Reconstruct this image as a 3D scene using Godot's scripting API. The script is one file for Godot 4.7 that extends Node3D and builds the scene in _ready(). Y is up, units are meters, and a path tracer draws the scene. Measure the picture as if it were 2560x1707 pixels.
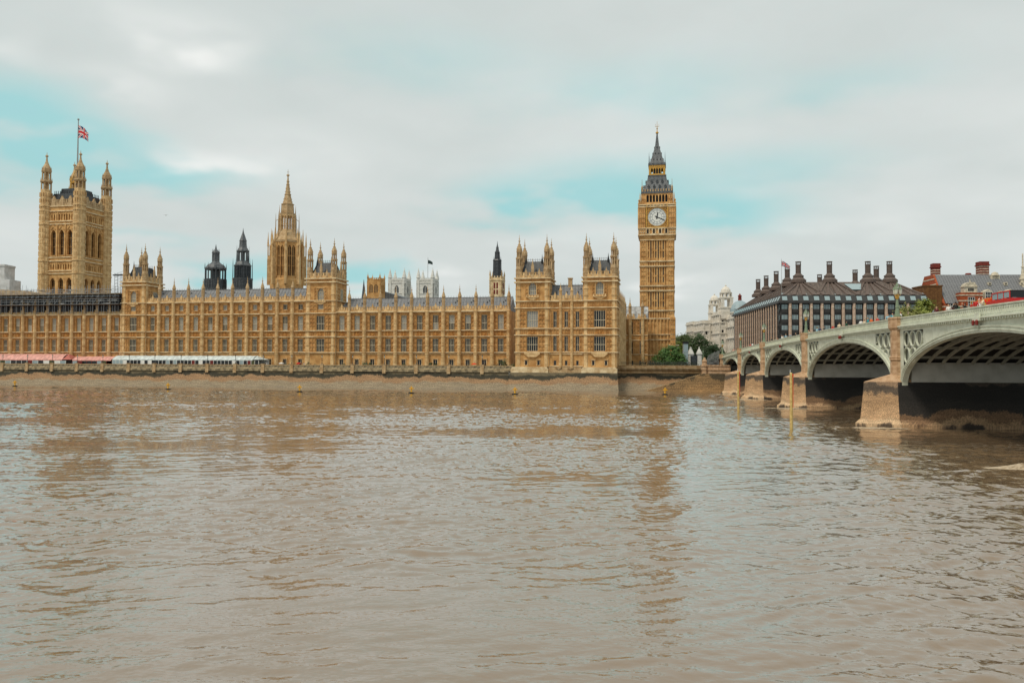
extends Node3D

# ---------------------------------------------------------------- mesh builder
class MB:
	var v := PackedVector3Array()
	var n := PackedVector3Array()
	var uv := PackedVector2Array()
	var o := Vector3.ZERO
	func tri(a: Vector3, b: Vector3, c: Vector3, out: Vector3):
		var m := (c - a).cross(b - a)
		if m.dot(out) < 0.0:
			var t := b
			b = c
			c = t
			m = -m
		m = m.normalized()
		v.push_back(a - o); v.push_back(b - o); v.push_back(c - o)
		n.push_back(m); n.push_back(m); n.push_back(m)
	func quad(a: Vector3, b: Vector3, c: Vector3, d: Vector3, out: Vector3):
		tri(a, b, c, out)
		tri(a, c, d, out)
	func box(x0: float, x1: float, y0: float, y1: float, z0: float, z1: float):
		var p := [Vector3(x0, y0, z0), Vector3(x1, y0, z0), Vector3(x1, y1, z0), Vector3(x0, y1, z0), Vector3(x0, y0, z1), Vector3(x1, y0, z1), Vector3(x1, y1, z1), Vector3(x0, y1, z1)]
		quad(p[4], p[5], p[6], p[7], Vector3.BACK)
		quad(p[0], p[1], p[2], p[3], Vector3.FORWARD)
		quad(p[0], p[4], p[7], p[3], Vector3.LEFT)
		quad(p[1], p[5], p[6], p[2], Vector3.RIGHT)
		quad(p[3], p[2], p[6], p[7], Vector3.UP)
		quad(p[0], p[1], p[5], p[4], Vector3.DOWN)
	func cbox(c: Vector3, s: Vector3):
		box(c.x - s.x / 2, c.x + s.x / 2, c.y - s.y / 2, c.y + s.y / 2, c.z - s.z / 2, c.z + s.z / 2)
	# stacked rings [[y, r], ...] of an n-sided shape about (cx, cz)
	func rings(cx: float, cz: float, sides: int, prof: Array, rot := 0.0, caps := true):
		for k in prof.size() - 1:
			var y0: float = prof[k][0]
			var r0: float = prof[k][1]
			var y1: float = prof[k + 1][0]
			var r1: float = prof[k + 1][1]
			for i in sides:
				var a0 := rot + TAU * i / sides
				var a1 := rot + TAU * (i + 1) / sides
				var d0 := Vector3(cos(a0), 0, sin(a0))
				var d1 := Vector3(cos(a1), 0, sin(a1))
				var c0 := Vector3(cx, y0, cz)
				var c1 := Vector3(cx, y1, cz)
				var mid := (d0 + d1) + Vector3(0, (r0 - r1) / max(abs(y1 - y0), 0.001), 0)
				if abs(y1 - y0) < 0.0005:
					mid = Vector3.UP if r1 < r0 else Vector3.DOWN
				if r1 < 0.001:
					tri(c0 + d0 * r0, c0 + d1 * r0, c1, mid)
				elif r0 < 0.001:
					tri(c0, c1 + d1 * r1, c1 + d0 * r1, mid)
				else:
					quad(c0 + d0 * r0, c0 + d1 * r0, c1 + d1 * r1, c1 + d0 * r1, mid)
		if caps:
			for e in [[prof[0], Vector3.DOWN], [prof[-1], Vector3.UP]]:
				var r: float = e[0][1]
				if r > 0.001:
					for i in sides:
						var a0 := rot + TAU * i / sides
						var a1 := rot + TAU * (i + 1) / sides
						tri(Vector3(cx, e[0][0], cz), Vector3(cx + cos(a0) * r, e[0][0], cz + sin(a0) * r), Vector3(cx + cos(a1) * r, e[0][0], cz + sin(a1) * r), e[1])
	# convex or concave polygon in x, y pushed through z0..z1
	func slab(poly: PackedVector2Array, z0: float, z1: float):
		var idx := Geometry2D.triangulate_polygon(poly)
		for k in range(0, idx.size(), 3):
			var a := poly[idx[k]]
			var b := poly[idx[k + 1]]
			var c := poly[idx[k + 2]]
			tri(Vector3(a.x, a.y, z1), Vector3(b.x, b.y, z1), Vector3(c.x, c.y, z1), Vector3.BACK)
			tri(Vector3(a.x, a.y, z0), Vector3(b.x, b.y, z0), Vector3(c.x, c.y, z0), Vector3.FORWARD)
		var area := 0.0
		for k in poly.size():
			var p := poly[k]
			var q := poly[(k + 1) % poly.size()]
			area += p.x * q.y - q.x * p.y
		for k in poly.size():
			var p := poly[k]
			var q := poly[(k + 1) % poly.size()]
			var out := Vector3(q.y - p.y, p.x - q.x, 0) * signf(area)
			quad(Vector3(p.x, p.y, z0), Vector3(q.x, q.y, z0), Vector3(q.x, q.y, z1), Vector3(p.x, p.y, z1), out)
	# polygon in x, z pushed through y0..y1, scaled about c by k at the top
	func plan(poly: PackedVector2Array, y0: float, y1: float, top: PackedVector2Array = PackedVector2Array()):
		if top.is_empty():
			top = poly
		var c := Vector2.ZERO
		for p in poly:
			c += p / poly.size()
		for k in poly.size():
			var j := (k + 1) % poly.size()
			var out := Vector3((poly[k].x + poly[j].x) / 2 - c.x, 0, (poly[k].y + poly[j].y) / 2 - c.y)
			quad(Vector3(poly[k].x, y0, poly[k].y), Vector3(poly[j].x, y0, poly[j].y), Vector3(top[j].x, y1, top[j].y), Vector3(top[k].x, y1, top[k].y), out)
		var idx := Geometry2D.triangulate_polygon(poly)
		for k in range(0, idx.size(), 3):
			tri(Vector3(poly[idx[k]].x, y0, poly[idx[k]].y), Vector3(poly[idx[k + 1]].x, y0, poly[idx[k + 1]].y), Vector3(poly[idx[k + 2]].x, y0, poly[idx[k + 2]].y), Vector3.DOWN)
		idx = Geometry2D.triangulate_polygon(top)
		for k in range(0, idx.size(), 3):
			tri(Vector3(top[idx[k]].x, y1, top[idx[k]].y), Vector3(top[idx[k + 1]].x, y1, top[idx[k + 1]].y), Vector3(top[idx[k + 2]].x, y1, top[idx[k + 2]].y), Vector3.UP)
	func tube(a: Vector3, b: Vector3, r: float, sides := 4, r2 := -1.0):
		if r2 < 0.0:
			r2 = r
		var d := (b - a).normalized()
		var s := d.cross(Vector3.UP if abs(d.y) < 0.9 else Vector3.RIGHT).normalized()
		var t := d.cross(s)
		for i in sides:
			var a0 := TAU * (i + 0.5) / sides
			var a1 := TAU * (i + 1.5) / sides
			var d0 := s * cos(a0) + t * sin(a0)
			var d1 := s * cos(a1) + t * sin(a1)
			quad(a + d0 * r, a + d1 * r, b + d1 * r2, b + d0 * r2, d0 + d1)
			tri(a, a + d0 * r, a + d1 * r, -d)
			tri(b, b + d0 * r2, b + d1 * r2, d)
	# a wall in x, y with its face at z1 and its back at z0, pierced by openings [xa, xb, ya, yb]
	func wall(x0: float, x1: float, y0: float, y1: float, z0: float, z1: float, holes: Array):
		var xs := [x0, x1]
		var ys := [y0, y1]
		for h in holes:
			xs.append_array([h[0], h[1]])
			ys.append_array([h[2], h[3]])
		xs.sort()
		ys.sort()
		for i in xs.size() - 1:
			if xs[i + 1] - xs[i] < 0.0005:
				continue
			for j in ys.size() - 1:
				if ys[j + 1] - ys[j] < 0.0005:
					continue
				var mx: float = (xs[i] + xs[i + 1]) / 2
				var my: float = (ys[j] + ys[j + 1]) / 2
				var open := false
				for h in holes:
					if mx > h[0] and mx < h[1] and my > h[2] and my < h[3]:
						open = true
				if not open:
					quad(Vector3(xs[i], ys[j], z0), Vector3(xs[i + 1], ys[j], z0), Vector3(xs[i + 1], ys[j + 1], z0), Vector3(xs[i], ys[j + 1], z0), Vector3.FORWARD)
					quad(Vector3(xs[i], ys[j], z1), Vector3(xs[i + 1], ys[j], z1), Vector3(xs[i + 1], ys[j + 1], z1), Vector3(xs[i], ys[j + 1], z1), Vector3.BACK)
		for h in holes:
			quad(Vector3(h[0], h[2], z0), Vector3(h[0], h[3], z0), Vector3(h[0], h[3], z1), Vector3(h[0], h[2], z1), Vector3.RIGHT)
			quad(Vector3(h[1], h[2], z0), Vector3(h[1], h[3], z0), Vector3(h[1], h[3], z1), Vector3(h[1], h[2], z1), Vector3.LEFT)
			quad(Vector3(h[0], h[2], z0), Vector3(h[1], h[2], z0), Vector3(h[1], h[2], z1), Vector3(h[0], h[2], z1), Vector3.UP)
			quad(Vector3(h[0], h[3], z0), Vector3(h[1], h[3], z0), Vector3(h[1], h[3], z1), Vector3(h[0], h[3], z1), Vector3.DOWN)
		quad(Vector3(x0, y0, z0), Vector3(x0, y1, z0), Vector3(x0, y1, z1), Vector3(x0, y0, z1), Vector3.LEFT)
		quad(Vector3(x1, y0, z0), Vector3(x1, y1, z0), Vector3(x1, y1, z1), Vector3(x1, y0, z1), Vector3.RIGHT)
		quad(Vector3(x0, y1, z0), Vector3(x1, y1, z0), Vector3(x1, y1, z1), Vector3(x0, y1, z1), Vector3.UP)
		quad(Vector3(x0, y0, z0), Vector3(x1, y0, z0), Vector3(x1, y0, z1), Vector3(x0, y0, z1), Vector3.DOWN)
	# fills the corners above a pointed arch inside a rectangular opening
	func arch_head(x0: float, x1: float, ytop: float, rise: float, z0: float, z1: float, segs := 6):
		var m := (x0 + x1) / 2
		for side in 2:
			var poly := PackedVector2Array()
			var e := x0 if side == 0 else x1
			poly.push_back(Vector2(e, ytop))
			for k in segs + 1:
				var t := float(k) / segs
				var y := ytop - rise * (1.0 - pow(sin(t * PI / 2), 0.8))
				poly.push_back(Vector2(lerpf(e, m, t), min(y, ytop - 0.002 * (segs - k))))
			slab(poly, z0, z1)
	func uvbox(f: Callable):
		uv.resize(v.size())
		for i in v.size():
			uv[i] = f.call(v[i], n[i])
	func mesh() -> ArrayMesh:
		var a := []
		a.resize(Mesh.ARRAY_MAX)
		a[Mesh.ARRAY_VERTEX] = v
		a[Mesh.ARRAY_NORMAL] = n
		if uv.size() == v.size():
			a[Mesh.ARRAY_TEX_UV] = uv
		var m := ArrayMesh.new()
		m.add_surface_from_arrays(Mesh.PRIMITIVE_TRIANGLES, a)
		return m

# ---------------------------------------------------------------- shared state
var M := {}
var PAL: Transform3D          # palace frame: x along the river front, z out over the river
var BRI: Transform3D          # bridge frame: x across the bridge, -z along it to the far bank
var rng := RandomNumberGenerator.new()
var cache := {}
var used := {}
var mpos := {}

func numbered(s: String) -> String:
	if not used.has(s):
		used[s] = 0
		return s
	used[s] += 1
	return "%s_%03d" % [s, used[s]]

func thing(called: String, label: String, category: String, frame: Transform3D, base: Vector3, group := "", turn := 0.0) -> Node3D:
	var o := Node3D.new()
	o.name = numbered(called)
	add_child(o)
	o.transform = frame * Transform3D(Basis(Vector3.UP, turn), base)
	o.set_meta("label", label)
	o.set_meta("category", category)
	if group:
		o.set_meta("group", group)
	return o

func inst(parent: Node, called: String, mesh: Mesh, mat: Material, at := Vector3.ZERO, turn := 0.0) -> MeshInstance3D:
	var o := MeshInstance3D.new()
	o.name = called
	o.mesh = mesh
	o.material_override = mat
	o.position = at
	o.rotation.y = turn
	parent.add_child(o, true)
	return o

func part(parent: Node, called: String, mb: MB, mat: Material, at := Vector3.ZERO, turn := 0.0) -> MeshInstance3D:
	return inst(parent, called, mb.mesh(), mat, at, turn)

func structure(called: String, mb: MB, mat: Material, frame := Transform3D.IDENTITY) -> MeshInstance3D:
	var o := inst(self, called, mb.mesh(), mat)
	o.transform = frame
	o.set_meta("kind", "structure")
	return o

func solo(called: String, label: String, category: String, mb: MB, mat: Material, frame: Transform3D, base: Vector3, group := "", turn := 0.0) -> MeshInstance3D:
	var o := inst(self, numbered(called), mb.mesh(), mat)
	o.transform = frame * Transform3D(Basis(Vector3.UP, turn), base)
	o.set_meta("label", label)
	o.set_meta("category", category)
	if group:
		o.set_meta("group", group)
	return o

func nth(i: int) -> String:
	var w := ["first", "second", "third", "fourth", "fifth", "sixth", "seventh", "eighth", "ninth", "tenth", "eleventh", "twelfth"]
	if i < w.size():
		return w[i]
	var k := i + 1
	var s := "th"
	if k % 10 == 1 and k != 11:
		s = "st"
	elif k % 10 == 2 and k != 12:
		s = "nd"
	elif k % 10 == 3 and k != 13:
		s = "rd"
	return "%d%s" % [k, s]

# ---------------------------------------------------------------- materials
func noise_img(size: int, freq: float, oct: int, seed_: int, type := FastNoiseLite.TYPE_SIMPLEX_SMOOTH) -> PackedByteArray:
	var f := FastNoiseLite.new()
	f.noise_type = type
	f.seed = seed_
	f.frequency = freq
	f.fractal_type = FastNoiseLite.FRACTAL_FBM
	f.fractal_octaves = oct
	var im := f.get_seamless_image(size, size)
	im.convert(Image.FORMAT_L8)
	return im.get_data()

# a tint map: two noises mixed between colours given as [low, mid, high]
func tint_tex(size: int, freq: float, seed_: int, cols: Array, grain := 0.25, blotch := 0.0, blotch_col := Color.BLACK) -> ImageTexture:
	var a := noise_img(size, freq, 5, seed_)
	var b := noise_img(size, freq * 14.0, 3, seed_ + 7)
	var c := noise_img(size, freq * 3.0, 4, seed_ + 13)
	var out := PackedByteArray()
	out.resize(size * size * 3)
	for i in size * size:
		var t := clampf((a[i] / 255.0 - 0.5) * 1.6 + 0.5 + (b[i] / 255.0 - 0.5) * grain * 2.0, 0.0, 1.0)
		var k: Color
		if t < 0.5:
			k = cols[0].lerp(cols[1], t * 2.0)
		else:
			k = cols[1].lerp(cols[2], t * 2.0 - 1.0)
		if blotch > 0.0:
			k = k.lerp(blotch_col, blotch * smoothstep(0.58, 0.78, c[i] / 255.0 + (b[i] / 255.0 - 0.5) * 0.25))
		out[i * 3] = int(clampf(k.r, 0, 1) * 255)
		out[i * 3 + 1] = int(clampf(k.g, 0, 1) * 255)
		out[i * 3 + 2] = int(clampf(k.b, 0, 1) * 255)
	var im := Image.create_from_data(size, size, false, Image.FORMAT_RGB8, out)
	return ImageTexture.create_from_image(im)

func normal_tex(size: int, freq: float, oct: int, seed_: int, strength: float) -> ImageTexture:
	var f := FastNoiseLite.new()
	f.seed = seed_
	f.frequency = freq
	f.fractal_octaves = oct
	var im := f.get_seamless_image(size, size)
	im.convert(Image.FORMAT_RGBA8)
	im.bump_map_to_normal_map(strength)
	return ImageTexture.create_from_image(im)

func mat(c: Color, rough := 0.8, tex: Texture2D = null, metres := 8.0, metal := 0.0) -> StandardMaterial3D:
	var m := StandardMaterial3D.new()
	m.albedo_color = c
	m.roughness = rough
	m.metallic = metal
	if tex:
		m.albedo_texture = tex
		m.uv1_triplanar = true
		m.uv1_world_triplanar = true
		m.uv1_scale = Vector3.ONE / metres
	return m

func col(r: int, g: int, b: int) -> Color:
	return Color8(r, g, b)

func make_materials():
	var w := Color(1, 1, 1)
	var stone_t := tint_tex(512, 0.006, 3, [Color(0.80, 0.74, 0.67), Color(0.92, 0.90, 0.87), w], 0.45, 0.18, Color(0.6, 0.5, 0.42))
	var plain_t := tint_tex(512, 0.006, 21, [Color(0.74, 0.74, 0.74), Color(0.9, 0.9, 0.9), w], 0.4)
	var soft_t := tint_tex(256, 0.012, 51, [Color(0.88, 0.88, 0.87), Color(0.95, 0.95, 0.95), w], 0.3)
	var patch_t := tint_tex(512, 0.008, 33, [Color(0.55, 0.56, 0.58), Color(0.86, 0.86, 0.86), w], 0.3, 0.35, Color(0.5, 0.5, 0.5))
	M.stone = mat(col(232, 200, 150), 0.85, stone_t, 9.0)
	M.ochre = mat(col(214, 168, 108), 0.88, stone_t, 11.0)  # wall stone; its deeper orange partly has the recess shade mixed in
	M.carved = mat(col(206, 150, 84), 0.9, stone_t, 2.3)
	M.towerstone = mat(col(222, 178, 118), 0.86, stone_t, 12.0)
	M.greystone = mat(col(202, 176, 138), 0.88, stone_t, 6.0)
	M.palestone = mat(col(238, 218, 180), 0.85, stone_t, 10.0)
	M.slate = mat(col(146, 146, 148), 0.55, patch_t, 2.2)
	M.lead = mat(col(112, 116, 120), 0.5, patch_t, 3.0)
	M.leaddark = mat(col(88, 93, 98), 0.5, patch_t, 3.0)
	M.ironroof = mat(col(70, 76, 82), 0.45, patch_t, 4.0)
	M.white_stone = mat(col(222, 218, 210), 0.8, patch_t, 9.0)
	M.abbey = mat(col(226, 224, 218), 0.85, soft_t, 6.0)
	M.parapet = mat(col(190, 172, 138), 0.9, patch_t, 5.0)
	M.portland = mat(col(232, 224, 212), 0.85, soft_t, 7.0)
	M.gold = mat(col(222, 170, 78), 0.4, plain_t, 2.0, 0.3)
	M.iron = mat(col(36, 38, 40), 0.5)
	M.glass = mat(col(12, 13, 15), 0.08)
	M.blind = mat(col(160, 160, 156), 0.25, soft_t, 1.5)
	M.mullion = mat(col(206, 194, 168), 0.7)
	M.dial = mat(col(226, 228, 222), 0.35)
	M.dialgrey = mat(col(120, 126, 134), 0.5)
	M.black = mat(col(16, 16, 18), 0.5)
	M.timber = mat(col(92, 76, 62), 0.9, patch_t, 2.0)
	M.pole = mat(col(170, 172, 174), 0.4, null, 1.0, 0.6)
	M.tarp = mat(col(206, 206, 204), 0.6, patch_t, 6.0)
	M.net = mat(col(66, 66, 70), 0.9, patch_t, 4.0)
	M.boards = mat(col(168, 148, 120), 0.9, patch_t, 3.0)
	M.pink = mat(col(236, 172, 160), 0.6, plain_t, 5.0)
	M.pinkdark = mat(col(206, 118, 106), 0.6, plain_t, 5.0)
	M.canvas = mat(col(222, 232, 232), 0.55, plain_t, 5.0)
	M.frame_white = mat(col(226, 226, 222), 0.5)
	M.dark_red = mat(col(110, 34, 32), 0.8)
	M.bridge = mat(col(216, 220, 202), 0.5, soft_t, 4.0)
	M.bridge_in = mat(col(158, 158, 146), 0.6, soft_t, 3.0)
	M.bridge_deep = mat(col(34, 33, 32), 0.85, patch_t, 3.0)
	M.bridge_panel = mat(col(196, 196, 188), 0.6, soft_t, 6.0)
	M.granite = mat(col(204, 172, 140), 0.8, stone_t, 3.0)
	M.road = mat(col(84, 84, 86), 0.9, patch_t, 5.0)
	M.ground = mat(col(120, 116, 106), 0.95, patch_t, 12.0)
	M.paving = mat(col(168, 158, 142), 0.9, patch_t, 5.0)
	M.bronze = mat(col(62, 60, 59), 0.5, soft_t, 4.0)
	M.chimney = mat(col(104, 88, 80), 0.6, soft_t, 3.0)
	M.rooftile = mat(col(132, 116, 106), 0.6, patch_t, 3.0)
	M.column = mat(col(206, 178, 158), 0.8, soft_t, 4.0)
	M.sky_reflect_glass = mat(col(150, 168, 172), 0.05)  # pale blue albedo imitates sky reflected in the panes
	M.brick = mat(col(172, 84, 44), 0.85, stone_t, 4.0)
	M.brick_dark = mat(col(128, 50, 40), 0.85, stone_t, 4.0)
	M.brownslab = mat(col(122, 84, 44), 0.85, stone_t, 5.0)
	M.cream = mat(col(226, 214, 190), 0.8, plain_t, 4.0)
	M.red = mat(col(206, 24, 20), 0.3)
	M.orange = mat(col(226, 70, 30), 0.45)
	M.yellow = mat(col(242, 182, 52), 0.5, soft_t, 1.0)
	M.postcream = mat(col(226, 200, 130), 0.7, stone_t, 2.0)
	M.rubber = mat(col(24, 24, 24), 0.9)
	M.bark = mat(col(82, 66, 52), 0.9, patch_t, 1.5)
	M.metal_grey = mat(col(150, 150, 148), 0.45)
	M.lamp_green = mat(col(122, 138, 112), 0.5)
	M.lamp_glass = mat(col(206, 206, 190), 0.15)
	M.panel_blue = mat(col(150, 168, 174), 0.35)
	M.redlight = mat(col(120, 34, 26), 0.4)
	M.foam = mat(col(192, 174, 148), 0.6, soft_t, 0.7)
	M.canvas_wrap = mat(col(216, 216, 216), 0.8, soft_t, 9.0)
	var lt := noise_img(64, 0.05, 2, 5)
	M.leaf = leafmat(col(72, 106, 44))
	M.leaf_far = leafmat(col(84, 98, 52))
	M.leaf_far_b = leafmat(col(70, 92, 50))
	M.leaf_light = leafmat(col(150, 158, 64))
	M.leaf_olive = leafmat(col(128, 128, 66))
	M.leaf_shrub = leafmat(col(70, 76, 44))
	# river: silty brown body under a smooth surface
	var r := StandardMaterial3D.new()
	r.albedo_color = col(126, 105, 80)
	r.clearcoat_enabled = true
	r.clearcoat = 0.6
	r.clearcoat_roughness = 0.03
	r.roughness = 0.03
	r.metallic_specular = 1.0
	r.normal_enabled = true
	r.normal_texture = normal_tex(1024, 0.012, 2, 71, 8.0)
	r.normal_scale = 0.5
	r.uv1_triplanar = true
	r.uv1_world_triplanar = true
	r.uv1_scale = Vector3(0.22, 0.4, 0.4)
	M.water = r

func leafmat(c: Color) -> StandardMaterial3D:
	var m := StandardMaterial3D.new()
	m.albedo_color = c
	m.roughness = 0.6
	m.backlight_enabled = true
	m.backlight = Color(0.25, 0.3, 0.12)
	m.cull_mode = BaseMaterial3D.CULL_DISABLED
	m.vertex_color_use_as_albedo = false
	return m

# ---------------------------------------------------------------- sky: cloud sheet with teal breaks
func make_sky() -> PanoramaSkyMaterial:
	var W := 2048
	var HH := 1024
	var low := FastNoiseLite.new()
	low.seed = 11
	low.frequency = 0.55
	low.fractal_octaves = 5
	var fine := FastNoiseLite.new()
	fine.seed = 12
	fine.frequency = 2.6
	fine.fractal_octaves = 4
	# breaks in the cloud: [azimuth, elevation, half width, half height, strength] in degrees; bright billows likewise
	var breaks := [[-31.5, 15.2, 3.6, 1.9, 0.85], [-27.8, 13.4, 3.6, 1.5, 0.85], [-22.8, 12.1, 4.0, 0.9, 0.8], [-31.0, 10.8, 3.5, 1.2, 0.6], [-17.5, 6.1, 4.5, 0.8, 0.9], [-10.3, 6.0, 2.2, 1.0, 0.9], [-24, 8.2, 4, 0.5, 0.35],
		[13.5, 10.2, 5.0, 1.2, 0.95], [6.0, 12.0, 6.5, 1.7, 0.85], [1.0, 11.6, 4.0, 1.0, 0.35], [17.5, 13.0, 6.0, 1.3, 0.4], [9.0, 18.5, 8.0, 2.0, 0.35], [-6.0, 21.0, 7.0, 2.0, 0.25], [3.5, 5.0, 3.0, 0.6, 0.35], [23.0, 18.0, 5.0, 1.5, 0.25]]
	var bright := [[-19.8, 20.5, 3.0, 1.6, 0.9], [-24.8, 17.4, 2.6, 1.2, 0.7], [-19.5, 13.0, 3.8, 0.8, 0.6], [-14.0, 15.0, 5.0, 1.8, 0.25], [-25.0, 21.5, 3.0, 1.5, 0.35], [-30.5, 18.7, 1.5, 1.0, 0.4], [11.6, 5.7, 2.0, 0.8, 0.9], [10.6, 3.3, 1.8, 0.5, 0.5], [-9.5, 4.4, 1.6, 0.9, 0.8], [-5.0, 6.4, 2.6, 0.5, 0.45], [2.5, 8.9, 5.0, 0.7, 0.3], [24.0, 9.5, 6.0, 1.5, 0.3]]
	var data := PackedByteArray()
	data.resize(W * HH * 3)
	var teal := Color8(156, 211, 214)
	var base := Color8(214, 220, 218)
	var grey := Color8(203, 211, 209)
	var white := Color8(239, 241, 238)
	for j in HH:
		var el := 90.0 - (j + 0.5) * 180.0 / HH
		if el < -1.5:
			for i in W:
				var q := (j * W + i) * 3
				data[q] = 200
				data[q + 1] = 206
				data[q + 2] = 205
			continue
		var er := deg_to_rad(el)
		var ce := cos(er)
		var se := sin(er)
		var k := 1.0 / (maxf(se, 0.0) + 0.16)
		for i in W:
			var az := (i + 0.5) * 360.0 / W
			if az > 180.0:
				az -= 360.0
			var ar := deg_to_rad(az)
			var px := sin(ar) * ce * k
			var pz := cos(ar) * ce * k
			var a := low.get_noise_2d(px * 1.3, pz * 1.3)
			var b := fine.get_noise_2d(px, pz * 1.2)
			var gap := smoothstep(0.18, 0.55, a) * 0.55
			var lift := smoothstep(0.1, 0.5, -a) * 0.35
			if absf(az) < 48.0 and el < 36.0:
				var edge := smoothstep(34.0, 47.0, absf(az)) + smoothstep(23.0, 35.0, el)
				edge = minf(edge, 1.0)
				gap *= edge
				lift *= 0.4 + 0.6 * edge
				var wx := az + b * 2.4 + a * 2.0
				var wy := el + b * 0.9 + a * 0.9
				for g in breaks:
					var dx: float = (wx - g[0]) / g[2]
					var dy: float = (wy - g[1]) / g[3]
					var d := dx * dx + dy * dy
					if d < 5.0:
						gap += g[4] * exp(-d)
				for g in bright:
					var dx: float = (wx - g[0]) / g[2]
					var dy: float = (wy - g[1]) / g[3]
					var d := dx * dx + dy * dy
					if d < 5.0:
						lift += g[4] * exp(-d)
			var c := base.lerp(grey, clampf(0.5 + a * 0.8 + b * 0.35, 0, 1))
			c = c.lerp(teal, clampf(gap * (1.0 + b * 0.7), 0, 0.85))
			c = c.lerp(white, clampf(lift * (0.75 + b * 1.3), 0, 1))
			var q := (j * W + i) * 3
			data[q] = int(c.r8)
			data[q + 1] = int(c.g8)
			data[q + 2] = int(c.b8)
	var s := PanoramaSkyMaterial.new()
	s.panorama = ImageTexture.create_from_image(Image.create_from_data(W, HH, false, Image.FORMAT_RGB8, data))
	return s

# ---------------------------------------------------------------- river
func make_river():
	var n1 := FastNoiseLite.new()
	n1.seed = 41
	n1.frequency = 0.30
	n1.fractal_octaves = 2
	var n2 := FastNoiseLite.new()
	n2.seed = 42
	n2.frequency = 0.62
	n2.fractal_octaves = 2
	var n3 := FastNoiseLite.new()
	n3.seed = 43
	n3.frequency = 1.7
	n3.fractal_octaves = 1
	var np := FastNoiseLite.new()
	np.seed = 44
	np.frequency = 0.03
	np.fractal_octaves = 3
	var xs := PackedFloat32Array()
	var x := 0.0
	while x < 330.0:
		xs.push_back(x)
		x += 0.15 if x < 20.0 else (0.28 if x < 48.0 else 0.28 + (x - 48.0) * 0.012)
	xs.append_array(PackedFloat32Array([420.0, 700.0, 1500.0]))
	var cols := PackedFloat32Array()
	for i in range(xs.size() - 1, 0, -1):
		cols.push_back(-xs[i])
	cols.append_array(xs)
	var rows := PackedFloat32Array([-40.0, -10.0, 0.0, 6.0])
	var d := 10.0
	while d < 300.0:
		rows.push_back(d)
		d += 0.14 if d < 38.0 else (0.14 + (d - 38.0) * 0.0036)
	rows.append_array(PackedFloat32Array([340.0, 420.0, 1200.0]))
	var nc := cols.size()
	var nr := rows.size()
	var hs := PackedFloat32Array()
	hs.resize(nc * nr)
	for r in nr:
		var z := -rows[r]
		var fade := smoothstep(400.0, 300.0, rows[r])
		for c in nc:
			var X := cols[c]
			var m := np.get_noise_2d(X * 0.6, z)
			var amp := (0.72 + m * 0.9) * fade * smoothstep(420.0, 300.0, absf(X))
			var sk := z + X * 0.16 + m * 3.0
			var h := n1.get_noise_2d(X * 0.42, sk) * 0.15
			h -= absf(n2.get_noise_2d(X * 0.45 + z * 0.12, sk)) * 0.19
			if rows[r] < 150.0:
				h -= absf(n3.get_noise_2d(X * 0.5 - z * 0.2, sk)) * 0.075
			hs[r * nc + c] = h * amp
	var v := PackedVector3Array()
	var nn := PackedVector3Array()
	v.resize(nc * nr)
	nn.resize(nc * nr)
	for r in nr:
		for c in nc:
			var i := r * nc + c
			v[i] = Vector3(cols[c], hs[i], -rows[r])
			var c0: int = max(c - 1, 0)
			var c1: int = min(c + 1, nc - 1)
			var r0: int = max(r - 1, 0)
			var r1: int = min(r + 1, nr - 1)
			nn[i] = Vector3(-(hs[r * nc + c1] - hs[r * nc + c0]) / (cols[c1] - cols[c0]), 1.0, (hs[r1 * nc + c] - hs[r0 * nc + c]) / (rows[r1] - rows[r0])).normalized()
	var idx := PackedInt32Array()
	idx.resize((nc - 1) * (nr - 1) * 6)
	var q := 0
	for r in nr - 1:
		for c in nc - 1:
			var i := r * nc + c
			idx[q] = i
			idx[q + 1] = i + nc
			idx[q + 2] = i + 1
			idx[q + 3] = i + 1
			idx[q + 4] = i + nc
			idx[q + 5] = i + nc + 1
			q += 6
	var a := []
	a.resize(Mesh.ARRAY_MAX)
	a[Mesh.ARRAY_VERTEX] = v
	a[Mesh.ARRAY_NORMAL] = nn
	a[Mesh.ARRAY_INDEX] = idx
	var m := ArrayMesh.new()
	m.add_surface_from_arrays(Mesh.PRIMITIVE_TRIANGLES, a)
	var o := inst(self, "river", m, M.water)
	o.set_meta("kind", "structure")

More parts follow.
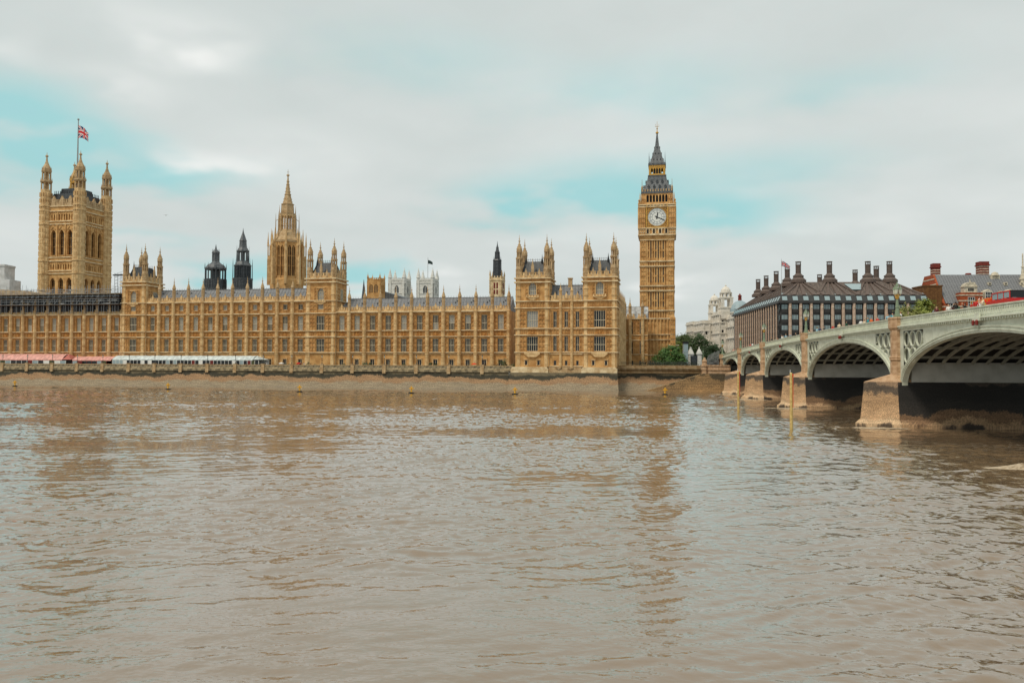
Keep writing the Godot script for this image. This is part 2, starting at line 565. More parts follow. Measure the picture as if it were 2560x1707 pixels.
# ---------------------------------------------------------------- river walls and piers: tide stains, painted arch shade on pier sides
# picture of the wall: u along it, v down from the coping to below the water
func stain_shade_tex(W: int, HH: int, seed_: int, levels: Array, amp := 0.16) -> ImageTexture:
	# levels: [v, colour] from top to bottom, edges broken up by noise
	var f := FastNoiseLite.new()
	f.seed = seed_
	f.frequency = 0.012
	f.fractal_octaves = 5
	var g := FastNoiseLite.new()
	g.seed = seed_ + 3
	g.frequency = 0.11
	g.fractal_octaves = 3
	var data := PackedByteArray()
	data.resize(W * HH * 3)
	for j in HH:
		for i in W:
			var streak := f.get_noise_2d(i * 1.1, j * 0.35) * 0.5 + f.get_noise_2d(i * 0.35 + 900.0, j * 0.35)
			var gr := g.get_noise_2d(i, j)
			var v := float(j) / HH + streak * amp + gr * 0.03
			var c: Color = levels[-1][1]
			for k in levels.size() - 1:
				var a: float = levels[k][0]
				var b: float = levels[k + 1][0]
				if v < a and k == 0:
					c = levels[0][1]
					break
				if v >= a and v < b:
					c = levels[k][1].lerp(levels[k + 1][1], smoothstep(0.55, 1.0, (v - a) / (b - a)))
					break
			var m := 1.0 + gr * 0.28 + f.get_noise_2d(i * 0.8, j * 5.0) * 0.14
			var q := (j * W + i) * 3
			data[q] = int(clampf(c.r * m, 0, 1) * 255)
			data[q + 1] = int(clampf(c.g * m, 0, 1) * 255)
			data[q + 2] = int(clampf(c.b * m, 0, 1) * 255)
	return ImageTexture.create_from_image(Image.create_from_data(W, HH, false, Image.FORMAT_RGB8, data))

func stain_shade_mat(t: Texture2D) -> StandardMaterial3D:
	var m := StandardMaterial3D.new()
	m.albedo_texture = t
	m.roughness = 0.75
	return m

# faces use x (or z) for u over `len` metres, and height between top and bottom for v
func wall_uv(mb: MB, len_: float, top: float, bottom: float):
	mb.uvbox(func(p: Vector3, n: Vector3): return Vector2((p.z if absf(n.x) > 0.7 else p.x) / len_, clampf((top - p.y) / (top - bottom), 0.002, 0.998)))

func make_banks():
	var wall_t := stain_shade_tex(1024, 192, 5, [[0.0, col(112, 100, 76)], [0.10, col(62, 58, 44)], [0.24, col(164, 130, 96)], [0.46, col(160, 144, 120)], [0.78, col(156, 142, 122)], [0.87, col(54, 46, 38)]])
	M.river_wall = stain_shade_mat(wall_t)
	M.stair_wall = stain_shade_mat(stain_shade_tex(512, 192, 9, [[0.0, col(84, 72, 52)], [0.15, col(150, 120, 82)], [0.35, col(172, 136, 92)], [0.75, col(160, 130, 92)], [0.93, col(78, 66, 50)]]))
	M.pier = stain_shade_mat(stain_shade_tex(512, 192, 15, [[0.0, col(150, 124, 98)], [0.08, col(92, 80, 68)], [0.28, col(176, 142, 106)], [0.62, col(196, 160, 122)], [0.85, col(200, 170, 134)], [0.95, col(84, 70, 56)]]))
	M.shaded_pier_side = stain_shade_mat(stain_shade_tex(512, 192, 19, [[0.0, col(74, 66, 58)], [0.05, col(38, 36, 34)], [0.50, col(50, 46, 42)], [0.66, col(128, 100, 74)], [0.84, col(176, 144, 110)], [0.95, col(60, 50, 42)]]))  # dark upper half: algae and seepage stains with the arch shade painted in
	# ground of the far bank, one sheet to the horizon
	var g := MB.new()
	g.quad(Vector3(-2500, 6.3, -0.6), Vector3(2500, 6.3, -5.6), Vector3(2500, 6.3, -2600), Vector3(-2500, 6.3, -2600), Vector3.UP)
	structure("ground", g, M.ground, PAL)
	# long terrace wall with battered face; top at 5.3, water at 0
	var L := 330.0
	var t := thing("embankment_wall", "long stained stone river wall below the palace terrace", "wall", PAL, Vector3(-165, -2, 0))
	var mb := MB.new()
	mb.o = Vector3(-165, -2, 0)
	mb.quad(Vector3(-330, 5.3, 0.0), Vector3(-32.6, 5.3, 0.0), Vector3(-32.6, -2, 0.9), Vector3(-330, -2, 0.9), Vector3.BACK)
	mb.quad(Vector3(-330, 5.3, 0.0), Vector3(-32.6, 5.3, 0.0), Vector3(-32.6, 5.3, -3), Vector3(-330, 5.3, -3), Vector3.UP)
	mb.uvbox(func(p: Vector3, n: Vector3): return Vector2(p.x / 60.0, clampf((5.45 - p.y) / 5.7, 0.002, 0.998)))
	part(t, "wall_face", mb, M.river_wall)
	# coping slab and parapet with piers
	mb = MB.new()
	mb.o = Vector3(-165, -2, 0)
	mb.box(-330, -32.4, 5.3, 5.55, -3, 0.45)
	part(t, "coping", mb, M.parapet)
	mb = MB.new()
	mb.o = Vector3(-165, -2, 0)
	mb.box(-330, -31.6, 5.55, 7.12, -0.75, 0.02)
	part(t, "parapet_wall", mb, M.parapet)
	mb = MB.new()
	mb.o = Vector3(-165, -2, 0)
	mb.box(-330, -31.6, 7.12, 7.32, -0.9, 0.16)
	part(t, "parapet_rail", mb, M.greystone)
	mb = MB.new()
	mb.o = Vector3(-165, -2, 0)
	mb.box(-330, -31.6, 6.0, 6.12, 0.02, 0.12)
	part(t, "moulding", mb, M.palestone)
	var pier := MB.new()
	pier.box(-0.55, 0.55, 0, 1.85, -0.2, 0.34)
	pier.box(-0.65, 0.65, 1.85, 2.02, -0.3, 0.44)
	pier.slab(PackedVector2Array([Vector2(-0.5, -0.9), Vector2(0.5, -0.9), Vector2(0.62, 0.0), Vector2(-0.62, 0.0)]), 0.1, 0.52)
	var pm := pier.mesh()
	for u in [-212.4, -202.45, -192.5, -182.8, -172.9, -162.9, -153.2, -143.5, -133.8, -123.8, -113.9, -103.9, -93.5, -83.1, -72.5, -62.0, -51.5, -40.9]:
		inst(t, "parapet_pier", pm, M.greystone, Vector3(u + 165, 7.57, 0))
	# terrace floor
	mb = MB.new()
	mb.quad(Vector3(-330, 6.33, -0.7), Vector3(-31, 6.33, -0.7), Vector3(-31, 6.33, -12), Vector3(-330, 6.33, -12), Vector3.UP)
	structure("terrace_pavement", mb, M.paving, PAL)
	# the pavilion's own base wall, standing forward
	t = thing("embankment_wall", "battered pale river wall carrying the pavilion with four towers' corner", "wall", PAL, Vector3(-15.5, -2, 0))
	t.set_meta("label", "battered grey river wall directly below the corner pavilion")
	mb = MB.new()
	mb.o = Vector3(-15.5, -2, 0)
	mb.quad(Vector3(-32.2, 5.2, 0.55), Vector3(0.25, 5.2, 0.55), Vector3(0.95, -2, 1.7), Vector3(-33.0, -2, 1.7), Vector3.BACK)
	mb.quad(Vector3(0.25, 5.2, 0.55), Vector3(0.25, 5.2, -6), Vector3(0.95, -2, -6), Vector3(0.95, -2, 1.7), Vector3.RIGHT)
	mb.quad(Vector3(-32.2, 5.2, 0.55), Vector3(-32.2, 5.2, -2), Vector3(-33.0, -2, -2), Vector3(-33.0, -2, 1.7), Vector3.LEFT)
	mb.quad(Vector3(-32.2, 5.2, 0.55), Vector3(0.25, 5.2, 0.55), Vector3(0.25, 5.2, -6), Vector3(-32.2, 5.2, -6), Vector3.UP)
	mb.uvbox(func(p: Vector3, n: Vector3): return Vector2((p.z if absf(n.x) > 0.7 else p.x) / 60.0 + 0.31, clampf((5.35 - p.y) / 5.6, 0.002, 0.998)))
	part(t, "wall_face", mb, M.river_wall)
	# pale weathered plinth blocks above it
	for b in [[-31.9, -20.4, 0.5], [-10.4, 0.2, 0.5]]:
		mb = MB.new()
		mb.o = Vector3(-15.5, -2, 0)
		mb.slab(PackedVector2Array([Vector2(b[0], 5.22), Vector2(b[1], 5.22), Vector2(b[1], 6.3), Vector2(b[1] - 0.5, 6.95), Vector2(b[0] + 0.5, 6.95), Vector2(b[0], 6.3)]), -6, b[2])
		part(t, "plinth_block", mb, M.palestone)
	mb = MB.new()
	mb.o = Vector3(-15.5, -2, 0)
	mb.box(-20.4, -10.4, 5.22, 6.2, -6, 0.1)
	mb.box(-20.4, -10.4, 6.2, 6.93, -6, -0.15)
	for x in [-17.2, -13.6]:
		mb.slab(PackedVector2Array([Vector2(x - 0.9, 6.75), Vector2(x, 6.2), Vector2(x + 0.9, 6.75), Vector2(x + 0.5, 6.9), Vector2(x - 0.5, 6.9)]), -0.2, 0.35)
	part(t, "plinth_block", mb, M.greystone)
	# recessed wall between pavilion and bridge, with a stair climbing in front of it
	t = thing("embankment_wall", "recessed dark-stained river wall between pavilion and bridge", "wall", PAL, Vector3(14, -2, -5))
	mb = MB.new()
	mb.o = Vector3(14, -2, -5)
	mb.quad(Vector3(0.2, 5.2, -5.0), Vector3(40, 5.2, -5.0), Vector3(40, -2, -4.2), Vector3(0.2, -2, -4.2), Vector3.BACK)
	mb.quad(Vector3(0.2, 5.2, -5.0), Vector3(40, 5.2, -5.0), Vector3(40, 5.2, -8), Vector3(0.2, 5.2, -8), Vector3.UP)
	mb.uvbox(func(p: Vector3, n: Vector3): return Vector2(p.x / 40.0 + 0.6, clampf((5.5 - p.y) / 5.6, 0.002, 0.998)))
	part(t, "wall_face", mb, M.river_wall)
	mb = MB.new()
	mb.o = Vector3(14, -2, -5)
	mb.box(0.2, 24.6, 5.2, 5.75, -8, -4.6)
	mb.box(0.2, 24.6, 5.75, 6.75, -6, -4.95)
	mb.box(0.2, 24.6, 6.75, 6.95, -6.1, -4.7)
	mb.box(0.2, 24.6, 6.95, 7.4, -5.9, -5.05)
	mb.box(0.2, 24.6, 7.4, 7.55, -6.1, -4.8)
	part(t, "parapet_wall", mb, M.greystone)
	# stair: a solid flank rising to the right with real treads
	t = thing("river_stair", "stone stair rising along the wall beside the bridge", "stairs", PAL, Vector3(17, -2, -3.4))
	mb = MB.new()
	mb.o = Vector3(17, -2, -3.4)
	mb.slab(PackedVector2Array([Vector2(8.2, -2), Vector2(32.5, -2), Vector2(32.5, 5.2), Vector2(25.2, 5.2), Vector2(8.2, -0.2)]), -4.3, -2.6)
	mb.uvbox(func(p: Vector3, n: Vector3): return Vector2(p.x / 24.0, clampf((3.6 - p.y) / 6.0, 0.002, 0.998)))
	part(t, "flank_wall", mb, M.stair_wall)
	var tread := MB.new()
	tread.box(-0.3, 0.3, -0.2, 0.0, -0.95, 0.86)
	var tm := tread.mesh()
	for k in 30:
		var f := (k + 0.5) / 30.0
		inst(t, "tread", tm, M.greystone, Vector3(8.3 + 16.9 * f - 17, -0.08 + 5.4 * f + 2, -0.08))
	# masonry courses on the flank
	for k in 6:
		var y := 0.6 + 0.8 * k
		var x0 := 8.4 + (y + 0.1) / 5.4 * 17.0
		mb = MB.new()
		mb.o = Vector3(17, -2, -3.4)
		mb.box(x0 + 0.6, 32.5, y - 0.02, y + 0.02, -2.6, -2.585)
		part(t, "course_line", mb, M.timber)
	# bastion with carved finial at the head of the stair, then low wall to the bridge
	t = thing("stone_bastion", "small stone bastion with carved finial beside the bridge end", "bastion", PAL, Vector3(26, 5.2, -4))
	mb = MB.new()
	mb.o = Vector3(26, 5.2, -4)
	mb.rings(25.6, -4.2, 8, [[5.2, 1.1], [7.3, 1.0], [7.35, 1.25], [7.7, 1.25], [7.75, 0.8], [8.4, 0.75]], PI / 8)
	part(t, "pedestal", mb, M.granite)
	mb = MB.new()
	mb.o = Vector3(26, 5.2, -4)
	mb.rings(25.6, -4.2, 10, [[8.4, 0.5], [8.7, 0.75], [9.2, 0.6], [9.5, 0.3], [9.75, 0.36], [10.0, 0.05]])
	part(t, "finial", mb, M.granite)
	mb = MB.new()
	mb.o = Vector3(26, 5.2, -4)
	mb.box(26.5, 33.0, 5.2, 7.4, -5.2, -3.2)
	mb.box(26.4, 33.0, 7.4, 7.75, -5.4, -3.0)
	mb.box(26.4, 33.0, 6.2, 6.5, -5.3, -3.0)
	part(t, "low_wall", mb, M.granite)
	# embankment continuing past the bridge
	t = thing("embankment_wall", "grey river wall on the far side of the bridge", "wall", PAL, Vector3(140, -2, -5))
	mb = MB.new()
	mb.o = Vector3(140, -2, -5)
	mb.box(40, 420, -2, 7.0, -9, -6)
	part(t, "wall_face", mb, M.greystone)

# ---------------------------------------------------------------- Gothic kit
func win_frame(w: float, h: float, lights: int, transoms: Array, arch := 0.0) -> Mesh:
	var key := "wf%.2f_%.2f_%d_%s_%.2f" % [w, h, lights, str(transoms), arch]
	if cache.has(key):
		return cache[key]
	var mb := MB.new()
	mb.box(-w / 2, -w / 2 + 0.09, 0, h, -0.08, 0.06)
	mb.box(w / 2 - 0.09, w / 2, 0, h, -0.08, 0.06)
	mb.box(-w / 2 + 0.09, w / 2 - 0.09, h - 0.1, h, -0.08, 0.06)
	mb.box(-w / 2 + 0.09, w / 2 - 0.09, 0, 0.09, -0.08, 0.06)
	for k in range(1, lights):
		var x := -w / 2 + w * k / lights
		mb.box(x - 0.05, x + 0.05, 0.09, h - 0.1, -0.06, 0.05)
	for t in transoms:
		for k in lights:
			mb.box(-w / 2 + w * k / lights + 0.06, -w / 2 + w * (k + 1) / lights - 0.06, t - 0.07, t + 0.07, -0.06, 0.045)
	if arch > 0.0:
		for k in lights:
			mb.arch_head(-w / 2 + w * k / lights + 0.06, -w / 2 + w * (k + 1) / lights - 0.06, h - 0.1, arch, -0.05, 0.04, 4)
	cache[key] = mb.mesh()
	return cache[key]

func glass_mesh(w: float, h: float) -> Mesh:
	var key := "gl%.2f_%.2f" % [w, h]
	if not cache.has(key):
		var mb := MB.new()
		mb.box(-w / 2, w / 2, 0, h, -0.16, -0.09)
		cache[key] = mb.mesh()
	return cache[key]

func window(parent: Node, at: Vector3, w: float, h: float, lights: int, transoms: Array, glass: Material, arch := 0.0, turn := 0.0, frame: Material = null):
	var f := inst(parent, "window", win_frame(w, h, lights, transoms, arch), frame if frame else M.mullion, at, turn)
	inst(f, "pane", glass_mesh(w, h), glass)
	return f

# buttress standing on y0, up to y1, with rings at the string courses; front faces +z
func buttress_mesh(y0: float, y1: float, wd: float, dp: float, bands: Array) -> Mesh:
	var key := "bt%.2f_%.2f_%.2f_%.2f%s" % [y0, y1, wd, dp, str(bands)]
	if cache.has(key):
		return cache[key]
	var mb := MB.new()
	var c := wd * 0.26
	var h := wd / 2
	var foot := 2.9
	var poly := PackedVector2Array([Vector2(-h, 0), Vector2(h, 0), Vector2(h, dp - c), Vector2(h - c, dp), Vector2(-h + c, dp), Vector2(-h, dp - c)])
	var big := PackedVector2Array()
	for p in poly:
		big.push_back(Vector2(p.x * 1.16, p.y * 1.12))
	var ya := y0
	if y0 < 9.0:
		mb.plan(big, y0, y0 + foot)
		ya = y0 + foot
	mb.plan(poly, ya, y1)
	for b in bands:
		mb.plan(big, b - 0.13, b + 0.13)
	# sunk panels on the front: raised fillets
	var y := ya + 0.5
	while y < y1 - 1.5:
		mb.box(-h + c, -h + c + 0.07, y, y + 1.3, dp, dp + 0.05)
		mb.box(h - c - 0.07, h - c, y, y + 1.3, dp, dp + 0.05)
		mb.box(-h + c, h - c, y + 1.3, y + 1.42, dp, dp + 0.08)
		y += 1.75
	cache[key] = mb.mesh()
	return cache[key]

func pinnacle_mesh(h: float, r: float) -> Mesh:
	var key := "pn%.2f_%.2f" % [h, r]
	if cache.has(key):
		return cache[key]
	var mb := MB.new()
	var s := h * 0.52
	mb.rings(0, 0, 8, [[0, r], [s * 0.45, r], [s * 0.45, r * 1.16], [s * 0.5, r * 1.16], [s * 0.5, r * 0.92], [s, r * 0.92], [s, r * 1.25], [s + 0.16, r * 1.25], [h * 0.66, r * 0.72], [h * 0.74, r * 0.3], [h * 0.8, r * 0.2], [h * 0.81, r * 0.46], [h * 0.83, r * 0.46], [h * 0.84, r * 0.14], [h * 0.89, r * 0.12], [h * 0.9, r * 0.3], [h * 0.915, r * 0.1], [h, 0.03]], PI / 8)
	for k in 8:
		var a := TAU * k / 8
		mb.cbox(Vector3(cos(a) * r * 0.95, s * 0.74, sin(a) * r * 0.95), Vector3(r * 0.24, s * 0.4, r * 0.24))
	cache[key] = mb.mesh()
	return cache[key]

# a corner turret: solid shaft, two open lanterns, ogee cap, finial and vane rod
func turret_part(parent: Node, at: Vector3, r: float, shaft: float, h1: float, h2: float, cap: float, m: Material, open := true):
	var key := "tr%.2f_%.2f_%.2f_%.2f_%.2f" % [r, shaft, h1, h2, cap]
	if not cache.has(key):
		var mb := MB.new()
		mb.rings(0, 0, 8, [[0, r], [shaft * 0.35, r], [shaft * 0.35, r * 1.1], [shaft * 0.35 + 0.25, r * 1.1], [shaft * 0.35 + 0.25, r], [shaft * 0.72, r], [shaft * 0.72, r * 1.1], [shaft * 0.72 + 0.2, r * 1.1], [shaft * 0.72 + 0.2, r * 0.97], [shaft, r * 0.97]], PI / 8)
		for k in 8:
			var a := TAU * k / 8
			var d := Vector3(cos(a), 0, sin(a))
			var yy := 0.4
			while yy < shaft - 1.0:
				mb.cbox(d * r * 0.95 + Vector3(0, yy + 0.45, 0), Vector3(r * 0.2, 0.7, r * 0.2))
				yy += 1.3
		var ma := mb.mesh()
		mb = MB.new()
		var y := shaft
		for lv in [[h1, r * 0.94], [h2, r * 0.78]]:
			var hh: float = lv[0]
			var rr: float = lv[1]
			for k in 8:
				var a := TAU * (k + 0.5) / 8
				mb.rings(cos(a) * rr * 0.88, sin(a) * rr * 0.88, 4, [[y, rr * 0.17], [y + hh * 0.86, rr * 0.17]], a, false)
			mb.rings(0, 0, 8, [[y, rr * 0.34], [y + hh * 0.86, rr * 0.34]], PI / 8, false)
			mb.rings(0, 0, 8, [[y - 0.02, rr * 0.9], [y + hh * 0.06, rr]], PI / 8)
			mb.rings(0, 0, 8, [[y + hh * 0.8, rr], [y + hh * 0.88, rr * 1.02], [y + hh * 0.9, rr * 1.18], [y + hh, rr * 1.18]], PI / 8)
			for k in 8:
				var a := TAU * k / 8
				mb.rings(cos(a) * rr * 1.05, sin(a) * rr * 1.05, 4, [[y + hh, rr * 0.1], [y + hh + 0.45, 0.0]], a, false)
			y += hh
		var mb2 := mb.mesh()
		mb = MB.new()
		var q := r * 0.82
		mb.rings(0, 0, 8, [[y - 0.02, q], [y + cap * 0.1, q * 1.06], [y + cap * 0.22, q * 0.9], [y + cap * 0.36, q * 0.52], [y + cap * 0.52, q * 0.24], [y + cap * 0.6, q * 0.16], [y + cap * 0.61, q * 0.42], [y + cap * 0.64, q * 0.42], [y + cap * 0.66, q * 0.13], [y + cap * 0.74, q * 0.12], [y + cap * 0.75, q * 0.3], [y + cap * 0.78, q * 0.1], [y + cap, 0.03]], PI / 8)
		for k in 8:
			var a := TAU * (k + 0.5) / 8
			for e in [[0.16, 0.98], [0.28, 0.74], [0.4, 0.46]]:
				mb.cbox(Vector3(cos(a) * q * e[1], y + cap * e[0], sin(a) * q * e[1]), Vector3(0.16, 0.2, 0.16) * (r / 0.9))
		cache[key] = [ma, mb2, mb.mesh()]
	var p := inst(parent, "turret", cache[key][0], m, at)
	inst(p, "lantern", cache[key][1], m)
	inst(p, "cap", cache[key][2], M.greystone if m != M.white_stone else m)
	return p

# crenellated parapet panel of length w, centred, height h
func parapet_mesh(w: float, h: float, d: float, gable: bool) -> Mesh:
	var key := "pp%.2f_%.2f_%s" % [w, h, str(gable)]
	if cache.has(key):
		return cache[key]
	var mb := MB.new()
	mb.box(-w / 2, w / 2, 0, h * 0.45, -d, 0)
	var n := int(round(w / 0.95))
	for k in n:
		var x := -w / 2 + w * (k + 0.5) / n
		mb.box(x - 0.27, x + 0.27, h * 0.45, h * 0.86, -d, 0.0)
		mb.box(x - 0.33, x + 0.33, h * 0.86, h, -d - 0.05, 0.06)
		mb.box(x - 0.2, x + 0.2, h * 0.1, h * 0.36, 0, 0.07)
	mb.box(-w / 2, w / 2, h * 0.41, h * 0.5, -d, 0.08)
	if gable:
		mb.slab(PackedVector2Array([Vector2(-0.42, h * 0.4), Vector2(0.42, h * 0.4), Vector2(0.42, h * 1.02), Vector2(0.12, h * 1.4), Vector2(0.0, h * 1.75), Vector2(-0.12, h * 1.4), Vector2(-0.42, h * 1.02)]), -d * 0.9, 0.14)
	cache[key] = mb.mesh()
	return cache[key]

func carved_mesh(w: float, h: float) -> Mesh:
	var key := "cv%.2f_%.2f" % [w, h]
	if cache.has(key):
		return cache[key]
	var mb := MB.new()
	mb.box(-w / 2, w / 2, 0, h, -0.05, 0.03)
	# shield, crown and supporters in relief
	mb.slab(PackedVector2Array([Vector2(-0.3, h * 0.62), Vector2(0.3, h * 0.62), Vector2(0.3, h * 0.32), Vector2(0, h * 0.1), Vector2(-0.3, h * 0.32)]), 0.03, 0.18)
	mb.rings(0, 0.1, 6, [[h * 0.66, 0.2], [h * 0.78, 0.28], [h * 0.9, 0.1]])
	for s in [-1.0, 1.0]:
		mb.tube(Vector3(s * 0.42, h * 0.15, 0.08), Vector3(s * 0.62, h * 0.6, 0.1), 0.11, 5)
		mb.tube(Vector3(s * 0.62, h * 0.6, 0.1), Vector3(s * 0.42, h * 0.86, 0.12), 0.09, 5)
		mb.tube(Vector3(s * 0.6, h * 0.5, 0.1), Vector3(s * 0.8, h * 0.22, 0.1), 0.06, 4)
		mb.tube(Vector3(s * 0.62, h * 0.65, 0.1), Vector3(s * 0.82, h * 0.85, 0.1), 0.06, 4)
	for k in 5:
		mb.cbox(Vector3(-w / 2 + w * (k + 0.5) / 5, h * 0.05, 0.05), Vector3(w / 7, 0.1, 0.12))
	cache[key] = mb.mesh()
	return cache[key]

# blind tracery: fillets and arches over a wall field, face at z = 0
func panelling(mb: MB, x0: float, x1: float, y0: float, y1: float, step := 1.25, cols := 2):
	var w := (x1 - x0) / cols
	for c in cols + 1:
		var x := x0 + w * c
		mb.box(x - 0.045, x + 0.045, y0, y1, 0, 0.24)
	var y := y0
	while y < y1 - 0.3:
		var t := minf(y + step, y1)
		for c in cols:
			var a := x0 + w * c + 0.045
			var b := x0 + w * (c + 1) - 0.045
			mb.box(a, b, t - 0.1, t, 0, 0.24)
			if b - a > 0.22:
				mb.arch_head(a, b, t - 0.1, minf(0.26, w * 0.6), 0.0, 0.18, 3)
				mb.cbox(Vector3((a + b) / 2, y + (t - y) * 0.25, 0.07), Vector3((b - a) * 0.42, 0.18, 0.14))
		y = t

# one bay of wall: openings and panelled flanks; x from -p/2 to p/2, absolute heights
func bay_mesh(key: String, p: float, y0: float, y1: float, holes: Array, fields: Array) -> Mesh:
	if cache.has(key):
		return cache[key]
	var mb := MB.new()
	mb.wall(-p / 2, p / 2, y0, y1, -0.6, 0.0, holes)
	for f in fields:
		panelling(mb, f[0], f[1], f[2], f[3], f[4] if f.size() > 4 else 1.25, f[5] if f.size() > 5 else 1)
	cache[key] = mb.mesh()
	return cache[key]

func strip(t: Node3D, called: String, base: Vector3, x0: float, x1: float, y: float, h: float, z0: float, z1: float, m: Material):
	var mb := MB.new()
	mb.o = base
	mb.box(x0, x1, y - h / 2, y + h / 2, z0, z1)
	mb.slab(PackedVector2Array([Vector2(x0, y - h / 2), Vector2(x1, y - h / 2), Vector2(x1, y - h * 0.95), Vector2(x0, y - h * 0.95)]), z0, z0 + (z1 - z0) * 0.45)
	part(t, called, mb, m)

# sloping roof facing the river with raised seams
func roof(t: Node3D, base: Vector3, x0: float, x1: float, y0: float, y1: float, z0: float, z1: float, step: float, m: Material, called := "roof", hip := 0.0):
	var mb := MB.new()
	mb.o = base
	var zb := 2.0 * z1 - z0
	mb.quad(Vector3(x0, y0, z0), Vector3(x1, y0, z0), Vector3(x1, y1, z1), Vector3(x0 + hip, y1, z1), Vector3(0, 1, 1))
	mb.quad(Vector3(x0, y0, zb), Vector3(x1, y0, zb), Vector3(x1, y1, z1), Vector3(x0 + hip, y1, z1), Vector3(0, 1, -1))
	mb.tri(Vector3(x0, y0, z0), Vector3(x0, y0, zb), Vector3(x0 + hip, y1, z1), Vector3.LEFT)
	mb.tri(Vector3(x1, y0, z0), Vector3(x1, y0, zb), Vector3(x1, y1, z1), Vector3.RIGHT)
	var n := int((x1 - x0) / step)
	for k in range(1, n):
		var x := x0 + hip * 0.5 + (x1 - x0 - hip * 0.5) * k / n
		mb.tube(Vector3(x, y0 + 0.05, z0 + 0.02), Vector3(x, y1, z1 + 0.02), 0.045, 4)
	for f in [0.36, 0.68]:
		mb.tube(Vector3(x0 + hip * f, lerpf(y0, y1, f), lerpf(z0, z1, f) + 0.02), Vector3(x1, lerpf(y0, y1, f), lerpf(z0, z1, f) + 0.02), 0.035, 4)
	mb.box(x0 + hip, x1, y1 - 0.05, y1 + 0.16, z1 - 0.12, z1 + 0.12)
	var xx := x0 + hip
	while xx < x1:
		mb.cbox(Vector3(xx, y1 + 0.4, z1), Vector3(0.06, 0.5, 0.06))
		xx += 0.9
	part(t, called, mb, m)

func vent_mesh() -> Mesh:
	if not cache.has("vent"):
		var mb := MB.new()
		mb.slab(PackedVector2Array([Vector2(-0.28, -0.2), Vector2(0.28, -0.2), Vector2(0.28, 0.35), Vector2(0, 0.7), Vector2(-0.28, 0.35)]), -0.7, 0.2)
		cache["vent"] = mb.mesh()
	return cache["vent"]

# ---------------------------------------------------------------- river-front wings
const WZ := -9.0

